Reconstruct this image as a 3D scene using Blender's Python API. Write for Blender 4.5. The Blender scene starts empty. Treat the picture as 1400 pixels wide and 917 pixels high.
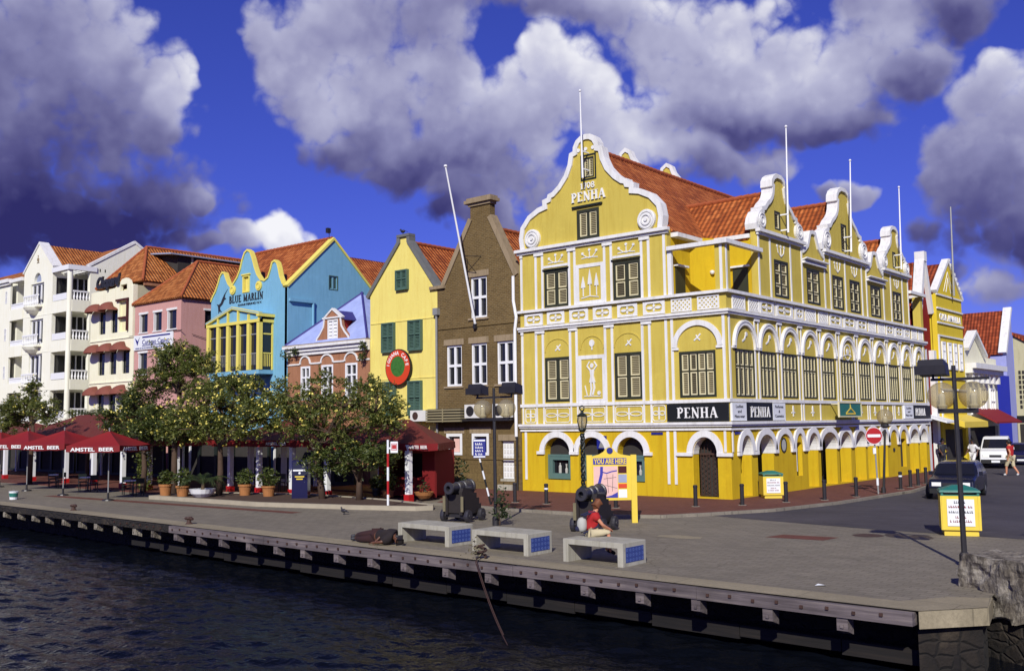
import bpy, bmesh, math, random
from mathutils import Vector, Matrix
from mathutils.geometry import tessellate_polygon
R = math.radians
rnd = random.Random(7)
SC = bpy.context.scene
COL = SC.collection

# ---------------------------------------------------------------- camera
# world axes: X runs along the quay (to the right), Y inland, Z up; quay deck at z = 0
TH, PI_, RO = R(180 - 49.83), R(5.155), R(-0.773)
fw = Vector((math.cos(TH)*math.cos(PI_), math.sin(TH)*math.cos(PI_), math.sin(PI_)))
r0 = Vector((math.sin(TH), -math.cos(TH), 0)); u0 = r0.cross(fw)
rv = r0*math.cos(RO) + u0*math.sin(RO); uv_ = u0*math.cos(RO) - r0*math.sin(RO)
cam = bpy.data.cameras.new('camera'); camo = bpy.data.objects.new('camera', cam); COL.objects.link(camo)
SC.cycles.max_bounces = 6; SC.cycles.diffuse_bounces = 3; SC.cycles.glossy_bounces = 3
camo.matrix_world = Matrix(((rv.x, uv_.x, -fw.x, 0), (rv.y, uv_.y, -fw.y, 0), (rv.z, uv_.z, -fw.z, 3.2), (0, 0, 0, 1)))
cam.sensor_width = 36; cam.sensor_fit = 'HORIZONTAL'; cam.lens = 36*1336/1400
cam.clip_start = 0.2; cam.clip_end = 3000
SC.camera = camo

# ---------------------------------------------------------------- light and exposure
SUN = Vector((0.42, -0.72, 0.55)).normalized()
SC.view_settings.view_transform = 'Standard'; SC.view_settings.look = 'None'
SC.view_settings.exposure = 0.0; SC.view_settings.gamma = 1; SC.view_settings.use_curve_mapping = False
sl = bpy.data.lights.new('sun', 'SUN'); sl.energy = 4.6; sl.angle = R(0.5); sl.color = (1, 0.97, 0.90)
so = bpy.data.objects.new('sun', sl); COL.objects.link(so)
so.rotation_euler = SUN.to_track_quat('Z', 'Y').to_euler()

# ---------------------------------------------------------------- node helpers
class NT:
    """tiny wrapper that chains shader nodes"""
    def __init__(s, nt): s.t = nt
    def n(s, typ, **kw):
        x = s.t.nodes.new(typ)
        for k, v in kw.items(): setattr(x, k, v)
        return x
    def put(s, sock, v):
        if v is None: return
        if isinstance(v, bpy.types.NodeSocket): s.t.links.new(v, sock)
        elif isinstance(v, (tuple, list)) and len(v) == 3 and sock.type == 'RGBA': sock.default_value = (*v, 1)
        else: sock.default_value = v
    def m(s, op, a, b=None, c=None, clamp=False):
        x = s.n('ShaderNodeMath', operation=op, use_clamp=clamp)
        for i, v in enumerate((a, b, c)): s.put(x.inputs[i], v)
        return x.outputs[0]
    def vm(s, op, a, b=None):
        x = s.n('ShaderNodeVectorMath', operation=op)
        s.put(x.inputs[0], a); s.put(x.inputs[1], b)
        return x.outputs['Value'] if op in ('LENGTH', 'DOT_PRODUCT') else x.outputs[0]
    def noise(s, vec, scale, detail=4, rough=.5, dim='3D', out=0, dist=0):
        x = s.n('ShaderNodeTexNoise', noise_dimensions=dim)
        s.put(x.inputs['Vector'], vec); x.inputs['Scale'].default_value = scale
        x.inputs['Detail'].default_value = detail; x.inputs['Roughness'].default_value = rough; x.inputs['Distortion'].default_value = dist
        return x.outputs[out]
    def ramp(s, f, stops):
        x = s.n('ShaderNodeValToRGB'); e = x.color_ramp.elements
        while len(e) < len(stops): e.new(0.5)
        for k, (p, c) in enumerate(stops): e[k].position = p; e[k].color = (*c, 1)
        s.put(x.inputs[0], f); return x.outputs[0]
    def mix(s, f, a, b, bt='MIX'):
        x = s.n('ShaderNodeMix', data_type='RGBA', blend_type=bt)
        s.put(x.inputs[0], f); s.put(x.inputs[6], a); s.put(x.inputs[7], b)
        return x.outputs[2]
    def sc(s, a, k):
        x = s.n('ShaderNodeVectorMath', operation='SCALE'); s.put(x.inputs[0], a); s.put(x.inputs['Scale'], k)
        return x.outputs[0]
    def rng(s, v, a, b, c=0., d=1., smooth=False):
        x = s.n('ShaderNodeMapRange', interpolation_type='SMOOTHSTEP' if smooth else 'LINEAR')
        for i, k in enumerate((v, a, b, c, d)): s.put(x.inputs[i], k)
        return x.outputs[0]
    def comb(s, x, y, z=0):
        q = s.n('ShaderNodeCombineXYZ')
        for i, v in enumerate((x, y, z)): s.put(q.inputs[i], v)
        return q.outputs[0]
    def sep(s, v):
        q = s.n('ShaderNodeSeparateXYZ'); s.put(q.inputs[0], v); return q.outputs

def srgb(r, g, b):
    f = lambda c: (c/255/12.92) if c/255 <= .04045 else ((c/255+.055)/1.055)**2.4
    return (f(r), f(g), f(b))

# ---------------------------------------------------------------- sky: Nishita blue with trade-wind clouds placed by direction
W = bpy.data.worlds.new('World'); SC.world = W; W.use_nodes = True
W.cycles.sampling_method = 'MANUAL'; W.cycles.sample_map_resolution = 256
W.node_tree.nodes.clear(); T = NT(W.node_tree)
sky = T.n('ShaderNodeTexSky', sky_type='NISHITA', sun_disc=False)
sky.sun_elevation = math.asin(SUN.z); sky.sun_rotation = math.atan2(SUN.x, SUN.y)
sky.air_density = 1.0; sky.dust_density = .3; sky.ozone_density = 3.0
STR = 0.08
D = T.n('ShaderNodeTexCoord').outputs['Generated']
dx, dy, dz = T.sep(D)
az = T.m('ARCTAN2', dx, dy); el = T.m('ARCSINE', dz)
w1 = T.noise(D, 5.0, 2, .55, out=1); w2 = T.noise(D, 19.0, 2, .6, out=1)
# cloud puffs: azimuth, elevation, half-width, half-height (radians), whiteness
CLOUDS = [(-1.1692, 0.3416, 0.0953, 0.0636, 0.42), (-1.1318, 0.3532, 0.0638, 0.0749, 0.42), (-1.1484, 0.2669, 0.1086, 0.0786, 0.22), (-1.1525, 0.1935, 0.1449, 0.0711, 0), (-1.0825, 0.1915, 0.0534, 0.0524, 0.04), (-1.0978, 0.292, 0.0469, 0.0524, 0.34), (-1.0785, 0.3139, 0.0315, 0.0337, 0.72), (-1.0593, 0.2923, 0.0203, 0.0337, 0.95), (-1.112, 0.3364, 0.0357, 0.0374, 0.66), (-1.064, 0.258, 0.0263, 0.0359, 0.36), (-1.2385, 0.2812, 0.0935, 0.1497, 0.28), (-1.0258, 0.2087, 0.0122, 0.015, 0.4), (-0.9437, 0.1895, 0.0396, 0.018, 1), (-0.925, 0.1843, 0.0381, 0.0165, 0.9), (-0.9839, 0.1823, 0.0259, 0.015, 0.55), (-0.9017, 0.179, 0.0228, 0.0105, 0.8), (-1.0116, 0.1755, 0.0198, 0.009, 0.4), (-0.9614, 0.3847, 0.0323, 0.0374, 0.62), (-0.9248, 0.3672, 0.0561, 0.0674, 0.6), (-0.873, 0.4038, 0.0977, 0.0524, 0.5), (-0.9024, 0.3204, 0.0552, 0.0374, 0.68), (-0.8352, 0.323, 0.0868, 0.0674, 0.55), (-0.7816, 0.4002, 0.0731, 0.0449, 0.42), (-0.8052, 0.2738, 0.0777, 0.0284, 0.22), (-0.8652, 0.2796, 0.0623, 0.0284, 0.26), (-0.7591, 0.3313, 0.0594, 0.0749, 0.48), (-0.7291, 0.2705, 0.0699, 0.0299, 0.28), (-0.7448, 0.2342, 0.0539, 0.0284, 0.35), (-0.6836, 0.2518, 0.0541, 0.0412, 0.5), (-0.6751, 0.3058, 0.0589, 0.0524, 0.58), (-0.6436, 0.3474, 0.0382, 0.0412, 0.74), (-0.6209, 0.3361, 0.0357, 0.0449, 0.74), (-0.7071, 0.2081, 0.0459, 0.0225, 0.35), (-0.7057, 0.3063, 0.0471, 0.0299, 0.6), (-0.7601, 0.2195, 0.0383, 0.0299, 0.25), (-0.5839, 0.2921, 0.0469, 0.0412, 0.82), (-0.6061, 0.3144, 0.0394, 0.0299, 0.76), (-0.5467, 0.276, 0.0311, 0.0225, 0.7), (-0.5247, 0.264, 0.0388, 0.0225, 0.5), (-0.4737, 0.2536, 0.0541, 0.0225, 0.42), (-0.5104, 0.2489, 0.0541, 0.0225, 0.38), (-0.7041, 0.4173, 0.0655, 0.0299, 0.3), (-0.6191, 0.4117, 0.0653, 0.0299, 0.45), (-0.54, 0.3769, 0.0563, 0.0599, 0.6), (-0.4985, 0.3839, 0.0888, 0.0524, 0.6), (-0.5004, 0.3294, 0.087, 0.0449, 0.6), (-0.4276, 0.3299, 0.087, 0.0524, 0.64), (-0.4119, 0.362, 0.048, 0.0225, 0.7), (-0.371, 0.3339, 0.0555, 0.0449, 0.6), (-0.3292, 0.3517, 0.0399, 0.0449, 0.55), (-0.3112, 0.3097, 0.0393, 0.0254, 0.26), (-0.4723, 0.2924, 0.086, 0.0254, 0.22), (-0.5308, 0.3105, 0.0472, 0.0269, 0.4), (-0.401, 0.2861, 0.078, 0.0254, 0.25), (-0.2757, 0.3629, 0.036, 0.0337, 0.3), (-0.3413, 0.3794, 0.0483, 0.0225, 0.35), (-0.2296, 0.285, 0.0468, 0.0337, 0.62), (-0.2074, 0.2493, 0.0772, 0.0599, 0.5), (-0.2443, 0.2413, 0.0385, 0.0374, 0.45), (-0.2434, 0.2014, 0.0535, 0.0374, 0.3), (-0.2727, 0.1775, 0.0456, 0.0299, 0.16), (-0.2238, 0.1693, 0.0532, 0.0299, 0.16), (-0.2563, 0.132, 0.0302, 0.024, 0.5), (-0.1823, 0.1748, 0.0608, 0.0898, 0.3), (-0.3587, 0.2281, 0.0261, 0.0135, 0.5), (-0.3826, 0.2289, 0.0231, 0.009, 0.4)]

q0 = T.comb(az, el, 0)
wv = T.vm('ADD', T.sc(T.vm('SUBTRACT', w1, (.5, .5, .5)), .11), T.sc(T.vm('SUBTRACT', w2, (.5, .5, .5)), .045))
q = T.vm('ADD', q0, wv)
dens, bsum, wsum = None, None, None
for (a, e, rx, ry, b) in CLOUDS:
    x = T.n('ShaderNodeVectorMath', operation='MULTIPLY_ADD')
    T.put(x.inputs[0], q); x.inputs[1].default_value = (1/rx, 1/ry, 0); x.inputs[2].default_value = (-a/rx, -e/ry, 0)
    f = T.rng(T.vm('DOT_PRODUCT', x.outputs[0], x.outputs[0]), 1.9, 0.1)
    dens = f if dens is None else T.m('MAXIMUM', dens, f)
    g = T.m('MULTIPLY', f, f)
    lb = T.m('ADD', T.vm('DOT_PRODUCT', x.outputs[0], (.10, .20, 0)), b)
    bsum = T.m('MULTIPLY', g, lb) if bsum is None else T.m('MULTIPLY_ADD', g, lb, bsum)
    wsum = T.m('ADD', g, .0001) if wsum is None else T.m('ADD', wsum, g)
bri = T.m('MULTIPLY_ADD', T.m('SUBTRACT', T.m('DIVIDE', bsum, wsum), .48), 1.05, .50)
f1 = T.noise(D, 8.0, 6, .62); f2 = T.noise(T.vm('ADD', D, (.012, -.018, .016)), 8.0, 4, .62)
b1 = T.m('ABSOLUTE', T.m('SUBTRACT', T.noise(D, 21.0, 1, .5), .5)); b2 = T.m('ABSOLUTE', T.m('SUBTRACT', T.noise(D, 52.0, 1, .5), .5))
puff = T.m('SUBTRACT', T.m('MULTIPLY_ADD', b2, 1.4, T.m('MULTIPLY', b1, 2.6)), .42)        # cauliflower billows
fb = T.m('MULTIPLY_ADD', puff, .30, f1)
dd = T.m('MULTIPLY_ADD', T.m('SUBTRACT', fb, .5), 1.7, dens)
cover = T.rng(dd, .38, .88, 0, 1, True)
relief = T.m('MULTIPLY', T.m('SUBTRACT', f1, f2), .75)
rim = T.rng(dd, .5, 1.1, .10, -.04)
bri2 = T.m('ADD', T.m('MULTIPLY_ADD', puff, .16, bri), T.m('ADD', relief, rim), clamp=True)
ccol = T.ramp(bri2, [(0, srgb(46, 43, 98)), (.2, srgb(86, 84, 134)), (.45, srgb(138, 138, 178)), (.7, srgb(186, 187, 214)), (1, srgb(248, 248, 252))])
blue = T.mix(1, sky.outputs[0], (.36, .36, 1.22), 'MULTIPLY')
blue = T.sc(blue, STR)
full = T.mix(T.m('MULTIPLY', cover, .97), blue, ccol)
bg = T.n('ShaderNodeBackground'); T.put(bg.inputs[0], T.sc(full, 1/STR)); bg.inputs[1].default_value = STR
T.t.links.new(bg.outputs[0], T.n('ShaderNodeOutputWorld').inputs[0])

# ---------------------------------------------------------------- materials
MATS = {}
def newmat(name):
    m = bpy.data.materials.new(name); m.use_nodes = True
    t = NT(m.node_tree); b = m.node_tree.nodes['Principled BSDF']
    MATS[name] = m
    return m, t, b
def bump(t, b, h, strength=.3, dist=.02):
    x = t.n('ShaderNodeBump'); t.put(x.inputs['Height'], h); x.inputs['Strength'].default_value = strength; x.inputs['Distance'].default_value = dist
    t.t.links.new(x.outputs[0], b.inputs['Normal'])
def oco(t): return t.n('ShaderNodeTexCoord').outputs['Object']
def uvc(t): return t.n('ShaderNodeTexCoord').outputs['UV']
def flat(name, col, rough=.6, var=.12, scale=3., metal=0., spec=.5):
    m, t, b = newmat(name); o = oco(t)
    c = t.mix(t.noise(o, scale, 5, .6), tuple(x*(1-var) for x in col), tuple(min(1, x*(1+var)) for x in col))
    t.put(b.inputs['Base Color'], c); b.inputs['Roughness'].default_value = rough; b.inputs['Metallic'].default_value = metal
    b.inputs['Specular IOR Level'].default_value = spec
    return m
def plaster(name, col, stain=(.55, .5, .42), amt=.35, rough=.85):
    amt = min(.8, amt*1.5)
    m, t, b = newmat(name); o = oco(t)
    mp = t.n('ShaderNodeMapping'); mp.inputs['Scale'].default_value = (2.2, 2.2, .22); t.put(mp.inputs[0], o)
    streak = t.rng(t.noise(mp.outputs[0], 2.6, 7, .68), .48, .68)
    blot = t.noise(o, .7, 5, .6)
    c = t.mix(blot, tuple(x*.88 for x in col), tuple(min(.85, x*1.08) for x in col))
    c = t.mix(t.m('MULTIPLY', streak, amt), c, tuple(a*s_ for a, s_ in zip(col, stain)))
    c = t.mix(t.rng(t.noise(o, 1.7, 6, .72), .56, .66, 0, amt*.55), c, tuple(min(.85, x*1.22) for x in col))
    fine = t.noise(o, 22, 4, .6)
    c = t.mix(t.rng(t.noise(o, 7, 5, .75), .58, .74, 0, .4), c, tuple(x*.8 for x in col))
    t.put(b.inputs['Base Color'], c); b.inputs['Roughness'].default_value = rough; b.inputs['Specular IOR Level'].default_value = .25
    bump(t, b, fine, .25, .012)
    return m
def rooftile(name, c1, c2, c3, tw=.25, th=.34):
    """clay pantiles: UV is metres along the eave / up the slope"""
    m, t, b = newmat(name); u, v, _ = t.sep(uvc(t))
    un, vn = t.m('DIVIDE', u, tw), t.m('DIVIDE', v, th)
    fu, fv = t.m('FRACT', un), t.m('FRACT', vn)
    cell = t.comb(t.m('FLOOR', un), t.m('FLOOR', vn), 0)
    wn = t.n('ShaderNodeTexWhiteNoise', noise_dimensions='3D'); t.put(wn.inputs['Vector'], cell)
    big = t.noise(oco(t), .8, 4, .6)
    f = t.m('ADD', t.m('MULTIPLY', wn.outputs[0], .65), t.m('MULTIPLY', big, .4))
    c = t.ramp(f, [(.1, c1), (.5, c2), (.95, c3)])
    s = t.m('SINE', t.m('MULTIPLY', fu, math.pi*2))
    hgt = t.m('ADD', t.m('MULTIPLY', s, .5), t.m('MULTIPLY', t.m('SUBTRACT', 1, fv), .9))
    c = t.mix(t.rng(s, -.2, -1, 0, .55), c, tuple(x*.35 for x in c1))
    gap = t.m('MULTIPLY', t.rng(fv, .0, .16, 1, 0), 1.2, clamp=True)     # the dark joint under each lap
    c = t.mix(t.m('MULTIPLY', gap, .6), c, tuple(x*.25 for x in c1))
    t.put(b.inputs['Base Color'], c); b.inputs['Roughness'].default_value = .8; b.inputs['Specular IOR Level'].default_value = .3
    bump(t, b, hgt, 1.0, .06)
    return m
def brickmat(name, c1, c2, mortar, w=.24, h=.085, ms=.012, bmp=.5):
    m, t, b = newmat(name)
    x = t.n('ShaderNodeTexBrick'); t.put(x.inputs['Vector'], uvc(t)); x.inputs['Scale'].default_value = 1
    for k, v in (('Color1', c1), ('Color2', c2), ('Mortar', mortar)): x.inputs[k].default_value = (*v, 1)
    x.inputs['Mortar Size'].default_value = ms; x.inputs['Brick Width'].default_value = w; x.inputs['Row Height'].default_value = h; x.inputs['Mortar Smooth'].default_value = .2
    o = oco(t); big = t.noise(o, .9, 5, .65)
    c = t.mix(t.rng(big, .35, .7, .0, .55), x.outputs[0], tuple(q*.55 for q in c1))
    c = t.mix(t.rng(t.noise(o, 11, 5, .75), .46, .66, 0, .6), c, tuple(min(1, q*1.7) for q in c2))
    c = t.mix(t.rng(t.noise(o, 17, 4, .75), .52, .68, 0, .5), c, tuple(q*.45 for q in c1))
    t.put(b.inputs['Base Color'], c); b.inputs['Roughness'].default_value = .9; b.inputs['Specular IOR Level'].default_value = .2
    bump(t, b, t.m('SUBTRACT', 1, x.outputs['Fac']), bmp, .012)
    return m
def ground(name, c1, c2, bw, bh, rough=.85, joint=.45, patch=.35):
    m, t, b = newmat(name); o = oco(t)
    x = t.n('ShaderNodeTexBrick'); t.put(x.inputs['Vector'], o); x.inputs['Scale'].default_value = 1
    x.inputs['Brick Width'].default_value = bw; x.inputs['Row Height'].default_value = bh; x.inputs['Mortar Size'].default_value = .012
    x.inputs['Color1'].default_value = (*c1, 1); x.inputs['Color2'].default_value = (*c2, 1); x.inputs['Mortar'].default_value = (*[q*joint for q in c1], 1)
    big = t.noise(o, .22, 6, .65); mid = t.noise(o, 1.7, 5, .7)
    c = t.mix(t.rng(big, .40, .62, 0, patch*1.35), x.outputs[0], tuple(q*.55 for q in c1))
    vo = t.n('ShaderNodeTexVoronoi', feature='DISTANCE_TO_EDGE'); t.put(vo.inputs['Vector'], t.vm('ADD', o, t.sc(t.noise(o, .5, 4, out=1), 2.2))); vo.inputs['Scale'].default_value = .16
    c = t.mix(t.rng(vo.outputs[0], 0, .006, .6, 0), c, tuple(q*.3 for q in c1))
    mp2 = t.n('ShaderNodeMapping'); mp2.inputs['Scale'].default_value = (.12, 1.6, 1); mp2.inputs['Rotation'].default_value = (0, 0, R(8)); t.put(mp2.inputs[0], o)
    c = t.mix(t.rng(t.noise(mp2.outputs[0], .8, 5, .6), .54, .7, 0, .38), c, tuple(q*.5 for q in c1))
    c = t.mix(t.rng(mid, .52, .70, 0, .42), c, tuple(min(1, q*1.5) for q in c2))
    c = t.mix(t.rng(t.noise(o, 16, 4, .8), .40, .66, .0, .5), c, tuple(q*.5 for q in c1))
    spot = t.rng(t.noise(o, 5.5, 2, .5), .70, .76, 0, .5)
    c = t.mix(spot, c, tuple(q*.4 for q in c1))
    t.put(b.inputs['Base Color'], c); b.inputs['Roughness'].default_value = rough; b.inputs['Specular IOR Level'].default_value = .3
    bump(t, b, t.m('ADD', t.m('MULTIPLY', x.outputs['Fac'], -.5), t.noise(o, 30, 3, .7)), .35, .01)
    return m
def leafmat(name, cols, trans=.25):
    m, t, b = newmat(name)
    rp = t.n('ShaderNodeNewGeometry').outputs['Random Per Island']
    n = t.noise(oco(t), 1.3, 2)
    f = t.m('ADD', t.m('MULTIPLY', rp, .7), t.m('MULTIPLY', n, .35))
    t.put(b.inputs['Base Color'], t.ramp(f, [(.1, cols[0]), (.45, cols[1]), (.75, cols[2]), (.95, cols[3])]))
    b.inputs['Roughness'].default_value = .45; b.inputs['Specular IOR Level'].default_value = .45
    tr = t.n('ShaderNodeBsdfTranslucent'); tr.inputs[0].default_value = (cols[2][0]*1.4, cols[2][1]*1.5, cols[2][2], 1)
    ms = t.n('ShaderNodeMixShader'); ms.inputs[0].default_value = trans
    t.t.links.new(b.outputs[0], ms.inputs[1]); t.t.links.new(tr.outputs[0], ms.inputs[2])
    t.t.links.new(ms.outputs[0], m.node_tree.nodes['Material Output'].inputs[0])
    return m

M_ = MATS
plaster('penha_low', srgb(204, 171, 28), (.75, .62, .4), .35)
plaster('penha_up', srgb(199, 178, 80), (.75, .68, .5), .3)
plaster('white_trim', (.76, .75, .71), (.62, .60, .56), .32, .75)
plaster('cream', srgb(238, 226, 178), (.8, .76, .66), .3)
plaster('cream_pale', srgb(240, 232, 200), (.8, .78, .72), .28)
plaster('hotel_white', srgb(244, 240, 214), (.8, .79, .74), .28)
plaster('pink', srgb(198, 150, 140), (.8, .72, .68), .3)
plaster('sky_blue', srgb(120, 172, 196), (.75, .8, .82), .4)
plaster('terracotta', srgb(162, 114, 84), (.72, .66, .6), .5)
plaster('pale_yellow', srgb(234, 214, 116), (.8, .74, .6), .35)
plaster('lemon', srgb(226, 210, 104), (.85, .8, .6), .25)
plaster('oxblood', srgb(134, 26, 22), (.7, .7, .7), .2)
plaster('lavender', srgb(158, 162, 208), (.8, .8, .85), .25)
plaster('royal_blue', srgb(44, 56, 176), (.8, .8, .8), .2)
plaster('street_yellow', srgb(218, 192, 52), (.8, .7, .5), .25)
plaster('stucco_grey', srgb(190, 184, 150), (.7, .68, .6), .4)
plaster('concrete', srgb(168, 164, 148), (.6, .58, .52), .6)
plaster('cement_trim', srgb(150, 132, 104), (.6, .58, .5), .5)
brickmat('brown_brick', srgb(118, 96, 58), srgb(90, 72, 42), srgb(134, 118, 86), ms=.014, bmp=.8)
brickmat('dark_render', srgb(112, 94, 60), srgb(104, 86, 54), srgb(86, 70, 44), 1.4, .42, .012, .3)
rooftile('tile_orange', srgb(130, 72, 30), srgb(174, 102, 46), srgb(200, 130, 70))
rooftile('tile_red', srgb(128, 62, 26), srgb(172, 90, 38), srgb(200, 118, 60))
rooftile('tile_street', srgb(108, 44, 22), srgb(146, 64, 32), srgb(168, 82, 46))
flat('ridge_clay', srgb(156, 80, 40), .8, .3, 4)
flat('shutter_dark', srgb(44, 46, 28), .6, .2)
flat('shutter_cream', srgb(214, 204, 160), .6, .12)
flat('louvre', srgb(140, 130, 98), .6, .15)
flat('louvre_dark', srgb(92, 84, 62), .7, .2)
flat('cloth_wine', srgb(46, 19, 19), .9, .25, 8)
flat('louvre_back', srgb(70, 64, 46), .8, .2)
flat('shutter_teal', srgb(72, 98, 84), .6, .25)
flat('teal_frame', srgb(84, 112, 106), .5, .15)
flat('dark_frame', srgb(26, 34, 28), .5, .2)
flat('glass_dark', (.012, .012, .015), .08, .3, 2, 0, .6)
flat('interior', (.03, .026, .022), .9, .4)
flat('iron', (.022, .020, .020), .45, .4, 6)
flat('cannon_iron', (.030, .028, .033), .42, .4, 9)
flat('rust_iron', srgb(66, 44, 34), .7, .5, 9)
flat('sign_black', srgb(22, 24, 20), .5, .1)
flat('white_paint', (.78, .78, .76), .5, .06)
flat('sign_white', srgb(226, 228, 226), .5, .05)
flat('text_white', (.80, .79, .74), .6, .03)
flat('text_black', (.02, .02, .025), .6, .1)
flat('text_blue', srgb(40, 40, 120), .6, .05)
flat('purple_roof', srgb(156, 168, 212), .55, .34, 1.6)
flat('carriage_black', srgb(34, 27, 24), .7, .4, 7)
flat('purple_tile', srgb(60, 56, 120), .6, .5, 9)
flat('slate_sheet', srgb(150, 158, 180), .5, .15)
flat('slate_cope', srgb(104, 104, 100), .8, .3)
flat('awning_brown', srgb(122, 66, 50), .8, .2, 5)
flat('canvas_red', srgb(124, 14, 13), .75, .14, 3)
flat('canvas_dark', srgb(96, 32, 20), .8, .2, 2)
flat('valance_red', srgb(116, 14, 16), .75, .1, 3)
flat('paint_red', srgb(170, 22, 24), .5, .15)
flat('paint_yellow', srgb(224, 196, 64), .5, .1)
flat('paint_green', srgb(40, 110, 96), .5, .15)
flat('paint_blue', srgb(28, 36, 120), .45, .15)
flat('terracotta_pot', srgb(158, 104, 56), .85, .35, 5)
flat('bark', srgb(74, 56, 42), .9, .4, 8)
flat('palm_bark', srgb(96, 78, 56), .9, .4, 8)
flat('soil', srgb(70, 50, 36), .95, .4, 8)
flat('globe_glass', srgb(176, 166, 128), .12, .12, 2)
flat('metal_grey', srgb(140, 140, 136), .45, .2, 4, .1)
flat('ac_white', srgb(214, 212, 204), .5, .1)
flat('rubber', (.012, .012, .012), .8, .2)
flat('chrome', (.6, .6, .6), .2, .1, 3, 1.)
flat('lamp_glass', srgb(235, 235, 225), .15, .05)
flat('amber', srgb(240, 150, 30), .3, .05)
flat('tail_red', srgb(160, 20, 20), .3, .05)
flat('car_dark', (.010, .011, .018), .18, .2, 2, 0, .7)
flat('van_white', (.75, .75, .73), .35, .04)
flat('car_blue', srgb(22, 22, 60), .25, .1)
flat('plastic_blue', srgb(50, 40, 190), .35, .1)
flat('tile_blue', srgb(48, 66, 128), .4, .6, 38)
flat('tile_motif', srgb(104, 124, 176), .4, .4, 30)
flat('skin_tan', srgb(196, 132, 98), .55, .08)
flat('skin_brown', srgb(92, 58, 40), .55, .1)
flat('hair_brown', srgb(112, 66, 36), .7, .3, 12)
flat('hair_black', (.015, .012, .012), .6, .3, 12)
flat('cloth_red', srgb(164, 26, 26), .85, .15, 8)
flat('cloth_khaki', srgb(188, 176, 140), .9, .12, 8)
flat('cloth_dark', srgb(30, 21, 21), .9, .3, 8)
flat('cloth_maroon', srgb(70, 24, 24), .9, .25, 8)
flat('cloth_grey', srgb(170, 170, 160), .9, .15, 8)
flat('cloth_navy', srgb(30, 32, 60), .9, .2, 8)
flat('cloth_white', srgb(220, 218, 214), .9, .05, 8)
flat('map_pink', srgb(222, 180, 168), .6, .12, 6)
flat('map_blue', srgb(48, 50, 150), .6, .08)
flat('sign_orange', srgb(206, 66, 26), .5, .2, 3)
flat('sign_green', srgb(60, 110, 40), .5, .45, 6)
flat('rope', srgb(60, 40, 32), .9, .3, 14)
flat('kerb_white', srgb(160, 150, 128), .85, .25, 2.5)
flat('blossom', srgb(224, 210, 104), .6, .15, 3)
flat('straw', srgb(112, 104, 78), .9, .3, 8)
leafmat('leaf_olive', [(.026, .044, .009), (.095, .120, .022), (.18, .195, .045), (.30, .28, .075)], .32)
leafmat('leaf_dark', [(.014, .027, .007), (.052, .076, .016), (.115, .138, .032), (.21, .21, .055)], .3)
leafmat('leaf_palm', [(.012, .022, .008), (.03, .05, .015), (.06, .085, .025), (.10, .12, .04)])
ground('quay_pavers', srgb(137, 128, 111), srgb(122, 114, 98), .42, .21)
ground('asphalt', srgb(80, 75, 78), srgb(74, 70, 73), 9., 9., .8, .9, .6)
ground('brick_paving', srgb(122, 74, 60), srgb(104, 62, 52), .24, .12)
ground('stone_coping', srgb(160, 148, 120), srgb(148, 137, 112), 2.6, .9)
ground('kerbstone', srgb(146, 138, 122), srgb(132, 124, 108), .9, .5)

def weathered(name, c1, c2, c3):
    m, t, b = newmat(name); o = oco(t)
    mp = t.n('ShaderNodeMapping'); mp.inputs['Scale'].default_value = (.35, 5, 9); t.put(mp.inputs[0], o)
    g = t.noise(mp.outputs[0], 1.6, 7, .65)
    c = t.ramp(g, [(.25, c1), (.5, c2), (.75, c3)])
    c = t.mix(t.rng(t.noise(o, .6, 4, .6), .45, .7, 0, .6), c, tuple(x*.5 for x in c1))
    t.put(b.inputs['Base Color'], c); b.inputs['Roughness'].default_value = .85
    bump(t, b, g, .5, .02)
weathered('timber_grey', srgb(66, 58, 58), srgb(104, 94, 94), srgb(140, 128, 120))
weathered('wet_timber', srgb(13, 10, 9), srgb(22, 17, 14), srgb(40, 32, 25))
weathered('timber_dark', srgb(28, 20, 17), srgb(44, 32, 26), srgb(68, 52, 42))
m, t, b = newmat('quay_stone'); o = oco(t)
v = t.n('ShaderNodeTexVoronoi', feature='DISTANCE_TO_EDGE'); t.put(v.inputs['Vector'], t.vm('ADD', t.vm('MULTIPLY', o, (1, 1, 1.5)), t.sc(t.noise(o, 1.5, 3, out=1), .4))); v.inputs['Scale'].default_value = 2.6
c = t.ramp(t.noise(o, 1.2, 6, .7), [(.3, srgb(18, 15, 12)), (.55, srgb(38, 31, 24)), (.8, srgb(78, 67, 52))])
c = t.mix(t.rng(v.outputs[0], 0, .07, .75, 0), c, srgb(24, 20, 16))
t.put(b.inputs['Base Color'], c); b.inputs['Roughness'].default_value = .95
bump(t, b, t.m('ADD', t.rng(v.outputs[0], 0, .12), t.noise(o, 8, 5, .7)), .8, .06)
m, t, b = newmat('rough_stone'); o = oco(t)
n1 = t.noise(o, 2.4, 8, .72); n2 = t.noise(t.vm('MULTIPLY', o, (1, 1, .35)), 5, 5, .7)
c = t.ramp(n1, [(.3, srgb(54, 47, 40)), (.48, srgb(122, 113, 98)), (.72, srgb(190, 182, 164))])
c = t.mix(t.rng(n2, .5, .62, 0, .75), c, srgb(52, 44, 38))
t.put(b.inputs['Base Color'], c); b.inputs['Roughness'].default_value = .95
bump(t, b, t.m('ADD', n1, n2), .9, .08)
m, t, b = newmat('harbour_water'); o = oco(t)
h = t.noise(o, 9, 3, .55)
b.inputs['Base Color'].default_value = (.003, .004, .007, 1); b.inputs['Roughness'].default_value = .05; b.inputs['IOR'].default_value = 1.15
bump(t, b, h, .8, .035)

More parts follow.
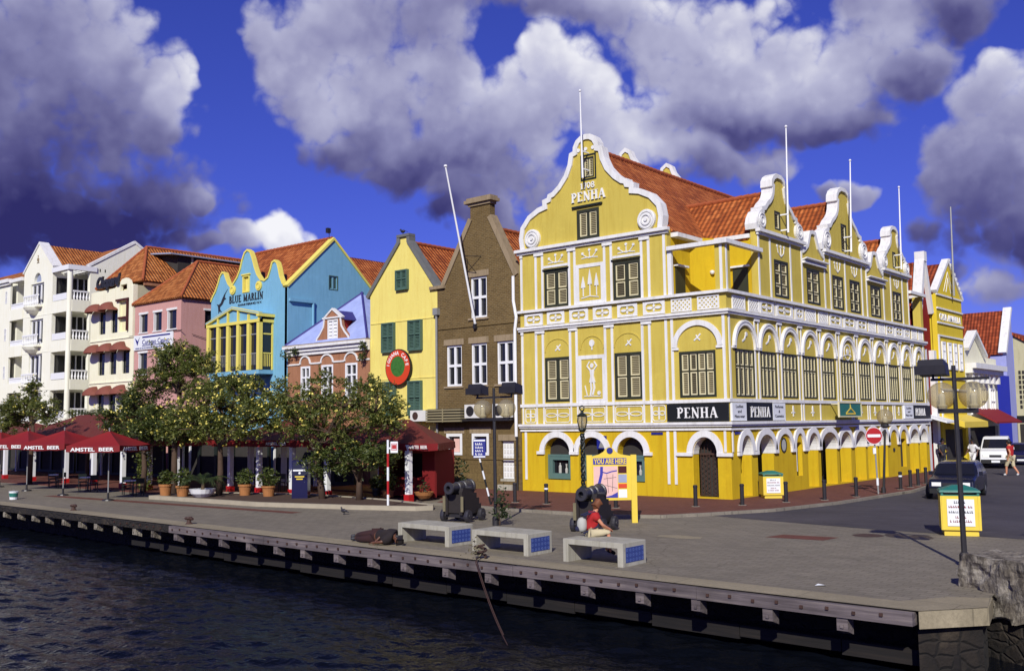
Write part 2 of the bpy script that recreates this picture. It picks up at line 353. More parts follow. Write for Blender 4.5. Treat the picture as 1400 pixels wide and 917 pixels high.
# ---------------------------------------------------------------- mesh builder
ID = lambda a, b_, c_: (a, b_, c_)
def front(Y): return lambda s, d, z: (s, Y - d, z)          # facade facing the harbour: s along the quay, d outwards
def right(X): return lambda s, d, z: (X + d, s, z)          # facade facing the street
class MB:
    def __init__(s, xf=ID): s.v = []; s.f = []; s.mi = []; s.xf = xf; s.cur = 0
    def raw(s, vs, fs, xf=None):
        n = len(s.v); xf = xf or s.xf
        s.v += [xf(*p) for p in vs]; s.f += [tuple(n + i for i in f) for f in fs]; s.mi += [s.cur]*len(fs)
        return s
    def box(s, a0, a1, b0, b1, c0, c1):
        return s.raw([(a0, b0, c0), (a1, b0, c0), (a1, b1, c0), (a0, b1, c0), (a0, b0, c1), (a1, b0, c1), (a1, b1, c1), (a0, b1, c1)],
                     [(0, 3, 2, 1), (4, 5, 6, 7), (0, 1, 5, 4), (1, 2, 6, 5), (2, 3, 7, 6), (3, 0, 4, 7)])
    def plate(s, outer, holes=(), d0=0., d1=-.3, back=True):
        """polygon of (s, z) points with holes, from depth d0 to d1"""
        loops = [list(outer)] + [list(h) for h in holes]
        tri = tessellate_polygon([[Vector((p[0], p[1], 0)) for p in l] for l in loops])
        flatp = [p for l in loops for p in l]; n = len(flatp)
        vs = [(p[0], d0, p[1]) for p in flatp] + [(p[0], d1, p[1]) for p in flatp]
        fs = [tuple(t_) for t_ in tri]
        if back: fs += [(c_ + n, b_ + n, a_ + n) for a_, b_, c_ in tri]
        k = 0
        for l in loops:
            for i in range(len(l)):
                j = (i + 1) % len(l); fs.append((k + i, k + j, k + j + n, k + i + n))
            k += len(l)
        return s.raw(vs, fs)
    def ribbon(s, pts, w, d0=.04, d1=0., off=0., closed=False):
        """strip of width w along a polyline in the (s, z) plane; off shifts it to its left"""
        P = [Vector(p[:2]) for p in pts]; n = len(P); A = []; B = []
        for i in range(n):
            a = P[i-1] if (i or closed) else None; c_ = P[(i+1) % n] if (i < n-1 or closed) else None
            t1 = (P[i]-a).normalized() if a is not None else None; t2 = (c_-P[i]).normalized() if c_ is not None else None
            t_ = (t1 + t2) if (t1 is not None and t2 is not None) else (t1 or t2)
            if t_.length < 1e-6: t_ = t1
            t_ = t_.normalized(); nn = Vector((-t_.y, t_.x)); k = 1.
            if t1 is not None and t2 is not None: k = 1/max(.45, nn.dot(Vector((-t1.y, t1.x))))
            A.append(P[i] + nn*(off + w/2)*k); B.append(P[i] + nn*(off - w/2)*k)
        m_ = n if closed else n-1
        for i in range(m_):
            j = (i+1) % n
            q = [A[i], A[j], B[j], B[i]]
            s.raw([(p.x, d0, p.y) for p in q] + [(p.x, d1, p.y) for p in q], [(0, 1, 2, 3), (7, 6, 5, 4), (0, 4, 5, 1), (2, 6, 7, 3)] + ([(3, 7, 4, 0)] if (i == 0 and not closed) else []) + ([(1, 5, 6, 2)] if (i == m_-1 and not closed) else []))
        return s
    def tube(s, pts, r, n=8, r2=None, cap=True):
        P = [Vector(p) for p in pts]; k = len(P); rs = [r + ((r2 if r2 is not None else r) - r)*i/max(1, k-1) for i in range(k)] if not isinstance(r, (list, tuple)) else list(r)
        vs = []; up = None
        for i in range(k):
            t_ = (P[min(i+1, k-1)] - P[max(i-1, 0)]).normalized()
            if up is None: up = t_.orthogonal().normalized()
            up = (up - t_*up.dot(t_))
            up = up.normalized() if up.length > 1e-5 else t_.orthogonal().normalized()
            w = t_.cross(up)
            vs += [tuple(P[i] + (up*math.cos(2*math.pi*j/n) + w*math.sin(2*math.pi*j/n))*rs[i]) for j in range(n)]
        fs = [(i*n + j, i*n + (j+1) % n, (i+1)*n + (j+1) % n, (i+1)*n + j) for i in range(k-1) for j in range(n)]
        if cap: fs += [tuple(range(n-1, -1, -1)), tuple((k-1)*n + j for j in range(n))]
        return s.raw(vs, fs)
    def lathe(s, prof, c=(0, 0, 0), n=16, ax='z', xf=None):
        """prof: (radius, height) pairs"""
        vs = []; k = len(prof)
        for r_, h_ in prof:
            for j in range(n):
                a = 2*math.pi*j/n; x, y = r_*math.cos(a), r_*math.sin(a)
                p = (x, y, h_) if ax == 'z' else ((h_, x, y) if ax == 'x' else (x, h_, y))
                vs.append((c[0]+p[0], c[1]+p[1], c[2]+p[2]))
        fs = [(i*n + j, i*n + (j+1) % n, (i+1)*n + (j+1) % n, (i+1)*n + j) for i in range(k-1) for j in range(n)]
        fs += [tuple(range(n-1, -1, -1)), tuple((k-1)*n + j for j in range(n))]
        return s.raw(vs, fs, xf)
    def disc(s, cx, cz, r, d0, d1, n=24, rz=None):
        rz = rz or r
        return s.plate([(cx + r*math.cos(2*math.pi*i/n), cz + rz*math.sin(2*math.pi*i/n)) for i in range(n)], (), d0, d1)
    def quad(s, a, b_, c_, d_): return s.raw([a, b_, c_, d_], [(0, 1, 2, 3)])
    def slab(s, pts, th):
        """thick sheet from a planar loop of world points, thickness downwards along its normal"""
        P = [Vector(p) for p in pts]; nrm = (P[1]-P[0]).cross(P[2]-P[0]).normalized()
        if nrm.z < 0: nrm = -nrm
        n = len(P)
        return s.raw([tuple(p) for p in P] + [tuple(p - nrm*th) for p in P], [tuple(range(n)), tuple(range(2*n-1, n-1, -1))] + [(i, i+n, (i+1) % n + n, (i+1) % n) for i in range(n)], ID)
    def build(s, name, mat, parent=None, smooth=False, base=None, recalc=True):
        if base is None: base = Vector(parent_base(parent)) if parent is not None else Vector((0, 0, 0))
        me = bpy.data.meshes.new(name)
        me.from_pydata([tuple(Vector(p) - base) for p in s.v], [], s.f)
        mats = mat if isinstance(mat, (list, tuple)) else [mat]
        for q in mats: me.materials.append(MATS[q])
        me.polygons.foreach_set('material_index', [min(i, len(mats)-1) for i in s.mi])
        if recalc:
            bm = bmesh.new(); bm.from_mesh(me); bmesh.ops.recalc_face_normals(bm, faces=bm.faces); bm.to_mesh(me); bm.free()
        uvl = me.uv_layers.new(name='UVMap').data; vv = me.vertices
        for p in me.polygons:
            nn = p.normal
            if abs(nn.z) > .985: t_, b_ = Vector((1, 0, 0)), Vector((0, 1, 0))
            else: t_ = Vector((-nn.y, nn.x, 0)).normalized(); b_ = nn.cross(t_)
            for li in p.loop_indices:
                co = vv[me.loops[li].vertex_index].co + base
                uvl[li].uv = (co.dot(t_), co.dot(b_))
        if smooth: me.polygons.foreach_set('use_smooth', [True]*len(me.polygons))
        o = bpy.data.objects.new(name, me); COL.objects.link(o)
        if parent is not None: o.parent = parent
        else: o.location = base
        return o
def each(mb, name, mat, parent):
    """one part per connected piece of mb"""
    n = len(mb.v); par = list(range(n))
    def find(a):
        while par[a] != a: par[a] = par[par[a]]; a = par[a]
        return a
    for f in mb.f:
        r_ = find(f[0])
        for q in f[1:]: par[find(q)] = r_
    groups = {}
    for f, mi in zip(mb.f, mb.mi): groups.setdefault(find(f[0]), []).append((f, mi))
    out = []
    for fl in groups.values():
        m2 = MB(ID); idx = {}
        for f, mi in fl:
            t_ = []
            for q in f:
                if q not in idx: idx[q] = len(m2.v); m2.v.append(mb.v[q])
                t_.append(idx[q])
            m2.f.append(tuple(t_)); m2.mi.append(mi)
        out.append(m2.build(name, mat, parent))
    return out
def parent_base(p):
    b_ = Vector((0, 0, 0))
    while p is not None: b_ += p.location; p = p.parent
    return b_
def thing(name, label, cat, loc=(0, 0, 0), group=None):
    o = bpy.data.objects.new(name, None); COL.objects.link(o); o.location = loc; o.empty_display_size = .3
    o['label'] = label; o['category'] = cat
    if group: o['group'] = group
    return o
def tag(o, label, cat, group=None):
    o['label'] = label; o['category'] = cat
    if group: o['group'] = group
    return o
def struct(o, kind='structure'): o['kind'] = kind; return o
def dup(root, loc, rotz=None, label=None):
    r_ = root.copy(); COL.objects.link(r_); r_.location = loc
    if rotz is not None: r_.rotation_euler = (0, 0, rotz)
    if label: r_['label'] = label
    for ch in list(root.children):
        c_ = ch.copy(); COL.objects.link(c_); c_.parent = r_
        for g in list(ch.children):
            d_ = g.copy(); COL.objects.link(d_); d_.parent = c_
    return r_
def arcpts(cx, cz, rx, rz, a0, a1, n=14): return [(cx + rx*math.cos(R(a0 + (a1-a0)*i/n)), cz + rz*math.sin(R(a0 + (a1-a0)*i/n))) for i in range(n+1)]
def archhole(cx, hw, z0, zs, zt, n=14): return [(cx-hw, z0), (cx+hw, z0)] + arcpts(cx, zs, hw, zt-zs, 0, 180, n)
def rect(a0, a1, z0, z1): return [(a0, z0), (a1, z0), (a1, z1), (a0, z1)]
def text(name, s, mat, parent, xf, s0, z0, height, width=None, depth=.03, d=.02, bold=0., shear=0., rise=0., align='LEFT'):
    """lettering as a mesh lying on the plane of xf; height = cap height; fitted to width"""
    cu = bpy.data.curves.new(name, 'FONT'); cu.body = s; cu.extrude = depth/2; cu.offset = bold; cu.shear = shear; cu.resolution_u = 3
    ob = bpy.data.objects.new(name, cu); COL.objects.link(ob)
    dg = bpy.context.evaluated_depsgraph_get(); me = bpy.data.meshes.new_from_object(ob.evaluated_get(dg))
    bpy.data.objects.remove(ob); bpy.data.curves.remove(cu)
    xs = [v_.co.x for v_ in me.vertices]; x0, x1 = min(xs), max(xs)
    k = height/.69; kx = (width/(x1-x0)) if width else k
    sh = s0 - (kx*(x1-x0)/2 if align == 'CENTER' else 0)
    mb = MB(xf)
    mb.raw([(sh + (v_.co.x-x0)*kx, d + v_.co.z + depth/2, z0 + v_.co.y*k + rise*((v_.co.x-x0)*kx)) for v_ in me.vertices], [tuple(p.vertices) for p in me.polygons])
    bpy.data.meshes.remove(me)
    return mb.build(name, mat, parent)
def smallprint(name, mat, parent, xf, s0, s1, z0, h, d, seed=1, th=.004):
    """a line of print too small to read in the photograph: a row of short strokes"""
    rr_ = random.Random(seed); mb = MB(xf); x = s0
    while x < s1 - h*.5:
        w_ = h*rr_.uniform(.35, .75); mb.box(x, min(s1, x+w_*.45), d, d+th, z0, z0+h*rr_.uniform(.75, 1)); mb.box(x+w_*.45, min(s1, x+w_), d, d+th*.9, z0, z0+h*.35)
        x += w_ + h*(.22 if rr_.random() < .8 else .6)
    return mb.build(name, mat, parent)
# roman capitals built from strokes (x0, y0, x1, y1, width) and arcs ('a', cx, cy, rx, ry, a0, a1, width)
GL = {
 'P': (.62, [(.16, 0, .16, 1, .17), (.0, .03, .32, .03, .06), (.0, .97, .3, .97, .06), ('a', .27, .74, .26, .24, -90, 90, .14)]),
 'E': (.62, [(.16, 0, .16, 1, .17), (0, .03, .56, .03, .06), (0, .97, .54, .97, .06), (.2, .52, .42, .52, .06), (.55, 0, .55, .2, .06), (.53, .8, .53, 1, .06)]),
 'N': (.78, [(.13, 0, .13, 1, .07), (.64, 0, .64, 1, .07), (.1, 1, .64, 0, .16), (0, .03, .26, .03, .06), (.5, .97, .78, .97, .06)]),
 'H': (.80, [(.16, 0, .16, 1, .17), (.62, 0, .62, 1, .17), (.16, .52, .62, .52, .07), (0, .03, .32, .03, .06), (.46, .03, .78, .03, .06), (0, .97, .32, .97, .06), (.46, .97, .78, .97, .06)]),
 'A': (.74, [(.08, 0, .36, 1, .07), (.36, 1, .64, 0, .17), (.2, .33, .52, .33, .06), (0, .03, .2, .03, .06), (.5, .03, .78, .03, .06)]),
 'B': (.64, [(.16, 0, .16, 1, .17), (0, .03, .3, .03, .06), (0, .97, .3, .97, .06), ('a', .27, .27, .27, .25, -90, 90, .14), ('a', .26, .75, .22, .23, -90, 90, .13)]),
 'L': (.58, [(.16, 0, .16, 1, .17), (0, .03, .54, .03, .06), (0, .97, .32, .97, .06), (.52, 0, .52, .22, .07)]),
 'U': (.76, [(.14, .3, .14, 1, .16), (.62, .3, .62, 1, .08), ('a', .38, .3, .24, .28, 180, 360, .1), (0, .97, .3, .97, .06), (.48, .97, .76, .97, .06)]),
 'M': (.92, [(.12, 0, .12, 1, .07), (.76, 0, .76, 1, .17), (.12, 1, .42, .08, .15), (.42, .08, .74, 1, .07), (0, .03, .26, .03, .06), (.6, .03, .92, .03, .06)]),
 'R': (.70, [(.16, 0, .16, 1, .17), (0, .03, .32, .03, .06), (0, .97, .3, .97, .06), ('a', .27, .74, .24, .24, -90, 90, .14), (.3, .5, .62, .02, .15), (.52, .03, .7, .03, .06)]),
 'I': (.36, [(.16, 0, .16, 1, .17), (0, .03, .32, .03, .06), (0, .97, .32, .97, .06)]),
 '1': (.40, [(.2, 0, .2, 1, .15), (.05, .03, .36, .03, .06), (.04, .84, .2, .98, .08)]),
 '7': (.54, [(.04, .95, .5, .95, .1), (.5, .95, .2, 0, .14), (.05, .8, .05, .97, .06)]),
 '0': (.60, [('a', .28, .5, .24, .46, 0, 360, .13)]),
 '8': (.58, [('a', .27, .27, .22, .24, 0, 360, .12), ('a', .27, .75, .18, .22, 0, 360, .11)]),
 ' ': (.34, []), '.': (.2, [(.05, .05, .15, .05, .1)])}
def roman(name, s, mat, parent, xf, s0, z0, h, width, d=.02, th=.03):
    tot = sum(GL[c_][0]*(1 if c_ != c_.lower() or not c_.isalpha() else 1) for c_ in s) + .10*(len(s)-1)
    k = width/tot; x = s0; mb = MB(xf); lay = 0
    for c_ in s:
        adv, st = GL[c_]
        for q in st:
            lay = (lay + 1) % 4; d1 = d + th + lay*.002
            if q[0] == 'a':
                pts = [(x + p[0]*k, z0 + p[1]*h) for p in arcpts(q[1], q[2], q[3], q[4], q[5], q[6], 12)]
                cl = q[6]-q[5] >= 360
                mb.ribbon(pts[:-1] if cl else pts, q[7]*(k+h)/2, d1, d, 0, cl)
            else:
                a, b_ = (x + q[0]*k, z0 + q[1]*h), (x + q[2]*k, z0 + q[3]*h)
                mb.ribbon([a, b_], q[4]*(h if abs(q[3]-q[1]) < .01 else k), d1, d)
        x += (adv + .10)*k
    return mb.build(name, mat, parent)

# ================================================================ THE SETTING
QY = lambda x: 16.87 - .033*x                    # quay edge
quay = [(-700, QY(-90) + 40), (-90, QY(-90)), (-5.6, 17.05), (-4.79, 18.05), (-5.0, 19.1), (-5.1, 20.06), (-2.4, 18.35), (60, 26), (700, 80), (700, 900), (-700, 900)]
def sheet(name, pts, z, mat, kind='structure', th=None):
    mb = MB()
    if th is None: mb.raw([(x, y, z) for x, y in pts], [tuple(range(len(pts)))])
    else:
        n = len(pts)
        mb.raw([(x, y, z) for x, y in pts] + [(x, y, z-th) for x, y in pts], [tuple(range(n))] + [(i, i+n, (i+1) % n + n, (i+1) % n) for i in range(n)])
    o = mb.build(name, mat, recalc=th is not None)
    return struct(o, kind)
sheet('quay_ground', quay, 0, 'quay_pavers')
import mathutils.noise as mn
def axis(lo, hi, st, far):
    a = [lo + st*i for i in range(int((hi-lo)/st)+1)]
    return [lo-far, lo-far*.3, lo-far*.08, lo-far*.02] + a + [hi+far*.02, hi+far*.08, hi+far*.3, hi+far]
ax, ay = axis(-62, -1.5, .095, 600), axis(3.5, 18.6, .072, 300)
wv_, wf_ = [], []
c38, s38 = math.cos(R(-24)), math.sin(R(-24))
for y in ay:
    for x in ax:
        u, v = x*c38 - y*s38, x*s38 + y*c38
        z = .055*mn.noise(Vector((u*.45, v*.9, 1.3))) + .055*mn.noise(Vector((u*1.3+3, v*2.5, 4.1))) + .036*mn.noise(Vector((u*2.9, v*5.4, 7.7)))
        wv_.append((x, min(y, 60), -1.18 + z))
nx_ = len(ax)
for j in range(len(ay)-1):
    for i in range(nx_-1): q = j*nx_+i; wf_.append((q, q+1, q+nx_+1, q+nx_))
me = bpy.data.meshes.new('harbour_water'); me.from_pydata(wv_, [], wf_); me.materials.append(MATS['harbour_water']); me.polygons.foreach_set('use_smooth', [True]*len(me.polygons))
ow_ = bpy.data.objects.new('harbour_water', me); COL.objects.link(ow_); struct(ow_)
sheet('road', [(-17.2, 30.3), (-15.6, 29.75), (-13.15, 29.25), (-10.5, 28.75), (-6.6, 28.5), (30, 28.3), (30, 120), (-17.8, 120), (-18.0, 62), (-15.6, 52), (-14.45, 44), (-14.75, 36.6), (-15.5, 32.5)], .004, 'asphalt')
sheet('sidewalk', [(-28.0, 28.3), (-23.1, 27.85), (-18.9, 27.75), (-17.6, 28.5), (-16.85, 29.8), (-15.55, 32.5), (-14.85, 36.6), (-14.5, 43.9), (-15.05, 48.4), (-15.9, 52), (-17.9, 60), (-18.1, 75), (-18.4, 130), (-40, 130), (-40, 31.5), (-29.5, 31)], .10, 'brick_paving', th=.14)
kb = MB(); kp = [(-28.0, 28.3), (-23.1, 27.85), (-18.9, 27.75), (-17.6, 28.5), (-16.85, 29.8), (-15.55, 32.5), (-14.85, 36.6), (-14.5, 43.9), (-15.05, 48.4), (-15.9, 52), (-17.9, 60), (-18.1, 75)]
kx = lambda s, d, z: (s, z, d)
kb.xf = kx; kb.ribbon(kp, .16, .106, -.02, -.085); struct(kb.build('kerb', 'kerbstone'))
sheet('terrace_paving', [(-95, 27.0), (-60, 26.2), (-44, 25.6), (-41.0, 24.9), (-33, 29.0), (-29.6, 30.8), (-40, 31.6), (-40, 36), (-95, 36)], .035, 'brick_paving', th=.05)
sheet('paving_band', [(-48.5, 21.9), (-30.0, 22.7), (-30.0, 23.2), (-48.5, 22.5)], .004, 'brick_paving')
sheet('worn_patch', [(-14.9, 23.8), (-14.2, 23.72), (-13.6, 23.95), (-13.75, 24.35), (-14.5, 24.42), (-15.0, 24.15)], .0045, 'stone_coping')
sheet('tarmac_repair', [(-11.5, 33.5), (-9.2, 32.9), (-8.9, 34.0), (-11.2, 34.7)], .0085, 'sign_black' if 0 else 'asphalt')
sheet('manhole_cover', [(-10.2+.42*math.cos(i*.5236), 27.2+.42*math.sin(i*.5236)) for i in range(12)], .005, 'rust_iron')
sheet('paving_inset', [(-12.35, 25.3), (-10.75, 25.45), (-10.65, 26.3), (-12.2, 26.15)], .004, 'brick_paving')
sheet('coping_strip', [(-90, QY(-90)), (-5.6, 17.05), (-4.79, 18.05), (-5.0, 19.0), (-5.6, 18.7), (-6.15, 17.8), (-22, QY(-22)+.75), (-90, QY(-90)+1.05)], .005, 'stone_coping')
# planted kerb island in front of the terraces
isl = [(-41.8, 23.75), (-33.9, 23.95), (-29.0, 25.15), (-26.75, 25.95), (-26.45, 26.5), (-27.0, 27.1), (-30.5, 27.9), (-36.0, 28.4), (-41.8, 26.5)]
sheet('tree_island', isl, .13, 'soil', th=.15)
ik = MB(kx); ik.ribbon(isl, .22, .165, -.03, .06, True); struct(ik.build('island_kerb', 'kerb_white'))

# ---- quay wall: a thing with timber fender, posts, stone face
qw = thing('quay_wall', 'long stone harbour wall with bolted timber fender beam and fender posts at the waterline', 'wall', (-30, 17.8, -1.2))
fx = lambda s, d, z: (s, QY(s) - d, z)
mb = MB(fx)
for i in range(17): mb.box(-90 + i*4.96, -90 + (i+1)*4.96, -2.2, -1.25, -3, -.24)
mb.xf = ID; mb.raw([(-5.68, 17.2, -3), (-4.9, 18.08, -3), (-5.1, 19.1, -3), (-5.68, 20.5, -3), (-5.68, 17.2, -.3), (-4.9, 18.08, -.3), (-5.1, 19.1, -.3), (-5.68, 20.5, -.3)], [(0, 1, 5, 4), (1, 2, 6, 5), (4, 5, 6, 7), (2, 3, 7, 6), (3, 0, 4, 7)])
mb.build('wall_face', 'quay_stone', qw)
mb = MB(fx); mb.box(-90, -5.7, -1.6, -.125, -.238, -.006); mb.build('deck_slab', 'concrete', qw)
mb = MB(); mb.raw([(-5.6, 17.03, -.29), (-4.77, 18.03, -.29), (-4.98, 19.1, -.29), (-5.6, 20.2, -.29), (-5.6, 17.03, -.004), (-4.77, 18.03, -.004), (-4.98, 19.1, -.004), (-5.6, 20.2, -.004)], [(0, 1, 5, 4), (1, 2, 6, 5), (4, 5, 6, 7), (0, 3, 2, 1), (3, 0, 4, 7), (2, 3, 7, 6)])
mb.build('corner_block', 'stone_coping', qw)
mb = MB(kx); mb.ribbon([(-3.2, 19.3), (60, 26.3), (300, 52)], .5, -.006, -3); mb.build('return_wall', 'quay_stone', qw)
beams = [(-90, -62), (-62, -44), (-44, -30), (-30, -24.5), (-24.5, -19.5), (-19.5, -14.6), (-14.6, -9.8), (-9.8, -5.66)]
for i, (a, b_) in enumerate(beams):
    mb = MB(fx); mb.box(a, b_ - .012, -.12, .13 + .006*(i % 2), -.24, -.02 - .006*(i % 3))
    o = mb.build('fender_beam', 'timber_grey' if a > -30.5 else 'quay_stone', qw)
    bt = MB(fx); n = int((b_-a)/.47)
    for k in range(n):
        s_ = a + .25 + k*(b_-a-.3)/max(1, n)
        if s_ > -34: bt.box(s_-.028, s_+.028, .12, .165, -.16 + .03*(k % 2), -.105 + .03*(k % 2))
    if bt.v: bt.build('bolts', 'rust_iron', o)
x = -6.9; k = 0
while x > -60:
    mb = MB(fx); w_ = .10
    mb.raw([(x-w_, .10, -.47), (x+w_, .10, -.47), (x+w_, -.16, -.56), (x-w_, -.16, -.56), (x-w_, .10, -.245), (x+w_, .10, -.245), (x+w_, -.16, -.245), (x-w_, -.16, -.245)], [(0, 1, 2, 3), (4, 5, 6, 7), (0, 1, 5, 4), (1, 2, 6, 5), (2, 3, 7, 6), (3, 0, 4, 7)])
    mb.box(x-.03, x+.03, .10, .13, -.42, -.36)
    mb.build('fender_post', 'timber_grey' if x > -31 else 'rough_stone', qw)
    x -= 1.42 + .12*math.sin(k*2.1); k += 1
mb = MB(fx)
for i in range(14): mb.box(-34 + i*2.06, -34 + (i+1)*2.06 - .02, -.75, -.62, -1.0 - .05*(i % 2), -.78)
each(mb, 'lower_waling', 'wet_timber', qw)

# ================================================================ THE YELLOW CORNER BUILDING
XR = -18.59; YF = 35.4
PEN = thing('corner_building', 'three storey yellow and white gabled merchant house with arcades on the street corner', 'building', (-24, 47, .08))
F, G = front(YF), right(XR)
def shutter_window(P, xf, s0, s1, z0, z1, leaves, splits, gap=.05, fw=.07, dk='shutter_dark', cream='shutter_cream', lou='louvre', slats=True, din=.0, name='window'):
    mb = MB(xf); mb.box(s0, s1, -.22+din, -.16+din, z0, z1)
    mb.ribbon(rect(s0, s1, z0, z1), fw, .015+din, -.16+din, fw/2-.001, True)
    lw = (s1-s0-2*fw-(leaves-1)*gap)/leaves
    for k in range(leaves-1): a = s0+fw+(k+1)*lw+k*gap; mb.box(a, a+gap, -.16+din, -.01+din, z0+fw*.6, z1-fw*.6)
    w = mb.build(name, dk, P)
    zs = [z0+fw] + list(splits) + [z1-fw]
    for k in range(leaves):
        a = s0+fw+k*(lw+gap); sm = MB(xf)
        for j in range(len(zs)-1):
            zb, zt = zs[j] + (.03 if j else 0), zs[j+1] - (.03 if j < len(zs)-2 else 0)
            bw = min(.05, lw*.18)
            sm.cur = 0; sm.ribbon(rect(a+.004, a+lw-.004, zb+.004, zt-.004), bw, -.03+din, -.155+din, bw/2, True)
            sm.cur = 1; n = max(3, int((zt-zb)/.085)); h_ = (zt-zb-2*bw)/n
            if slats:
                for i in range(n):
                    q = zb+bw+i*h_
                    sm.raw([(a+bw, -.05+din, q+.1*h_), (a+lw-bw, -.05+din, q+.1*h_), (a+lw-bw, -.10+din, q+.95*h_), (a+bw, -.10+din, q+.95*h_), (a+bw, -.065+din, q), (a+lw-bw, -.065+din, q), (a+lw-bw, -.115+din, q+.85*h_), (a+bw, -.115+din, q+.85*h_)],
                           [(0, 1, 2, 3), (7, 6, 5, 4), (0, 4, 5, 1), (2, 6, 7, 3), (1, 5, 6, 2), (3, 7, 4, 0)])
            else: sm.box(a+bw, a+lw-bw, -.12+din, -.08+din, zb+bw, zt-bw)
        sm.build('shutter', [cream, lou if (lou != 'louvre' or rnd.random() < .62) else 'louvre_dark'], w)
    return w
def lens(mb, cx, cz, hx, hz, d=.05, n=7):
    p = [(cx + hx*math.cos(math.pi*2*i/(2*n)), cz + hz*math.sin(math.pi*2*i/(2*n))*abs(math.sin(math.pi*2*i/(2*n)))**.3) for i in range(2*n)]
    mb.plate(p, (), d, .0)
def lattice(P, xf, s0, s1, z0, z1, pitch=.19):
    mb = MB(xf); mb.ribbon(rect(s0, s1, z0, z1), .06, .05, -.05, .03, True)
    ins = (s0+.06, s1-.06, z0+.06, z1-.06); h_ = ins[3]-ins[2]; nn = int((ins[1]-ins[0]+h_)/pitch) + 1
    for k in range(1, nn):
        for sg in (0, 1):
            c0 = ins[0] - h_ + k*pitch
            a, b_ = [c0, ins[2]], [c0 + h_, ins[3]]
            if a[0] < ins[0]: a = [ins[0], ins[2] + ins[0]-c0]
            if b_[0] > ins[1]: b_ = [ins[1], ins[2] + ins[1]-c0]
            if b_[0]-a[0] < .03: continue
            if sg: a, b_ = [ins[0]+ins[1]-a[0], a[1]], [ins[0]+ins[1]-b_[0], b_[1]]
            mb.ribbon([a, b_], .062, .03 - .008*sg, -.02 - .008*sg)
    return mb.build('lattice_panel', 'white_trim', P)
def plaque(P, xf, s0, s1, z0, z1):
    mb = MB(xf); c_ = .09; i0, i1, j0, j1 = s0+.13, s1-.13, z0+.10, z1-.10
    oct_ = [(i0+c_, j0), (i1-c_, j0), (i1, j0+c_), (i1, j1-c_), (i1-c_, j1), (i0+c_, j1), (i0, j1-c_), (i0, j0+c_)]
    mb.plate(rect(s0, s1, z0, z1), [oct_], .05, .001)
    cx, cz = (s0+s1)/2, (z0+z1)/2; hx, hz = (i1-i0)/2, (j1-j0)/2
    for sg in (-1, 1): lens(mb, cx+sg*hx*.5, cz, hx*.38, hz*.36, .04); lens(mb, cx, cz+sg*hz*.48, hx*.12, hz*.42, .045)
    return mb.build('plaque', 'white_trim', P)

# --- front walls
gab = [(3.80, 0), (3.88, .55), (3.78, 1.05), (3.36, 1.52), (2.8, 1.80), (2.42, 1.88), (2.44, 2.14), (2.17, 2.20), (2.12, 2.36), (1.9, 2.42), (1.55, 2.68), (1.15, 3.12), (.92, 3.6), (.83, 4.06), (.62, 4.12), (.60, 4.36), (.46, 4.6), (.25, 4.73), (0, 4.77)]
GC, GZ = -25.33, 11.36
gout = [(GC+a, GZ+b_) for a, b_ in gab] + [(GC-a, GZ+b_) for a, b_ in reversed(gab[:-1])]
wins_f = [(-27.87, -26.46, 8.52, 10.23), (-24.02, -22.61, 8.52, 10.2), (-25.93, -24.70, 11.43, 12.8), (-25.52, -24.93, 14.22, 15.16), (-27.9, -26.45, 4.17, 6.2), (-24.04, -22.64, 4.17, 6.2), (-20.82, -19.14, 4.17, 6.07)]
mb = MB(F)
mb.plate([(-29.35, 2.9), (XR, 2.9), (XR, 8.45), (-21.25, 8.45), (-21.25, 11.36)] + gout + [(-29.35, 11.36)], [rect(*q) for q in wins_f], 0, -.3)
mb.build('upper_front_wall', 'penha_up', PEN)
fa = [(-27.28, .725), (-25.34, .725), (-23.32, .68)]
mb = MB(F); mb.plate(rect(-29.35, XR, .06, 2.897), [archhole(c_, w, .64, 1.87, 2.56) for c_, w in fa] + [archhole(-19.74, .555, .14, 1.85, 2.55)], 0, -.45); mb.build('lower_front_wall', 'penha_low', PEN)
# --- right walls
up = [(36.85, .84), (39.03, .74), (41.15, .76), (43.31, .73), (45.45, .74), (47.87, .80), (50.15, .74), (52.29, .73), (54.40, .68), (56.5, .65), (58.55, .66)]
w3 = [(39.93, 41.35), (43.35, 44.83), (46.39, 47.72), (48.6, 49.95), (51.45, 52.9), (54.83, 56.17)]
hl = [rect(c_-w, c_+w, 4.17, 6.12) for c_, w in up] + [rect(a, b_, 8.6, 10.25) for a, b_ in w3]
g1, g2, g3 = (40.6, 2.28, 2.68), (48.1, 2.85, 3.4), (55.35, 2.1, 2.5)
gsh = [(1, 0), (1.02, .08), (.98, .17), (.88, .27), (.74, .32), (.75, .36), (.64, .385), (.55, .46), (.42, .53), (.33, .60), (.28, .68), (.25, .80), (.30, .81), (.29, .88), (.22, .95), (.1, 1.0), (0, 1.0)]
def gablepts(c_, hw, h_, z0): return [(c_ + a*hw, z0 + b_*h_) for a, b_ in gsh] + [(c_ - a*hw, z0 + b_*h_) for a, b_ in reversed(gsh[:-1])]
dsh = [(1.2, 0), (1.2, .50), (.95, .62), (.62, .85), (.42, 1.25), (.30, 1.5), (0, 1.56)]
def dpts(c_, z0): return [(c_+a, z0+b_) for a, b_ in dsh] + [(c_-a, z0+b_) for a, b_ in reversed(dsh[:-1])]
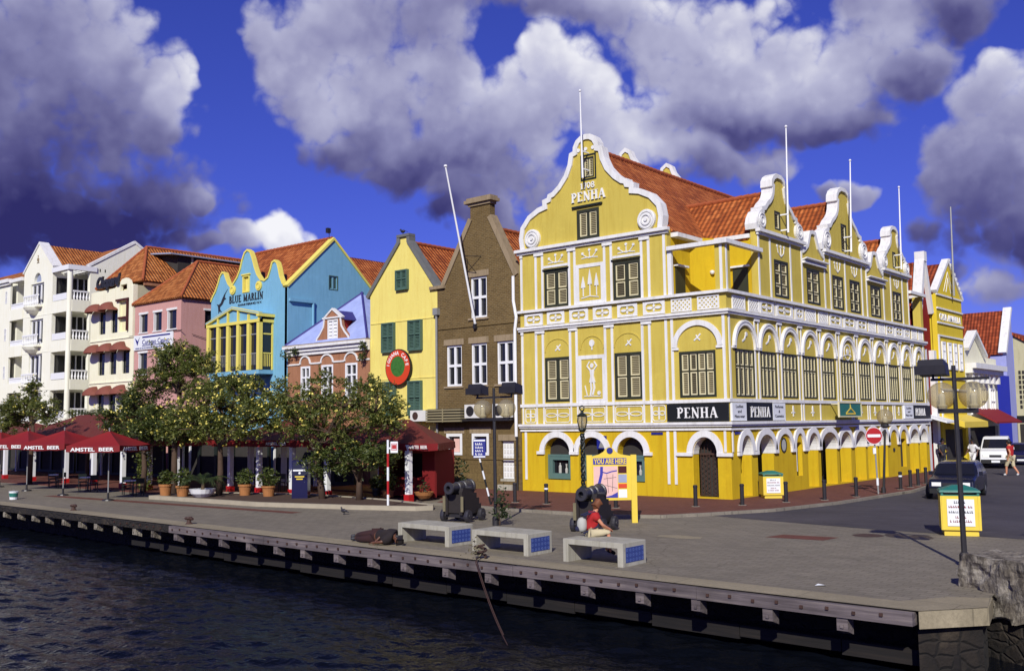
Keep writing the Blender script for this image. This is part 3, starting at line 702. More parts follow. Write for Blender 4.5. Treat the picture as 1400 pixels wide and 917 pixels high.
top = [(YF+.302, 2.9), (59.9, 2.9), (59.9, 8.45), (57.45, 8.45), (57.45, 11.36)] + gablepts(*g3, 11.36) + [(53.3, 11.36), (53.3, 10.5)] + dpts(52.13, 10.5)[1:-1] + [(50.98, 10.5), (50.98, 11.36)] + gablepts(*g2, 11.36) + [(45.34, 11.36), (45.34, 10.5)] + dpts(44.12, 10.5)[1:-1] + [(42.91, 10.5), (42.91, 11.36)] + gablepts(*g1, 11.36) + [(38.36, 11.36), (38.36, 8.45), (YF+.302, 8.45)]
att = [(40.15, 40.72, 11.62, 12.45), (47.75, 48.45, 11.6, 13.0), (55.1, 55.6, 11.6, 12.5)]
mb = MB(G); mb.plate(top, hl + [rect(*a) for a in att], 0, -.3); mb.build('upper_side_wall', 'penha_up', PEN)
lo = [(36.66, .48, 'o'), (38.45, .75, 'l'), (40.24, .68, 'b'), (41.78, .42, 'n'), (43.27, .56, 'o'), (45.09, .94, 'o'), (47.1, .72, 'o'), (49.03, .73, 'o'), (50.75, .70, 'o'), (52.3, .62, 'o'), (53.8, .62, 'b'), (55.36, .6, 'n'), (57.15, .75, 'o'), (58.75, .6, 'o')]
mb = MB(G); mb.plate(rect(YF+.452, 59.9, .06, 2.897), [archhole(c_, w, .14, 1.93, 2.58) for c_, w, k in lo if k in 'ol'] + [archhole(41.78, .3, .72, 2.1, 2.22), archhole(55.36, .45, .55, 2.0, 2.1)], 0, -.55); mb.build('lower_side_wall', 'penha_low', PEN)
# --- hidden faces, floors and rear
mb = MB(); mb.box(-29.34, -29.05, YF+.31, 59.9, .06, 11.3); mb.box(-29.04, -18.9, 59.6, 59.9, .06, 8.4); mb.build('party_wall', 'penha_up', PEN)
mb = MB(); mb.box(-29.0, -21.4, 37.5, 59.5, .05, 11.2); mb.build('inner_core', 'interior', PEN)
mb = MB(); mb.box(-21.39, -18.95, 38.6, 57.3, 8.46, 10.9); mb.box(-21.39, -19.15, 37.1, 59.4, 3.0, 8.2); mb.build('inner_core', 'interior', PEN)
mb = MB(); mb.box(-29.0, -19.15, 37.0, 59.5, .055, .14); mb.build('arcade_floor', 'brick_paving', PEN)
# passage shop-front behind the arcade
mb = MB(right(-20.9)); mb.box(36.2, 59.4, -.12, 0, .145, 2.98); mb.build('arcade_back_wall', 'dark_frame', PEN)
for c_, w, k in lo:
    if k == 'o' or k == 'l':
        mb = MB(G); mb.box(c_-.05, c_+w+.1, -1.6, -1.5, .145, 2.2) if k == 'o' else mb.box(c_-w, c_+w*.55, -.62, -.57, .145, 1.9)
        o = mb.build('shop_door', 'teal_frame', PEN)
        if k == 'l':
            lm = MB(G)
            for i in range(-9, 10):
                for sg in (-1, 1):
                    a, b_ = (c_-.1+i*.16-sg*.8, .2), (c_-.1+i*.16+sg*.8, 1.85)
                    q = [p for p in [(a[0]+(b_[0]-a[0])*t_, a[1]+(b_[1]-a[1])*t_) for t_ in [j/16 for j in range(17)]] if c_-w+.03 < p[0] < c_+w*.55-.03]
                    if len(q) > 1: lm.ribbon([q[0], q[-1]], .022, -.555+.004*sg, -.568)
            lm.build('lattice', 'chrome', o)
        else:
            gm = MB(G); gm.box(c_+.05, c_+w, -1.495, -1.47, .4, 2.0); gm.build('door_glass', 'glass_dark', o)
# --- white trims of the front
def boxes(name, xf, lst, mat='white_trim'):
    mb = MB(xf)
    for a in lst: mb.box(*a)
    return each(mb, name, mat, PEN)
boxes('cornice', F, [(-29.45, -21.17, .002, .10, 11.13, 11.24), (-29.52, -21.10, .002, .22, 11.242, 11.38)])
boxes('string_course', F, [(-29.42, XR+.16, .002, .16, 8.36, 8.48), (-29.40, XR+.12, .002, .12, 7.49, 7.58), (-29.42, XR+.18, .002, .18, 7.582, 7.69), (-29.38, XR+.06, .002, .06, 3.95, 4.09), (-29.42, XR+.2, .002, .2, 3.06, 3.17), (-29.40, XR+.14, .002, .14, 2.98, 3.058), (-29.38, XR+.08, .002, .08, 2.83, 2.915)])
boxes('string_course', G, [(YF, 59.98, .002, .16, 8.36, 8.48), (YF, 59.96, .002, .12, 7.49, 7.58), (YF, 59.98, .002, .18, 7.582, 7.69), (YF, 59.94, .002, .06, 3.95, 4.09), (YF, 59.98, .002, .2, 3.06, 3.17), (YF, 59.96, .002, .14, 2.98, 3.058), (YF, 59.94, .002, .08, 2.83, 2.915)])
S3 = [-29.23, -28.36, -27.97, -26.41, -26.1, -24.46, -24.1, -22.53, -22.17, -21.40]
S2 = [-29.23, -28.41, -28.0, -26.43, -26.07, -24.51, -24.14, -22.58, -22.22, -21.41, -21.12, -18.74]
mb = MB(F)
for s_ in S3: mb.box(s_-.06, s_+.06, .001, .035, 8.482, 11.128)
for s_ in S2: mb.box(s_-.06, s_+.06, .001, .035, 4.092, 7.488)
for s_ in S2[:-2]: mb.box(s_-.04, s_+.04, .001, .03, 3.172, 3.948)
for s_ in (-29.1, -21.45, -21.11): mb.box(s_-.06, s_+.06, .001, .035, .62, 2.828)
for s_ in (-18.82,): mb.box(s_-.05, s_+.05, .001, .035, 1.96, 2.828)
for a, b_ in ((-29.3, -29.14), (-28.44, -27.88), (-26.5, -26.02), (-24.55, -24.02), (-22.62, -22.1)):
    mb.box(a, b_, .036, .075, 10.98, 11.126); mb.box(a, b_, .036, .075, 7.34, 7.486)
for a, b_ in ((-27.89, -26.49), (-24.02, -22.6)): mb.box(a, b_, .001, .03, 10.36, 10.47)
each(mb, 'pilaster_strip', 'white_trim', PEN)
mb = MB(F); mb.ribbon(rect(-25.87, -24.67, 8.63, 10.14), .16, .032, .001, -.08, True); mb.ribbon(rect(-25.83, -24.69, 4.24, 6.02), .17, .032, .001, -.085, True); each(mb, 'panel_frame', 'white_trim', PEN)
mb = MB(F)
for a, b_ in ((-29.09, -28.5), (-27.91, -26.53), (-25.97, -24.6), (-24.04, -22.66), (-22.16, -21.54)):
    c_ = .07; z0, z1 = 3.24, 3.88
    mb.ribbon([(a+c_, z0), (b_-c_, z0), (b_, z0+c_), (b_, z1-c_), (b_-c_, z1), (a+c_, z1), (a, z1-c_), (a, z0+c_)], .03, .03, .001, 0, True)
    cx, hx = (a+b_)/2, (b_-a)/2
    for sg in (-1, 1):
        mb.ribbon([(cx+sg*hx*(.5+.42*math.cos(2*math.pi*i/14)), 3.56+.085*math.sin(2*math.pi*i/14)) for i in range(14)], .035, .03, .001, 0, True)
    mb.box(cx-.028, cx+.028, .001, .031, 3.3, 3.82)
each(mb, 'frieze_ornament', 'white_trim', PEN)
for a, b_ in ((-29.07, -27.98), (-27.72, -26.73), (-26.43, -25.4), (-25.12, -24.12), (-23.82, -22.8), (-22.5, -21.43)): plaque(PEN, F, a, b_, 7.74, 8.3)
for a, b_ in ((-21.12, -20.15), (-19.88, -18.89)): lattice(PEN, F, a, b_, 7.74, 8.3)
# gable coping, scrolls, finial ridge
mb = MB(F); mb.ribbon(gout[::-1], .24, .08, -.36, -.02); mb.build('gable_coping', 'white_trim', PEN)
for sg in (-1, 1):
    mb = MB(F); cx, cz = GC+sg*3.15, 11.84
    mb.disc(cx, cz, .44, .13, .081 if 0 else .002, 28)
    for r_, d_ in ((.36, .17), (.22, .19)): mb.ribbon([(cx+r_*math.cos(2*math.pi*i/24), cz+r_*math.sin(2*math.pi*i/24)) for i in range(24)], .07, d_, .12, 0, True)
    mb.disc(cx, cz, .09, .2, .12, 12); mb.build('scroll', 'white_trim', PEN)
mb = MB(F); mb.box(-26.15, -24.5, .002, .10, 12.9, 12.98); mb.ribbon(rect(-25.58, -24.87, 14.18, 15.22), .07, .03, .001, -.035, True); each(mb, 'window_hood', 'dark_frame', PEN)
for s_ in (-25.75, -25.35, -24.95):
    mb = MB(F); mb.disc(s_, 15.55, .09, .04, .001, 10); mb.build('rosette', 'white_trim', PEN)
roman('date_numerals', '1708', 'text_white', PEN, F, -25.66, 13.72, .27, .78, .01, .05)
roman('gable_lettering', 'PENHA', 'text_white', PEN, F, -26.18, 13.17, .43, 1.86, .01, .06)
# arch surrounds
for c_, w in fa:
    mb = MB(F); mb.ribbon(arcpts(c_, 1.9, w+.14, .80, 180, 0, 18), .27, .07, .001); mb.build('arch_surround', 'white_trim', PEN)
boxes('impost', F, [(-28.42, -28.0, .002, .1, 1.79, 1.93), (-26.55, -26.07, .002, .1, 1.79, 1.93), (-24.61, -24.01, .002, .1, 1.79, 1.93), (-22.63, -22.22, .002, .1, 1.79, 1.93), (-21.06, -20.3, .002, .1, 1.79, 1.93), (-19.18, XR+.1, .002, .1, 1.79, 1.93)])
mb = MB(F); mb.ribbon(arcpts(-19.74, 1.9, .69, .80, 180, 0, 18), .27, .07, .001); mb.ribbon(arcpts(-19.74, 1.87, .545, .665, 180, 0, 16), .012, -.001, -.44); mb.build('arch_surround', 'white_trim', PEN)
mb = MB(F); mb.ribbon(arcpts(-19.95, 6.25, 1.05, .98, 180, 0, 22), .22, .08, .001); mb.box(-21.1, -20.82, .001, .075, 6.14, 6.24); mb.box(-19.08, -18.8, .001, .075, 6.14, 6.24); mb.build('arch_surround', 'white_trim', PEN)
mb = MB(F)
for c_, w in ((-27.17, .71), (-25.23, .62), (-23.33, .71)): mb.ribbon(arcpts(c_, 6.45, w, .6, 180, 0, 14), .05, .03, .001)
mb.build('blind_arches', 'penha_up', PEN)
# relief ornaments
mb = MB(F)
for cx in (-27.18, -25.26, -23.3):
    for k, (ox, oz) in enumerate(((-.38, .02), (0, .16), (.38, .1))):
        mb.ribbon([(cx, 10.55), (cx+ox*.5, 10.62), (cx+ox, 10.72+oz)], .035, .03, .001); mb.disc(cx+ox, 10.76+oz, .065, .04+.003*k, .001, 8)
    mb.ribbon([(cx-.45, 10.56), (cx, 10.6), (cx+.45, 10.56)], .04, .026, .001)
for ox, h_ in ((-.37, .95), (0, 1.25), (.36, 1.05)):
    cx = -25.27+ox; mb.box(cx-.022, cx+.022, .001, .033, 8.84, 8.84+h_*.5); mb.plate([(cx-.11, 8.8+h_*.45), (cx+.11, 8.8+h_*.45), (cx+.09, 8.8+h_*.62), (cx, 8.8+h_), (cx-.09, 8.8+h_*.62)], (), .038, .001)
mb.ribbon([(-25.75, 8.76), (-25.27, 8.84), (-24.8, 8.76)], .04, .03, .001)
cx = -25.25                                       # dancing figure on the middle panel
mb.disc(cx, 5.72, .085, .05, .001, 12, .11); mb.plate([(cx-.12, 5.55), (cx+.12, 5.55), (cx+.09, 5.25), (cx+.17, 4.98), (cx-.15, 4.98), (cx-.08, 5.25)], (), .046, .001)
for sg in (-1, 1): mb.ribbon([(cx+sg*.1, 5.52), (cx+sg*.26, 5.7), (cx+sg*.12, 5.9)], .05, .043, .001)
mb.ribbon([(cx+.08, 5.0), (cx+.12, 4.72), (cx+.02, 4.42)], .08, .042, .001); mb.ribbon([(cx-.07, 5.0), (cx-.04, 4.7), (cx-.1, 4.4)], .08, .044, .001)
mb.disc(cx+.36, 4.5, .09, .04, .001, 12); mb.ribbon([(cx-.28, 4.4), (cx-.4, 4.85)], .04, .03, .001); mb.ribbon([(cx-.45, 4.37), (cx+.45, 4.36)], .035, .03, .001)
for cx in (-27.15, -23.3, -19.95):
    mb.ribbon([(cx-.14, 6.5), (cx+.02, 6.62), (cx+.16, 6.76)], .06, .03, .001); mb.ribbon([(cx-.04, 6.72), (cx+.04, 6.58), (cx+.14, 6.5)], .05, .034, .001)
mb.disc(-25.23, 6.72, .14, .04, .001, 12, .16); mb.box(-25.26, -25.2, .001, .03, 6.42, 6.6)
each(mb, 'relief_ornament', 'white_trim', PEN)
# front windows
for i, q in enumerate(wins_f):
    if i == 3: shutter_window(PEN, F, q[0], q[1], q[2], q[3], 2, [], .04, .06)
    elif i == 2: shutter_window(PEN, F, *q, 2, [], .14, .14)
    elif i == 6: shutter_window(PEN, F, *q, 4, [5.25], .07, .10)
    else: shutter_window(PEN, F, *q, 2, [(q[2]+q[3])/2 - .02], .19, .12)
mb = MB(F)
for s_ in (-27.17, -23.32): mb.box(s_-.75, s_+.75, .002, .09, 10.24, 10.30)
each(mb, 'window_hood', 'dark_frame', PEN)
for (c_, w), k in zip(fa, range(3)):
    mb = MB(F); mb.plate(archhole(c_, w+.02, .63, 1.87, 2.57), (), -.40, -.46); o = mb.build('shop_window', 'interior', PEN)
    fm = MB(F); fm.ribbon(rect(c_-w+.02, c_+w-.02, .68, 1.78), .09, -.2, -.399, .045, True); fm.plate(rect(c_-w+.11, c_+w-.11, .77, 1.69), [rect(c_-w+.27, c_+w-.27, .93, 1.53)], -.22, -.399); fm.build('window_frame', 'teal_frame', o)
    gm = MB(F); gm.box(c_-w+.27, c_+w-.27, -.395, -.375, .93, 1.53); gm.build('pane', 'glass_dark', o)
    dm = MB(F); dm.lathe([(.07, .94), (.07, 1.25), (.03, 1.32), (.03, 1.4)], (c_-.08, -.3, 0), 10); dm.lathe([(.06, .94), (.07, 1.1), (.03, 1.2), (.05, 1.36)], (c_+.28, -.3, 0), 10); dm.build('display_goods', 'cloth_grey', o)
# door grille in the corner arch
mb = MB(F); mb.plate(archhole(-19.74, .57, .14, 1.85, 2.56), (), -.6, -.66); o = mb.build('corner_door', 'interior', PEN)
gm = MB(F)
for i in range(8): x_ = -20.24 + i*.143; gm.box(x_-.012, x_+.012, -.5, -.48, .16, 1.85)
for i in range(-2, 9):
    for a, b_ in ((-20.27, -19.78), (-19.7, -19.21)):
        for sg in (-1, 1):
            z_ = .25+i*.2; gm.ribbon([(a, max(.2, min(1.8, z_))), (b_, max(.2, min(1.8, z_+sg*.35)))], .014, -.476+.004*sg, -.48+.004*sg)
gm.box(-20.28, -19.2, -.5, -.47, 1.83, 1.9)
for i in range(7): gm.ribbon([(-20.2+i*.15, 1.9), (-20.2+i*.15, 2.25)], .025, -.48, -.5)
gm.build('folding_grille', 'rust_iron', o)
# --- right facade
CR = [37.95, 40.1, 42.24, 44.38, 46.65, 49.02, 51.22, 53.36, 55.46, 57.53]
mb = MB(G)
for s_ in CR:
    for sg in (-.17, .17): mb.box(s_+sg-.05, s_+sg+.05, .001, .035, 4.092, 7.488)
    mb.box(s_-.24, s_+.24, .036, .075, 7.34, 7.486)
for s_ in (35.55, 59.55): mb.box(s_-.06, s_+.06, .001, .035, 4.092, 7.488); mb.box(s_-.05, s_+.05, .001, .035, 1.96, 2.828)
for s_ in (38.44, 39.55, 41.62, 42.83, 45.42, 46.12, 48.02, 50.25, 50.9, 53.38, 54.55, 56.42, 57.37): mb.box(s_-.06, s_+.06, .001, .033, 8.482, 11.128 if s_ not in (99,) else 10)
each(mb, 'pilaster_strip', 'white_trim', PEN)
for i, (c_, w) in enumerate(up):
    mb = MB(G); mb.ribbon(arcpts(c_, 6.22, w+.11, 1.0, 180, 0, 16), .22, .10, .001); mb.ribbon(arcpts(c_, 6.22, w+.17, 1.06, 180, 0, 16), .06, .13, .101)
    mb.box(c_-w-.28, c_-w, .001, .09, 6.13, 6.22); mb.box(c_+w, c_+w+.28, .001, .09, 6.13, 6.22); mb.build('arch_surround', 'white_trim', PEN)
    om = MB(G)
    if i == 5: om.ribbon(arcpts(c_, 6.5, .4, .38, 0, 350, 14), .05, .03, .001); om.disc(c_, 6.55, .14, .04, .001, 10); om.ribbon([(c_-.5, 6.32), (c_, 6.4), (c_+.5, 6.32)], .05, .035, .001)
    else: om.ribbon([(c_-.2, 6.45), (c_+.02, 6.55), (c_+.16, 6.78)], .07, .03, .001); om.disc(c_+.16, 6.76, .09, .04, .001, 8)
    om.build('relief_ornament', 'white_trim', PEN)
    shutter_window(PEN, G, c_-w, c_+w, 4.17, 6.12, 4 if w > .6 else 3, [5.42], .085, .06)
for a, b_ in w3: shutter_window(PEN, G, a, b_, 8.6, 10.25, 2, [9.15, 9.72], .12, .1)
for q in att: shutter_window(PEN, G, *q, 1, [], .03, .06)
pat = [('l', 35.86, 36.98), ('l', 37.30, 38.28), ('p', 38.36, 39.62), ('p', 39.98, 41.53), ('p', 41.92, 42.76), ('l', 42.95, 44.15), ('l', 44.45, 45.6), ('p', 45.8, 47.2), ('p', 47.6, 49.0), ('p', 49.35, 50.6), ('l', 50.85, 51.95), ('l', 52.25, 53.3), ('p', 53.5, 54.6), ('p', 54.95, 56.1), ('p', 56.4, 57.3), ('l', 57.6, 58.5), ('l', 58.75, 59.6)]
for k, a, b_ in pat: (lattice if k == 'l' else plaque)(PEN, G, a, b_, 7.74, 8.3)
mb = MB(G)
for i in range(len(pat)-1):
    a, b_ = pat[i][2], pat[i+1][1]
    if pat[i][0] == 'p' and pat[i+1][0] == 'p': mb.box(a+.05, a+.13, .001, .03, 7.71, 8.34); mb.box(b_-.13, b_-.05, .001, .03, 7.71, 8.34)
each(mb, 'balustrade_strip', 'white_trim', PEN)
for c_, w, k in lo:
    mb = MB(G); mb.ribbon(arcpts(c_, 1.95, w+.13, .79, 180, 0, 16), .26, .09, .001)
    if k in 'ol':
        mb.ribbon(arcpts(c_, 1.945, w-.008, .627, 180, 0, 14), .012, -.001, -.54)
    mb.box(c_-w-.27, c_-w, .001, .10, 1.80, 1.94); mb.box(c_+w, c_+w+.27 if c_+w+.27 < 59.9 else 59.9, .001, .102, 1.802, 1.942)
    mb.build('arch_surround', 'white_trim', PEN)
    if k in 'ol':
        mb = MB(G); mb.box(c_+w-.012, c_+w-.001, -.54, .0, 1.80, 1.944); mb.build('impost', 'white_trim', PEN)
mb = MB(G); mb.ribbon([(40.2+.26*math.cos(2*math.pi*i/20), 2.12+.3*math.sin(2*math.pi*i/20)) for i in range(20)], .05, .03, .001, 0, True); o = mb.build('oval_frame', 'sign_black', PEN)
mb = MB(G); mb.disc(40.2, 2.12, .22, .02, .001, 18, .26); mb.build('oval_plate', 'cloth_grey', o)
mb = MB(G); mb.box(41.46, 42.1, -.3, -.2, .7, 2.2); o = mb.build('niche_window', 'dark_frame', PEN)
mb = MB(G); mb.box(41.62, 41.94, -.199, -.17, .9, 2.0); mb.build('pane', 'sign_white', o)
mb = MB(G); mb.box(54.9, 55.82, -.3, -.2, .5, 2.1); mb.build('niche_window', 'interior', PEN)
mb = MB(G); mb.box(53.75, 53.95, .001, .05, 1.45, 1.62); mb.build('meter_box', 'iron', PEN)
# side gables: cornices, coping, scrolls, poles
for (c_, hw, h_), a, b_ in ((g1, 38.3, 42.95), (g2, 45.3, 51.05), (g3, 53.25, 57.5)):
    boxes('cornice', G, [(a, b_, .002, .10, 11.13, 11.24), (a-.06, b_+.06, .002, .22, 11.242, 11.38)])
    pts = gablepts(c_, hw, h_, 11.38)
    mb = MB(G); mb.ribbon(pts[::-1], .19, .09, -.46, -.01); mb.build('gable_coping', 'white_trim', PEN)
    for sg in (-1, 1):
        mb = MB(G); cx, cz = c_+sg*hw*.84, 11.38+h_*.155; r0_ = hw*.17
        mb.disc(cx, cz, r0_, .12, .002, 20)
        for r_ in (.75, .4): mb.ribbon([(cx+r0_*r_*math.cos(2*math.pi*i/16), cz+r0_*r_*math.sin(2*math.pi*i/16)) for i in range(16)], .05, .16, .11, 0, True)
        mb.build('scroll', 'white_trim', PEN)
for c_ in (44.12, 52.13):
    mb = MB(G); mb.ribbon(dpts(c_, 10.5)[1:-1][::-1], .18, .08, -.5, -.02); mb.build('dormer_coping', 'white_trim', PEN)
    mb = MB(G); mb.box(c_-1.28, c_+1.28, .002, .16, 10.42, 10.53); mb.raw([(c_-1.3, .0, 10.53), (c_+1.3, .0, 10.53), (c_+1.3, .28, 10.62), (c_-1.3, .28, 10.62), (c_-1.3, .0, 10.6), (c_+1.3, .0, 10.6), (c_+1.3, .28, 10.68), (c_-1.3, .28, 10.68)], [(0, 1, 2, 3), (4, 5, 6, 7), (0, 1, 5, 4), (1, 2, 6, 5), (2, 3, 7, 6), (3, 0, 4, 7)]); mb.build('eave_gutter', 'white_trim', PEN)
mb = MB(G)
for a, b_ in w3:
    cx = (a+b_)/2
    if abs(cx-44.12) < .2 or abs(cx-52.13) < .9: continue
    for ox in (-.35, 0, .35): mb.ribbon([(cx, 10.42), (cx+ox*.8, 10.6), (cx+ox, 10.85)], .04, .03, .001); mb.disc(cx+ox, 10.88, .07, .036, .001, 8)
each(mb, 'relief_ornament', 'white_trim', PEN)
for p0, p1 in (((-25.2, YF-.5, 14.1), (-25.25, YF-.5, 18.05)), ((XR+.35, 40.75, 11.5), (XR+.35, 40.95, 16.3)), ((XR+.35, 48.1, 11.55), (XR+.35, 48.5, 16.25)), ((XR+.35, 55.45, 11.5), (XR+.35, 55.7, 16.15))):
    mb = MB(); mb.tube([p0, p1], .05, 8, .03); mb.lathe([(.0, 0), (.06, .04), (.06, .1), (0, .14)], p1, 8)
    if p0[0] > -20: mb.box(XR, p0[0]+.04, p0[1]-.02, p0[1]+.02, 12.3, 12.36); mb.box(XR, p0[0]+.04, p0[1]-.02, p0[1]+.02, 11.6, 11.66)
    else: mb.box(p0[0]-.02, p0[0]+.02, p0[1], YF, 14.5, 14.56); mb.box(p0[0]-.02, p0[0]+.02, p0[1], YF, 15.3, 15.36)
    mb.build('flagpole', 'white_paint', PEN)
# --- corner gallery and far gallery
def gallery(y0, y1, ypost0, ypost1, mir):
    mb = MB(); mb.box(-21.3, XR-.31, y0+.02, y1, 8.40, 8.459); mb.build('gallery_floor', 'cement_trim', PEN)
    mb = MB(); mb.box(-19.04, XR-.003, ypost0, ypost1, 8.481, 10.345); mb.build('gallery_post', 'penha_up', PEN)
    mb = MB()
    if not mir:
        mb.box(-18.82, -18.70, YF-.03, YF-.001, 8.482, 10.345); mb.box(XR, XR+.03, 35.45, 35.57, 8.482, 10.345)
        mb.box(-21.2, -18.40, YF-.18, YF+.14, 10.35, 10.52); mb.box(-18.66, -18.40, YF+.142, 38.5, 10.352, 10.522)
        mb.box(-21.24, -21.05, YF-.04, YF+.1, 8.482, 10.345)
    else: mb.box(-18.7, -18.40, 57.4, 60.1, 10.352, 10.522); mb.box(-21.2, -18.702, 59.85, 60.1, 10.35, 10.52)
    mb.build('gallery_beam', 'white_trim', PEN)
gallery(35.4, 38.36, 35.403, 35.85, False); gallery(57.45, 59.9, 59.5, 59.9, True)
mb = MB(); mb.raw([(x, y, z) for z in (8.46, 11.2) for x, y in ((-21.26, 35.71), (-21.26, 37.3), (-20.5, 38.36), (-18.9, 38.36), (-18.9, 38.58), (-21.4, 38.58), (-21.4, 35.71))], [(0, 1, 8, 7), (1, 2, 9, 8), (2, 3, 10, 9), (3, 4, 11, 10), (4, 5, 12, 11), (5, 6, 13, 12), (6, 0, 7, 13), (7, 8, 9, 10, 11, 12, 13)])
mb.build('gallery_wall', 'penha_low', PEN)
mb = MB(); mb.box(-21.255, -21.2, 36.0, 36.75, 8.47, 9.75); o = mb.build('gallery_door', 'shutter_dark', PEN)
mb = MB(); mb.box(-21.255, -21.05, 35.9, 36.85, 9.78, 9.86); mb.build('door_hood', 'white_trim', o)
mb = MB(); mb.box(-19.75, -19.05, 38.30, 38.355, 8.47, 9.75); o = mb.build('gallery_door', 'shutter_dark', PEN)
mb = MB(); mb.box(-19.85, -18.95, 38.2, 38.355, 9.78, 9.86); mb.build('door_hood', 'white_trim', o)
mb = MB(); mb.box(-21.25, -20.9, 35.71, 38.4, 11.0, 11.18); mb.box(-20.9, -18.9, 38.25, 38.55, 11.02, 11.2); each(mb, 'gutter', 'white_trim', PEN)
mb = MB(); mb.lathe([(.07, 9.6), (.1, 9.66), (.1, 9.74), (0, 9.78)], (-20.6, 38.05, 0), 10); mb.build('wall_lamp', 'white_paint', PEN)
# --- roofs
mb = MB(); RZ, EZ = 15.6, 11.28
mb.slab([(-25.3, 35.72, RZ), (-25.3, 59.9, RZ), (-21.15, 59.9, EZ), (-21.15, 35.72, EZ)], .12)
mb.slab([(-25.3, 35.72, RZ), (-25.3, 59.9, RZ), (-29.4, 59.9, EZ), (-29.4, 35.72, EZ)], .12)
mb.build('roof', 'tile_red', PEN)
for (c_, hw, h_), rz in ((g1, 13.35), (g2, 14.15), (g3, 13.2)):
    e = hw+.05; xe = -25.3 + (RZ-rz)*4.15/4.32 - .1; xv = -21.3
    mb = MB()
    for sg in (-1, 1): mb.slab([(xe, c_, rz), (-19.0, c_, rz), (-19.0, c_+sg*e, 11.0), (xv, c_+sg*e, 11.0)], .1)
    o = mb.build('roof', 'tile_red', PEN)
    rm = MB()
    n = int((-19.0-xe)/.36)
    for i in range(n): a = xe + i*.36; rm.tube([(a, c_, rz+.02), (a+.37, c_, rz+.05)], .11, 8)
    rm.build('ridge_tiles', 'ridge_clay', o)
mb = MB()
for a, b_ in ((42.9, 45.4), (50.9, 53.35)): mb.slab([(-21.3, a, 11.3), (-21.3, b_, 11.3), (-18.85, b_, 10.55), (-18.85, a, 10.55)], .1)
for c_ in (44.12, 52.13):
    for sg in (-1, 1): mb.slab([(-21.6, c_, 11.95), (-18.85, c_, 11.95), (-18.85, c_+sg*1.05, 10.9), (-21.6, c_+sg*1.05, 10.9)], .08)
mb.build('roof', 'tile_red', PEN)
rm = MB()
for i in range(66): rm.tube([(-25.3, 35.8+i*.36, RZ+.02), (-25.3, 36.17+i*.36, RZ+.05)], .12, 8)
rm.build('ridge_tiles', 'ridge_clay', PEN)
mb = MB()                                          # monitor roof behind the main ridge
for sg in (-1, 1): mb.slab([(-26.3, 40.2, 16.2), (-26.3, 43.9, 16.2), (-26.3+sg*1.0, 43.9, 15.25), (-26.3+sg*1.0, 40.2, 15.25)], .1)
mb.build('monitor_roof', 'tile_red', PEN)
for y_ in (40.1, 44.0):
    gg = [(.95, .3), (.9, .75), (.75, .95), (.55, 1.2), (.4, 1.4), (.28, 1.72), (0, 1.9)]; pts = [(-26.3+a, 14.8+b_) for a, b_ in gg] + [(-26.3-a, 14.8+b_) for a, b_ in reversed(gg[:-1])]
    mb = MB(front(y_)); mb.plate(pts, (), 0, -.2); o = mb.build('monitor_gable', 'penha_up', PEN)
    mb = MB(front(y_)); mb.ribbon(pts[::-1], .18, .06, -.26, -.02); mb.build('gable_coping', 'white_trim', o)
# --- signs on the building
def signboard(xf, s0, s1, z0, z1, name='signboard', mat='sign_black', d=.06):
    mb = MB(xf); mb.box(s0, s1, .002 if d < .3 else d-.05, d, z0, z1); return mb.build(name, mat, PEN)
o = signboard(F, -21.42, XR-.01, 3.2, 3.92, d=.1); roman('lettering', 'PENHA', 'text_white', o, F, -20.93, 3.34, .42, 1.85, .1, .02)
o = signboard(G, YF+.05, 36.66, 3.2, 3.92, mat='sign_white', d=.1)
for i, w_ in enumerate(('Ladies', 'and', 'Mens-wear')): text('lettering', w_, 'text_black', o, G, 36.05, 3.72-i*.2, .12, [.62, .32, .86][i], .01, .1, align='CENTER')
o = signboard(G, 36.7, 39.06, 3.2, 3.93, d=.1); roman('lettering', 'PENHA', 'text_white', o, G, 37.0, 3.34, .42, 1.8, .1, .02)
o = signboard(G, 39.1, 40.28, 3.2, 3.93, mat='sign_white', d=.1)
for i, w_ in enumerate(('Perfumes', '&', 'Cosmetics')): text('lettering', w_, 'text_black', o, G, 39.7, 3.72-i*.2, .12, [.8, .14, .84][i], .01, .1, align='CENTER')
o = signboard(G, 57.1, 60.1, 3.2, 3.93, d=.1); roman('lettering', 'PENHA', 'text_white', o, G, 57.4, 3.36, .4, 1.7, .1, .02)
o = signboard(G, 55.6, 57.05, 3.2, 3.93, mat='sign_white', d=.1)
for i, w_ in enumerate(('Ladies', 'and', 'Mens-wear')): text('lettering', w_, 'text_black', o, G, 56.3, 3.72-i*.2, .12, [.8, .4, 1.1][i], .01, .1, align='CENTER')
o = signboard(G, 45.2, 47.9, 3.36, 3.96, mat='paint_green', d=.55)
mb = MB(G); mb.ribbon(rect(45.2, 47.9, 3.36, 3.96), .06, .58, .5, -.03, True); mb.box(45.5, 45.56, .0, .5, 3.9, 3.94); mb.box(47.5, 47.56, .0, .5, 3.9, 3.94); mb.build('sign_frame', 'shutter_cream', o)
mb = MB(G); mb.ribbon([(46.0, 3.48), (46.55, 3.72), (46.55, 3.86), (46.62, 3.72), (47.15, 3.48)], .06, .57, .551); mb.ribbon([(46.0, 3.46), (47.15, 3.46)], .07, .575, .551); mb.build('emblem', 'paint_yellow', o)
mb = MB(G)
for c_ in [41.3, 43.4, 49.4, 51.3, 53.2, 54.9]:
    mb.box(c_-.03, c_+.03, .001, .03, 3.36, 3.78); mb.box(c_-.17, c_+.17, .001, .028, 3.5, 3.56); lens(mb, c_, 3.68, .06, .16, .035)
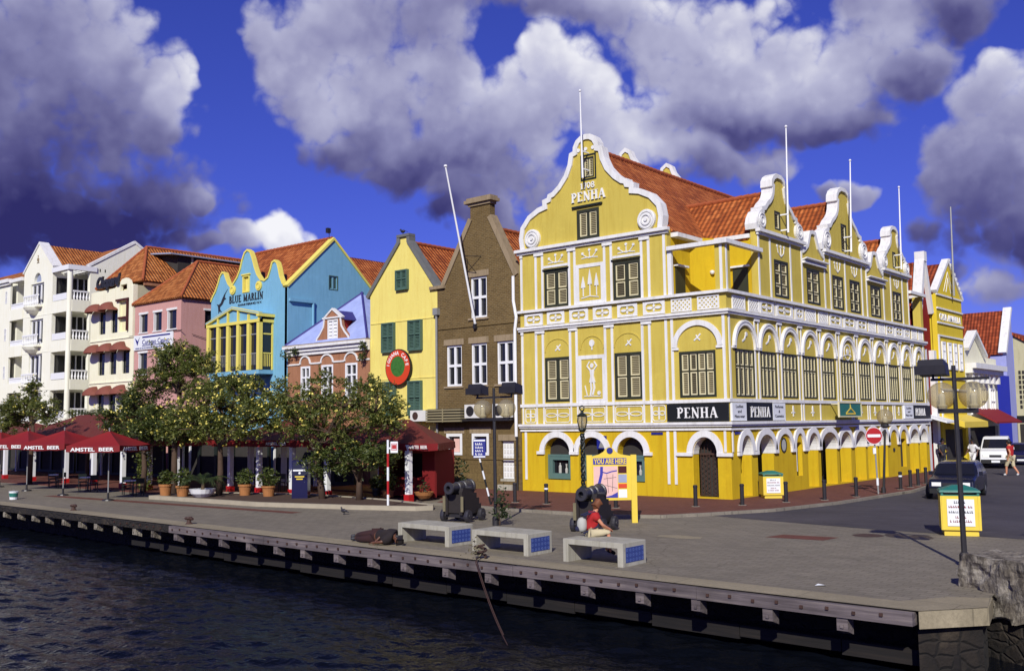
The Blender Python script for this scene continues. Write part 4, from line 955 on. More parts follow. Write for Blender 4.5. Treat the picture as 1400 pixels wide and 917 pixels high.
for s_ in (40.42, 42.2, 42.45, 44.3, 48.1, 48.35, 50.3, 50.6, 52.2, 52.45, 54.0, 54.3, 55.5): mb.box(s_-.05, s_+.05, .001, .03, 3.172, 3.948)
each(mb, 'frieze_ornament', 'white_trim', PEN)
for q in ((F, -22.26, -21.7), (G, 35.75, 36.3)):
    mb = MB(q[0]); mb.box(q[1], q[2], .001, .03, 2.66, 2.76); mb.build('street_nameplate', 'paint_blue', PEN)
mb = MB(F); mb.box(-25.05, -24.55, .002, .05, 2.05, 2.62); o = mb.build('blue_plate', 'paint_blue', PEN)
mb = MB(F); mb.plate([(-24.95, 2.1), (-24.65, 2.1), (-24.8, 2.5)], (), .06, .051); mb.build('emblem', 'metal_grey', o)

# ================================================================ THE OTHER WATERFRONT HOUSES
def pane_window(P, xf, s0, s1, z0, z1, nx=2, nz=2, fw=.09, mw=.09, frame='white_paint', d=-.06, glass='glass_dark', name='window', zsp=None):
    mb = MB(xf); mb.ribbon(rect(s0, s1, z0, z1), fw, d+.05, d-.06, fw/2, True); o = mb.build(name, frame, P)
    fm = MB(xf)
    for i in range(1, nx): c_ = s0 + (s1-s0)*i/nx; fm.box(c_-mw/2, c_+mw/2, d-.055, d+.035, z0+fw, z1-fw)
    for j in range(1, nz): c_ = (z0 + (z1-z0)*j/nz) if zsp is None else zsp; fm.box(s0+fw, s1-fw, d-.055, d+.042, c_-mw/2, c_+mw/2)
    if fm.v: fm.build('glazing_bar', frame, o)
    g_ = MB(xf); g_.box(s0+fw*.5, s1-fw*.5, d-.12, d-.075, z0+fw*.5, z1-fw*.5); g_.build('pane', glass, o)
    return o
def wall(P, xf, outer, holes, mat, th=.3, name='wall'):
    mb = MB(xf); mb.plate(outer, holes, 0, -th); return mb.build(name, mat, P)
def core(P, x0, x1, y0, y1, z0, z1, mat='interior', name='inner_core'):
    mb = MB(); mb.box(x0, x1, y0, y1, z0, z1); return mb.build(name, mat, P)
def ridge(P, a, b_, r_=.11, step=.36):
    a, b_ = Vector(a), Vector(b_); n = max(1, int((b_-a).length/step)); mb = MB()
    for i in range(n): p, q = a.lerp(b_, i/n), a.lerp(b_, (i+1.03)/n); mb.tube([tuple(p), tuple(q + Vector((0, 0, .03)))], r_, 8)
    return mb.build('ridge_tiles', 'ridge_clay', P)
def roof(P, loops, mat, th=.12):
    mb = MB()
    for l in loops: mb.slab(l, th)
    return mb.build('roof', mat, P)

# ---- brown brick gable house
B = thing('brick_house', 'narrow brown brick gable house with a broad chimney and a tilted white flagpole', 'building', (-32, 36, .08))
out = [(-34.83, 3.3), (-29.37, 3.3), (-29.37, 10.3), (-29.7, 10.3), (-31.2, 13.3), (-31.2, 14.05), (-32.5, 14.05), (-32.5, 13.3), (-34.3, 10.25), (-34.83, 10.25)]
bw = [(-34.23, -33.17, 5.1, 7.15), (-32.54, -31.5, 5.1, 7.15), (-30.86, -29.8, 5.1, 7.15), (-32.54, -31.46, 8.4, 10.44)]
wall(B, F, out, [rect(*q) for q in bw], 'brown_brick')
lw = [(-34.25, -33.18, 1.7, 2.75), (-32.52, -31.42, 1.7, 2.75), (-30.66, -29.86, .1, 2.4)]
wall(B, F, rect(-34.83, -29.37, .06, 3.297), [rect(*q) for q in lw], 'dark_render', name='ground_floor_wall')
for q in bw: pane_window(B, F, *q, 2, 2, .10, .13, d=-.12)
for q in lw[:2]:
    o = pane_window(B, F, *q, 1, 1, .14, .1, d=-.02)
    mb = MB(F); mb.box(q[0]+.42, q[0]+.8, -.135, -.09, 1.85, 2.5); mb.build('poster', 'map_pink' if q[0] < -34 else 'paint_blue', o)
mb = MB(F); mb.box(-30.64, -29.88, -.2, -.14, .62, 2.38); o = mb.build('door', 'white_paint', B)
mb = MB(F)
for i in range(4):
    for j in range(6): mb.box(-30.58+i*.18, -30.46+i*.18, -.139, -.12, .72+j*.27, .9+j*.27)
mb.build('door_panel', 'ac_white', o)
mb = MB(F); mb.box(-30.7, -29.82, -.12, .25, .07, .35); mb.box(-30.7, -29.82, -.3, .02, .352, .61); mb.build('doorstep', 'concrete', B)
mb = MB(F)
for q in bw: mb.box(q[0]-.12, q[1]+.12, .002, .08, q[2]-.1, q[2]-.002)
each(mb, 'window_sill', 'cement_trim', B)
mb = MB(F)
for q in bw: mb.box(q[0]-.15, q[1]+.15, .002, .03, q[3]+.002, q[3]+.3)
for q in lw: mb.box(q[0]-.15, q[1]+.15, .002, .03, q[3]+.004, q[3]+.3)
each(mb, 'lintel', 'cement_trim', B)
mb = MB(F); mb.box(-34.83, -29.37, .001, .05, 1.5, 1.58); mb.box(-34.83, -29.37, .001, .035, .08, .5); mb.box(-34.83, -29.37, .001, .045, 7.98, 8.02); each(mb, 'string_course', 'dark_render', B)
mb = MB(F); mb.ribbon([(-31.2, 13.35), (-29.55, 10.25)], .26, .08, -.4, .0); o1 = mb.build('gable_coping', 'cement_trim', B)
mb = MB(F); mb.ribbon([(-34.42, 10.2), (-32.47, 13.35)], .26, .08, -.4, .0); mb.build('gable_coping', 'cement_trim', B)
mb = MB(F); mb.box(-32.58, -31.12, -.40, .08, 13.98, 14.12); mb.box(-32.76, -30.98, -.50, .2, 14.122, 14.28); mb.box(-32.66, -31.06, -.44, .12, 14.282, 14.40); mb.build('chimney_cap', 'cement_trim', B)
mb = MB(); mb.box(-32.5, -31.2, YF+.302, YF+.38, 12.2, 13.98); mb.build('chimney', 'brown_brick', B)
mb = MB(); mb.tube([(-32.18, YF-.05, 8.02), (-32.3, YF-1.95, 15.6)], .06, 10, .04); mb.lathe([(0, -.02), (.09, .02), (.09, .1), (0, .14)], (-32.3, YF-1.95, 15.6), 8); o = mb.build('flagpole', 'white_paint', B)
mb = MB(); mb.box(-32.26, -32.1, YF-.16, YF-.001, 7.86, 8.1); mb.tube([(-31.8, YF-.01, 11.42), (-32.24, YF-.86, 11.38)], .02, 5); mb.tube([(-32.7, YF-.01, 11.36), (-32.24, YF-.86, 11.38)], .02, 5); mb.tube([(-32.1, YF-.01, 10.6), (-32.24, YF-.86, 11.38)], .018, 5); mb.build('pole_bracket', 'iron', o)
mb = MB(F); mb.box(-35.05, -32.74, .01, .55, 3.30, 3.98); o = mb.build('louvred_duct', 'interior', B)
mb = MB(F)
for i in range(5): mb.box(-35.1, -32.72, .0+.02, .62, 3.34+i*.135, 3.41+i*.135)
mb.box(-33.95, -33.88, .621, .64, 3.32, 3.98); mb.build('louvre_slats', 'louvre', o)
for a in (-32.55, -30.75):
    mb = MB(F); mb.box(a, a+1.0, .15, .5, 3.5, 4.15); o = mb.build('air_conditioner', 'ac_white', B)
    mb = MB(F); mb.disc(a+.36, 3.83, .25, .515, .501, 18); mb.build('fan_grille', 'iron', o)
mb = MB(F); mb.box(-32.68, -29.75, .02, .56, 3.36, 3.44); mb.build('service_shelf', 'iron', B)
mb = MB(); mb.tube([(-29.6, YF-.12, 2.6), (-29.6, YF-.12, 7.6), (-29.52, YF-.1, 8.2), (-29.7, YF-.08, 9.0), (-29.7, YF-.08, 10.2)], .075, 8); mb.build('downpipe', 'white_paint', B)
mb = MB(); mb.tube([(-29.58, YF-.1, .1), (-29.58, YF-.1, 2.6)], .05, 8); mb.build('drain', 'iron', B)
core(B, -34.8, -29.4, YF+.35, 46, .06, 10.2, 'dark_render')
rr = roof(B, [[(-31.85, YF+.3, 12.95), (-31.85, 47, 12.95), (-29.3, 47, 10.25), (-29.3, YF+.3, 10.25)], [(-31.85, YF+.3, 12.95), (-31.85, 47, 12.95), (-34.6, 47, 10.15), (-34.6, YF+.3, 10.15)]], 'tile_red')
ridge(rr, (-31.85, YF+.9, 12.97), (-31.85, 47, 12.97))

# ---- pale yellow house with the round sign
I = thing('yellow_house', 'pale yellow gabled house with teal shutters and a round painted sign', 'building', (-37.4, 36, .06))
out = [(-39.95, .06), (-34.85, .06), (-34.85, 10.2), (-36.98, 12.85), (-36.98, 13.12), (-37.58, 13.12), (-37.58, 12.85), (-39.95, 10.15)]
wall(I, F, out, [rect(-38.6, -36.2, .12, 2.4)], 'pale_yellow')
for q in ((-37.81, -36.91, 10.29, 11.36), (-38.9, -37.95, 7.04, 8.63), (-36.88, -35.9, 7.04, 8.63), (-38.82, -37.88, 3.68, 5.5), (-36.9, -35.93, 3.68, 5.48)):
    shutter_window(I, F, *q, 2, [(q[2]+q[3])/2], .03, .07, 'shutter_teal', 'shutter_teal', 'shutter_teal', True, .17)
mb = MB(F); mb.ribbon([(-36.95, 13.1), (-36.95, 12.82), (-34.9, 10.2), (-34.55, 10.18)], .22, .10, -.35, .06); mb.build('gable_coping', 'slate_cope', I)
mb = MB(F); mb.ribbon([(-40.1, 10.08), (-37.6, 12.82), (-37.6, 13.1)], .22, .10, -.35, .06); mb.box(-37.75, -36.8, -.36, .12, 13.12, 13.26); mb.build('gable_coping', 'slate_cope', I)
mb = MB(F); mb.box(-39.9, -34.9, .001, .03, 8.64, 8.70); mb.box(-39.9, -34.9, .001, .03, 5.6, 5.66); each(mb, 'string_course', 'pale_yellow', I)
mb = MB(F); mb.box(-34.98, -34.66, .0, .22, 8.75, 9.1); mb.build('hopper_head', 'metal_grey', I); mb = MB(F); mb.box(-35.3, -34.25, -.2, .14, 10.08, 10.24); o = mb.build('gutter', 'cement_trim', I)
mb = MB(); mb.tube([(-34.82, YF-.1, .2), (-34.82, YF-.1, 8.8)], .06, 8); mb.build('downpipe', 'metal_grey', o)
mb = MB(F); mb.box(-36.35, -35.25, .15, .5, 3.39, 3.94); o = mb.build('air_conditioner', 'ac_white', I)
mb = MB(F); mb.disc(-35.98, 3.66, .2, .515, .501, 18); mb.build('fan_grille', 'rust_iron', o)
mb = MB(F); c_ = (-37.55, 6.22); mb.disc(*c_, .96, .22, .12, 36); o = mb.build('round_sign', 'sign_black', I)
mb = MB(F); mb.plate([(c_[0]+.91*math.cos(2*math.pi*i/36), c_[1]+.91*math.sin(2*math.pi*i/36)) for i in range(36)], [[(c_[0]+.54*math.cos(2*math.pi*i/28), c_[1]+.04+.54*math.sin(2*math.pi*i/28)) for i in range(28)]], .24, .221); mb.build('sign_ring', 'sign_orange', o)
mb = MB(F); mb.disc(c_[0], c_[1]+.04, .535, .235, .221, 28); mb.plate([(c_[0]-.4, c_[1]-.15), (c_[0]-.1, c_[1]-.05), (c_[0]+.15, c_[1]-.3), (c_[0]+.3, c_[1]+.1), (c_[0]+.1, c_[1]+.38), (c_[0]-.2, c_[1]+.3)], (), .25, .236); mb.build('sign_picture', 'sign_green', o)
wd = 'IGUANA CAFE'
for i, ch in enumerate(wd):
    if ch == ' ': continue
    a = 172 - i*16.4; ca, sa = math.cos(R(a)), math.sin(R(a)); an = R(a-90)
    px, pz = c_[0]+.63*ca, c_[1]+.02+.63*sa
    xf2 = lambda s, d, z, px=px, pz=pz, an=an: F(px + (s*math.cos(an) - z*math.sin(an)), d, pz + (s*math.sin(an) + z*math.cos(an)))
    text('lettering', ch, 'text_white', o, xf2, 0, 0, .19, None, .012, .24, .02, align='CENTER')
core(I, -39.9, -34.9, YF+.6, 46, .06, 10.1, 'pale_yellow')
mb = MB(F); mb.box(-38.6, -36.2, -.3, -.2, .07, 2.4); mb.build('doorway', 'interior', I)
rr = roof(I, [[(-37.28, YF+.3, 12.85), (-37.28, 47, 12.85), (-34.6, 47, 10.15), (-34.6, YF+.3, 10.15)], [(-37.28, YF+.3, 12.85), (-37.28, 47, 12.85), (-40.0, 47, 10.1), (-40.0, YF+.3, 10.1)]], 'tile_red')
ridge(rr, (-37.28, YF+.5, 12.87), (-37.28, 47, 12.87))
bd = MB(); bx, by, bz = -37.36, YF-.0, 13.26                       # bird perched on the gable
bd.lathe([(0, -.17), (.045, -.13), (.085, -.02), (.075, .08), (.035, .14), (0, .16)], (bx, by, bz+.17), 10, 'x'); bd.lathe([(0, -.05), (.05, -.01), (.045, .04), (0, .075)], (bx-.17, by, bz+.26), 8); bd.tube([(bx-.2, by, bz+.28), (bx-.27, by, bz+.27)], .018, 5, .004)
bd.raw([(bx+.12, by-.035, bz+.17), (bx+.12, by+.035, bz+.17), (bx+.33, by+.05, bz+.1), (bx+.33, by-.05, bz+.1), (bx+.12, by-.035, bz+.2), (bx+.12, by+.035, bz+.2), (bx+.33, by+.05, bz+.115), (bx+.33, by-.05, bz+.115)], [(0, 1, 2, 3), (4, 5, 6, 7), (0, 1, 5, 4), (1, 2, 6, 5), (2, 3, 7, 6), (3, 0, 4, 7)])
for sg in (-.03, .03): bd.tube([(bx, by+sg, bz+.12), (bx, by+sg, bz)], .009, 5)
tag(bd.build('bird', 'text_black', None, True, Vector((bx, by, bz))), 'small black bird perched on the tip of the pale yellow gable', 'bird')

# ---- terracotta house with the purple hipped roof
O = thing('terracotta_house', 'low terracotta house with white cornice and patched purple hipped roof', 'building', (-43.7, 36, .06))
ow = [(-45.98, -45.1), (-44.09, -43.06), (-42.02, -41.0)]
wall(O, F, rect(-47.2, -39.97, .06, 7.36), [rect(a, b_, 4.7, 6.66) for a, b_ in ow] + [rect(-45.8, -41.2, .1, 2.5)], 'terracotta')
for a, b_ in ow:
    pane_window(O, F, a, b_, 4.7, 6.66, 2, 3, .12, .1, d=-.04)
    mb = MB(F); mb.ribbon(arcpts((a+b_)/2, 6.78, (b_-a)/2+.02, .46, 180, 0, 14), .09, .07, .001); mb.build('arch_moulding', 'white_trim', O)
mb = MB(F); xs = [-47.2, -46.05, -45.03, -44.16, -42.99, -42.09, -40.93, -39.98]
for i in range(0, 8, 2): mb.box(xs[i], xs[i+1], .001, .06, 6.75, 6.84)
each(mb, 'string_course', 'white_trim', O)
mb = MB(F); mb.box(-47.2, -39.97, .002, .12, 7.3, 7.5); mb.box(-47.25, -39.97, .002, .22, 7.502, 7.7); mb.box(-47.3, -39.97, .002, .36, 7.702, 7.86); mb.build('cornice', 'white_trim', O)
mb = MB(F); mb.box(-47.3, -39.97, -.3, .34, 7.862, 7.92); mb.build('eave_board', 'cement_trim', O)
core(O, -47.1, -40.0, YF+.5, 40.5, .06, 7.8, 'terracotta')
ap = (-43.5, 37.9, 10.95)
roof(O, [[(-47.2, YF-.2, 7.93), (-39.98, YF-.2, 7.93), ap], [(-39.98, YF-.2, 7.93), (-39.98, 40.6, 7.93), ap], [(-47.2, YF-.2, 7.93), (-47.2, 40.6, 7.93), ap]], 'purple_roof', .06)
mb = MB(); mb.tube([(-39.98, YF-.2, 7.95), ap], .07, 6); mb.tube([(-47.2, YF-.2, 7.95), ap], .07, 6); mb.lathe([(.1, -.1), (.1, .05), (0, .12)], ap, 8); mb.build('hip_caps', 'purple_tile', O)
gp = [(1.48, 0), (1.38, .25), (1.1, .5), (.82, .85), (.72, 1.3), (.80, 1.32), (0, 1.85)]
pts = [(-43.05+a, 7.93+b_) for a, b_ in gp] + [(-43.05-a, 7.93+b_) for a, b_ in reversed(gp[:-1])]
mb = MB(front(YF-.06)); mb.plate(pts, [rect(-43.5, -42.6, 7.98, 9.18)], 0, -.2); o = mb.build('dormer', 'terracotta', O)
mb = MB(front(YF-.06)); mb.ribbon(pts[:6][::-1][0:0] + pts[:5], .09, .05, .001, .03); mb.ribbon(pts[-5:], .09, .05, .001, .03); mb.box(-43.9, -42.2, .001, .07, 9.24, 9.33); mb.ribbon([pts[7], pts[6], pts[5]], .1, .06, -.2, .0); mb.build('dormer_trim', 'white_trim', o)
mb = MB(front(YF-.06)); mb.box(-43.5, -42.6, -.16, -.08, 7.98, 9.18); mb.ribbon(rect(-43.5, -42.6, 7.98, 9.18), .08, .0, -.079, .04, True); mb.box(-43.1, -43.0, -.079, -.01, 8.0, 9.1)
for k in range(5): mb.box(-43.4, -42.7, -.079, -.03, 8.1+k*.2, 8.16+k*.2)
mb.build('dormer_window', 'white_paint', o)
mb = MB()
for sg in (-1, 1): mb.slab([(-43.05, YF+.1, 9.72), (-43.05, YF+2.0, 9.72), (-43.05+sg*.95, YF+2.0, 9.15), (-43.05+sg*.95, YF+.1, 9.15)], .06)
mb.build('dormer_roof', 'purple_tile', o)
mb = MB(); mb.box(-43.72, -42.38, YF+.15, YF+1.9, 8.0, 9.14); mb.build('dormer_cheek', 'oxblood', o)
def tuft(mb, cx, cy, cz, r_, n, ls=.09, rr_=None):
    rr_ = rr_ or rnd
    for _ in range(n):
        d = Vector((rr_.gauss(0, 1), rr_.gauss(0, 1), rr_.gauss(0, 1))).normalized()*r_*rr_.random()**.4
        leaf(mb, (cx+d.x, cy+d.y, cz+d.z), ls*(.7+rr_.random()*.6), rr_)
def leaf(mb, p, s, rr_, up=.35, asp=.5):
    """one leaf: a bent pair of triangles-quads"""
    a = Vector((rr_.gauss(0, 1), rr_.gauss(0, 1), rr_.gauss(0, .6))).normalized(); n = Vector((rr_.gauss(0, 1), rr_.gauss(0, 1), rr_.gauss(up*2, 1))).normalized()
    b_ = a.cross(n)
    if b_.length < .05: b_ = a.orthogonal()
    b_ = b_.normalized()*s*asp; n = a.cross(b_).normalized(); a = a*s; p = Vector(p)
    q = [p - a, p + b_ + n*s*.15, p + a, p - b_ + n*s*.15]
    mb.raw([tuple(v_) for v_ in q], [(0, 1, 2), (0, 2, 3)], ID)
mb = MB()
for q in ((-46.9, 7.4, .35), (-46.1, 7.55, .25), (-40.15, 7.5, .28), (-40.2, 6.9, .25)): tuft(mb, q[0], YF-.35, q[1], q[2], 70, .09)
o = mb.build('wall_weeds', 'leaf_dark', O, recalc=False); o['kind'] = 'stuff'

# ---- blue house
BL = thing('blue_house', 'sky blue gabled house with yellow trimmed scrolled gables and bay window', 'building', (-51.3, 37, .06))
bo = [(-47.3, 11.55), (-47.75, 11.75), (-48.0, 12.2), (-48.15, 12.7), (-48.3, 13.05), (-48.55, 13.2), (-48.8, 13.1), (-48.95, 12.7), (-49.2, 12.25), (-49.55, 12.1), (-49.95, 12.2), (-50.3, 12.55), (-50.55, 13.0), (-50.8, 13.6), (-51.05, 14.05), (-51.35, 14.2), (-51.65, 14.05), (-51.9, 13.6), (-52.1, 13.05), (-52.4, 12.6), (-52.8, 12.25), (-53.1, 12.05), (-53.4, 12.3), (-53.65, 12.7), (-53.8, 13.0), (-54.05, 13.08), (-54.3, 12.85), (-54.5, 12.4), (-54.8, 11.9), (-55.1, 11.6), (-55.3, 11.3)]
wall(BL, F, [(-55.3, .06), (-47.3, .06)] + bo, [rect(-51.75, -51.15, 11.6, 12.55), rect(-53.6, -48.9, 4.0, 9.3)], 'sky_blue')
mb = MB(F); mb.ribbon(bo[::-1], .11, .06, -.24, .0); mb.build('gable_coping', 'lemon', BL)
for cx in (-52.85, -50.1):
    mb = MB(F); mb.disc(cx, 11.82, .3, .08, .002, 18); mb.ribbon([(cx+.18*math.cos(2*math.pi*i/14), 11.82+.18*math.sin(2*math.pi*i/14)) for i in range(14)], .06, .12, .081, 0, True); mb.build('scroll', 'lemon', BL)
mb = MB(F); mb.ribbon(rect(-51.75, -51.15, 11.6, 12.55), .09, .05, -.1, -.02, True); mb.box(-51.7, -51.2, -.2, -.1, 11.62, 12.53); mb.box(-51.9, -51.0, .0, .1, 12.62, 12.7); mb.build('gable_shutter', 'lemon', BL)
roman('name_lettering', 'BLUE MARLIN', 'text_black', BL, F, -53.24, 11.0, .44, 3.56, .012, .03)
text('small_lettering', 'CHARTERING N.V.', 'text_black', BL, F, -52.3, 10.74, .13, 2.5, .02, .012, .01)
mb = MB(F); fsh = [(-53.42, 11.95), (-53.72, 11.62), (-53.78, 11.3), (-54.0, 11.02), (-54.28, 10.86), (-54.25, 10.7), (-54.05, 10.52), (-54.3, 10.6), (-54.42, 10.45), (-54.48, 10.9), (-54.62, 11.08), (-54.4, 11.02), (-54.18, 11.12), (-54.0, 11.4), (-53.82, 11.62)]
mb.plate(fsh, (), .03, .001); mb.ribbon([(-54.2, 10.45), (-53.95, 10.36), (-53.7, 10.52)], .06, .03, .001); mb.plate([(-53.86, 11.5), (-53.6, 11.35), (-53.78, 11.3)], (), .034, .001); mb.build('fish_emblem', 'text_black', BL)
YB = 34.35; FB = front(YB)
posts = [-54.0, -52.93, -51.86, -50.79, -49.72, -48.72]
for a in posts:
    mb = MB(FB); mb.box(a-.13, a+.13, -.25, .0, 6.6, 9.42); mb.build('bay_post', 'lemon', BL)
mb = MB(FB); mb.box(-54.15, -48.58, -.26, .03, 9.421, 9.6); mb.ribbon([(-54.15, 9.68), (-51.37, 10.46), (-48.58, 9.93)], .16, .05, -.2); mb.box(-54.15, -54.03, -.1, .02, 9.601, 9.72); mb.box(-48.72, -48.6, -.1, .02, 9.601, 9.93)
for a in posts[1:-1]: mb.box(a-.06, a+.06, -.1, .02, 9.601, 10.4 - abs(a+51.37)*.27)
mb.build('bay_pediment', 'lemon', BL)
mb = MB(FB); mb.plate([(-54.1, 9.605), (-48.62, 9.605), (-48.62, 9.85), (-51.37, 10.38), (-54.1, 9.65)], (), -.11, -.18); mb.build('tympanum', 'sky_blue', BL)
for i in range(5):
    a, b_ = posts[i]+.131, posts[i+1]-.131; mb = MB(FB); mb.box(a, b_, -.22, -.17, 6.6, 9.42); o = mb.build('bay_window', 'glass_dark', BL)
    mb = MB(FB); mb.box(a, b_, -.169, -.12, 8.7, 8.77)
    for k in range(5): c_ = a+(b_-a)*(k+.5)/5; mb.box(c_-.015, c_+.015, -.165, -.14, 6.9, 7.55)
    mb.box(a, b_, -.169, -.12, 7.55, 7.62); mb.build('glazing_bar', 'metal_grey', o)
gs = right(-48.6)
mb = MB(gs); mb.box(YB+.26, YF-.01, -.2, -.1, 6.6, 9.42); o = mb.build('bay_window', 'glass_dark', BL)
mb = MB(gs); mb.box(YB+.26, YF-.01, -.099, -.05, 8.7, 8.78); mb.box(YB+.26, YF-.01, -.099, -.05, 7.55, 7.62); mb.box(YF-.1, YF-.002, -.099, -.03, 6.6, 9.42)
for k in range(6): c_ = YB+.32+k*.125; mb.box(c_-.015, c_+.015, -.095, -.07, 6.8, 7.55)
mb.build('glazing_bar', 'lemon', o)
mb = MB(gs); mb.box(YB+.03, YF-.002, -.2, .02, 9.422, 9.6); mb.box(YB-.1, YF+.0, -.15, .12, 9.75, 9.92); mb.build('bay_fascia', 'lemon', BL)
mb = MB(); mb.slab([(-54.2, YB-.06, 9.72), (-51.37, YB-.06, 10.5), (-51.37, YF, 10.5), (-54.2, YF, 9.72)], .06); mb.slab([(-51.37, YB-.06, 10.5), (-48.5, YB-.06, 9.95), (-48.5, YF, 9.95), (-51.37, YF, 10.5)], .06); mb.build('bay_roof', 'sky_blue', BL); mb = MB(); mb.box(-54.1, -48.62, YB+.02, YF-.01, 6.35, 6.59); mb.build('bay_floor', 'sky_blue', BL)
mb = MB(right(-47.25)); mb.plate([(YF-.0, .06), (42.25, .06), (42.25, 11.75), (38.85, 14.8), (YF, 11.62)], [rect(38.47, 39.2, 11.6, 12.5)], 0, -.28); mb.build('side_wall', 'sky_blue', BL)
shutter_window(BL, right(-47.25), 38.47, 39.2, 11.6, 12.5, 2, [], .03, .05, 'shutter_teal', 'sky_blue', 'shutter_teal', True)
mb = MB(right(-47.25)); mb.ribbon([(42.4, 11.62), (38.85, 14.88), (35.3, 11.55)], .14, .08, -.4, .04); mb.build('verge_trim', 'lemon', BL)
mb = MB(); mb.box(-47.24, -47.06, 35.45, 37.25, 10.62, 10.8); mb.tube([(-47.14, 37.2, 10.7), (-47.14, 37.2, 8.4)], .08, 8); mb.build('downpipe', 'sky_blue', BL)
mb = MB(); mb.tube([(-47.5, 38.7, 14.9), (-47.5, 38.7, 15.35)], .02, 6); mb.box(-47.6, -47.4, 38.5, 38.75, 15.2, 15.5); mb.build('floodlight', 'iron', BL)
core(BL, -55.25, -47.6, YF+.6, 42.2, .06, 11.5, 'sky_blue')
rr = roof(BL, [[(-55.5, 38.85, 14.85), (-47.3, 38.85, 14.85), (-47.3, YF+.15, 11.55), (-55.5, YF+.15, 11.55)], [(-55.5, 38.85, 14.85), (-47.3, 38.85, 14.85), (-47.3, 42.4, 11.6), (-55.5, 42.4, 11.6)]], 'tile_red')
ridge(rr, (-55.5, 38.85, 14.87), (-47.4, 38.85, 14.87))
RH = thing('rear_house', 'house behind the blue gable showing only its red tiled roof slope', 'building', (-52, 48, .06))
core(RH, -55.8, -48.2, 42.7, 60, .06, 11.0, 'oxblood', 'wall')
roof(RH, [[(-52, 42.6, 14.9), (-52, 60, 14.9), (-47.9, 60, 10.8), (-47.9, 42.6, 10.8)], [(-52, 42.6, 14.9), (-52, 60, 14.9), (-56.1, 60, 10.8), (-56.1, 42.6, 10.8)]], 'tile_red')

# ---- pink house
PK = thing('pink_house', 'plain pink house with hipped orange roof and a blue lettered white banner', 'building', (-61.8, 37, .06))
pw = [(-64.17, -63.12, 9.9, 11.17), (-62.3, -61.28, 9.9, 11.17), (-60.52, -59.42, 9.9, 11.17), (-64.2, -63.1, 7.0, 8.45), (-61.6, -60.4, 7.0, 8.45)]
wall(PK, F, rect(-64.85, -58.85, .06, 12.0), [rect(*q) for q in pw] + [rect(-64, -59.6, .1, 2.8)], 'pink', .22)
for q in pw:
    mb = MB(F); mb.box(q[0]-.05, q[1]+.05, -.21, -.15, q[2], q[3]); o = mb.build('window', 'glass_dark', PK)
    mb = MB(F); mb.box(q[0]-.1, q[1]+.1, .002, .05, q[3], q[3]+.15); mb.box(q[0], q[0]+.07, -.149, .03, q[2]+.001, q[3]-.001); mb.box(q[0]-.1, q[1]+.1, .002, .06, q[2]-.08, q[2]); mb.build('window_surround', 'white_trim', o)
mb = MB(right(-58.85)); mb.plate([(YF+.222, .06), (46, .06), (46, 12.0), (YF+.222, 12.0)], [rect(37.2, 38.3, 9.95, 11.2)], 0, -.3); mb.build('side_wall', 'pink', PK)
mb = MB(right(-58.85)); mb.box(37.15, 38.35, -.28, -.2, 9.95, 11.2); o = mb.build('window', 'glass_dark', PK)
mb = MB(right(-58.85)); mb.box(37.1, 38.4, .002, .05, 11.2, 11.33); mb.build('window_surround', 'white_trim', o)
mb = MB(); mb.tube([(-60.5, YF-.08, 9.75), (-58.6, YF-.08, 9.72)], .025, 6); mb.tube([(-58.78, 36.2, 9.5), (-58.75, 37.5, 9.2), (-58.78, 38.6, 9.6)], .02, 6); mb.build('cable', 'iron', PK)
core(PK, -64.8, -59.2, YF+.6, 46, .06, 11.9, 'pink')
a1, a2 = (-61.8, 38.4, 15.05), (-61.8, 50, 15.05); e = 11.95
rr = roof(PK, [[(-65.05, YF-.2, e), (-58.6, YF-.2, e), a1], [(-58.6, YF-.2, e), (-58.6, 50, e), a2, a1], [(-65.05, YF-.2, e), (-65.05, 50, e), a2, a1]], 'tile_orange')
ridge(rr, a1, a2); ridge(rr, (-58.65, YF-.15, e+.02), a1, .09); ridge(rr, (-65.0, YF-.15, e+.02), a1, .09)
mb = MB(F); mb.box(-64.78, -59.67, .03, .10, 8.68, 9.72); o = mb.build('banner', 'sign_white', PK)
text('lettering', 'Curaçao Casino', 'text_blue', o, F, -63.6, 9.03, .34, 3.5, .012, .10, .012)
mb = MB(F); mb.box(-63.6, -60.0, .101, .115, 9.5, 9.6); mb.box(-63.6, -60.0, .101, .115, 8.93, 8.98); mb.plate([(-64.6, 9.55), (-64.25, 9.0), (-64.05, 9.4), (-63.95, 9.58), (-64.2, 9.3)], (), .118, .101); mb.build('banner_emblem', 'text_blue', o)
smallprint('lettering', 'text_blue', o, F, -64.5, -59.9, 8.75, .12, .10, 4, .012)

# ---- cream house with the dome awnings
CR_ = thing('cream_house', 'cream house with brown dome awnings and black script lettering on its parapet', 'building', (-68.1, 37, .06))
cw = [(-70.0, -69.06, 10.17, 11.85), (-68.22, -67.3, 10.17, 11.85), (-70.0, -69.06, 7.15, 8.8), (-68.3, -67.35, 7.15, 8.8), (-66.52, -65.5, 7.15, 8.8), (-70.0, -69.06, 3.9, 5.7), (-68.3, -67.35, 3.9, 5.7), (-66.5, -65.5, 3.9, 5.7)]
par = [(-71.3, .06), (-64.95, .06), (-64.95, 13.45), (-65.6, 13.5), (-65.8, 13.85), (-66.2, 14.05), (-66.8, 14.0), (-67.2, 13.7), (-67.8, 13.45), (-71.3, 13.4)]
wall(CR_, F, par, [rect(*q) for q in cw] + [rect(-67.1, -65.9, 10.17, 12.4), rect(-67.0, -66.05, 13.15, 13.6), rect(-70.9, -65.4, .1, 2.6)], 'cream_pale', .22)
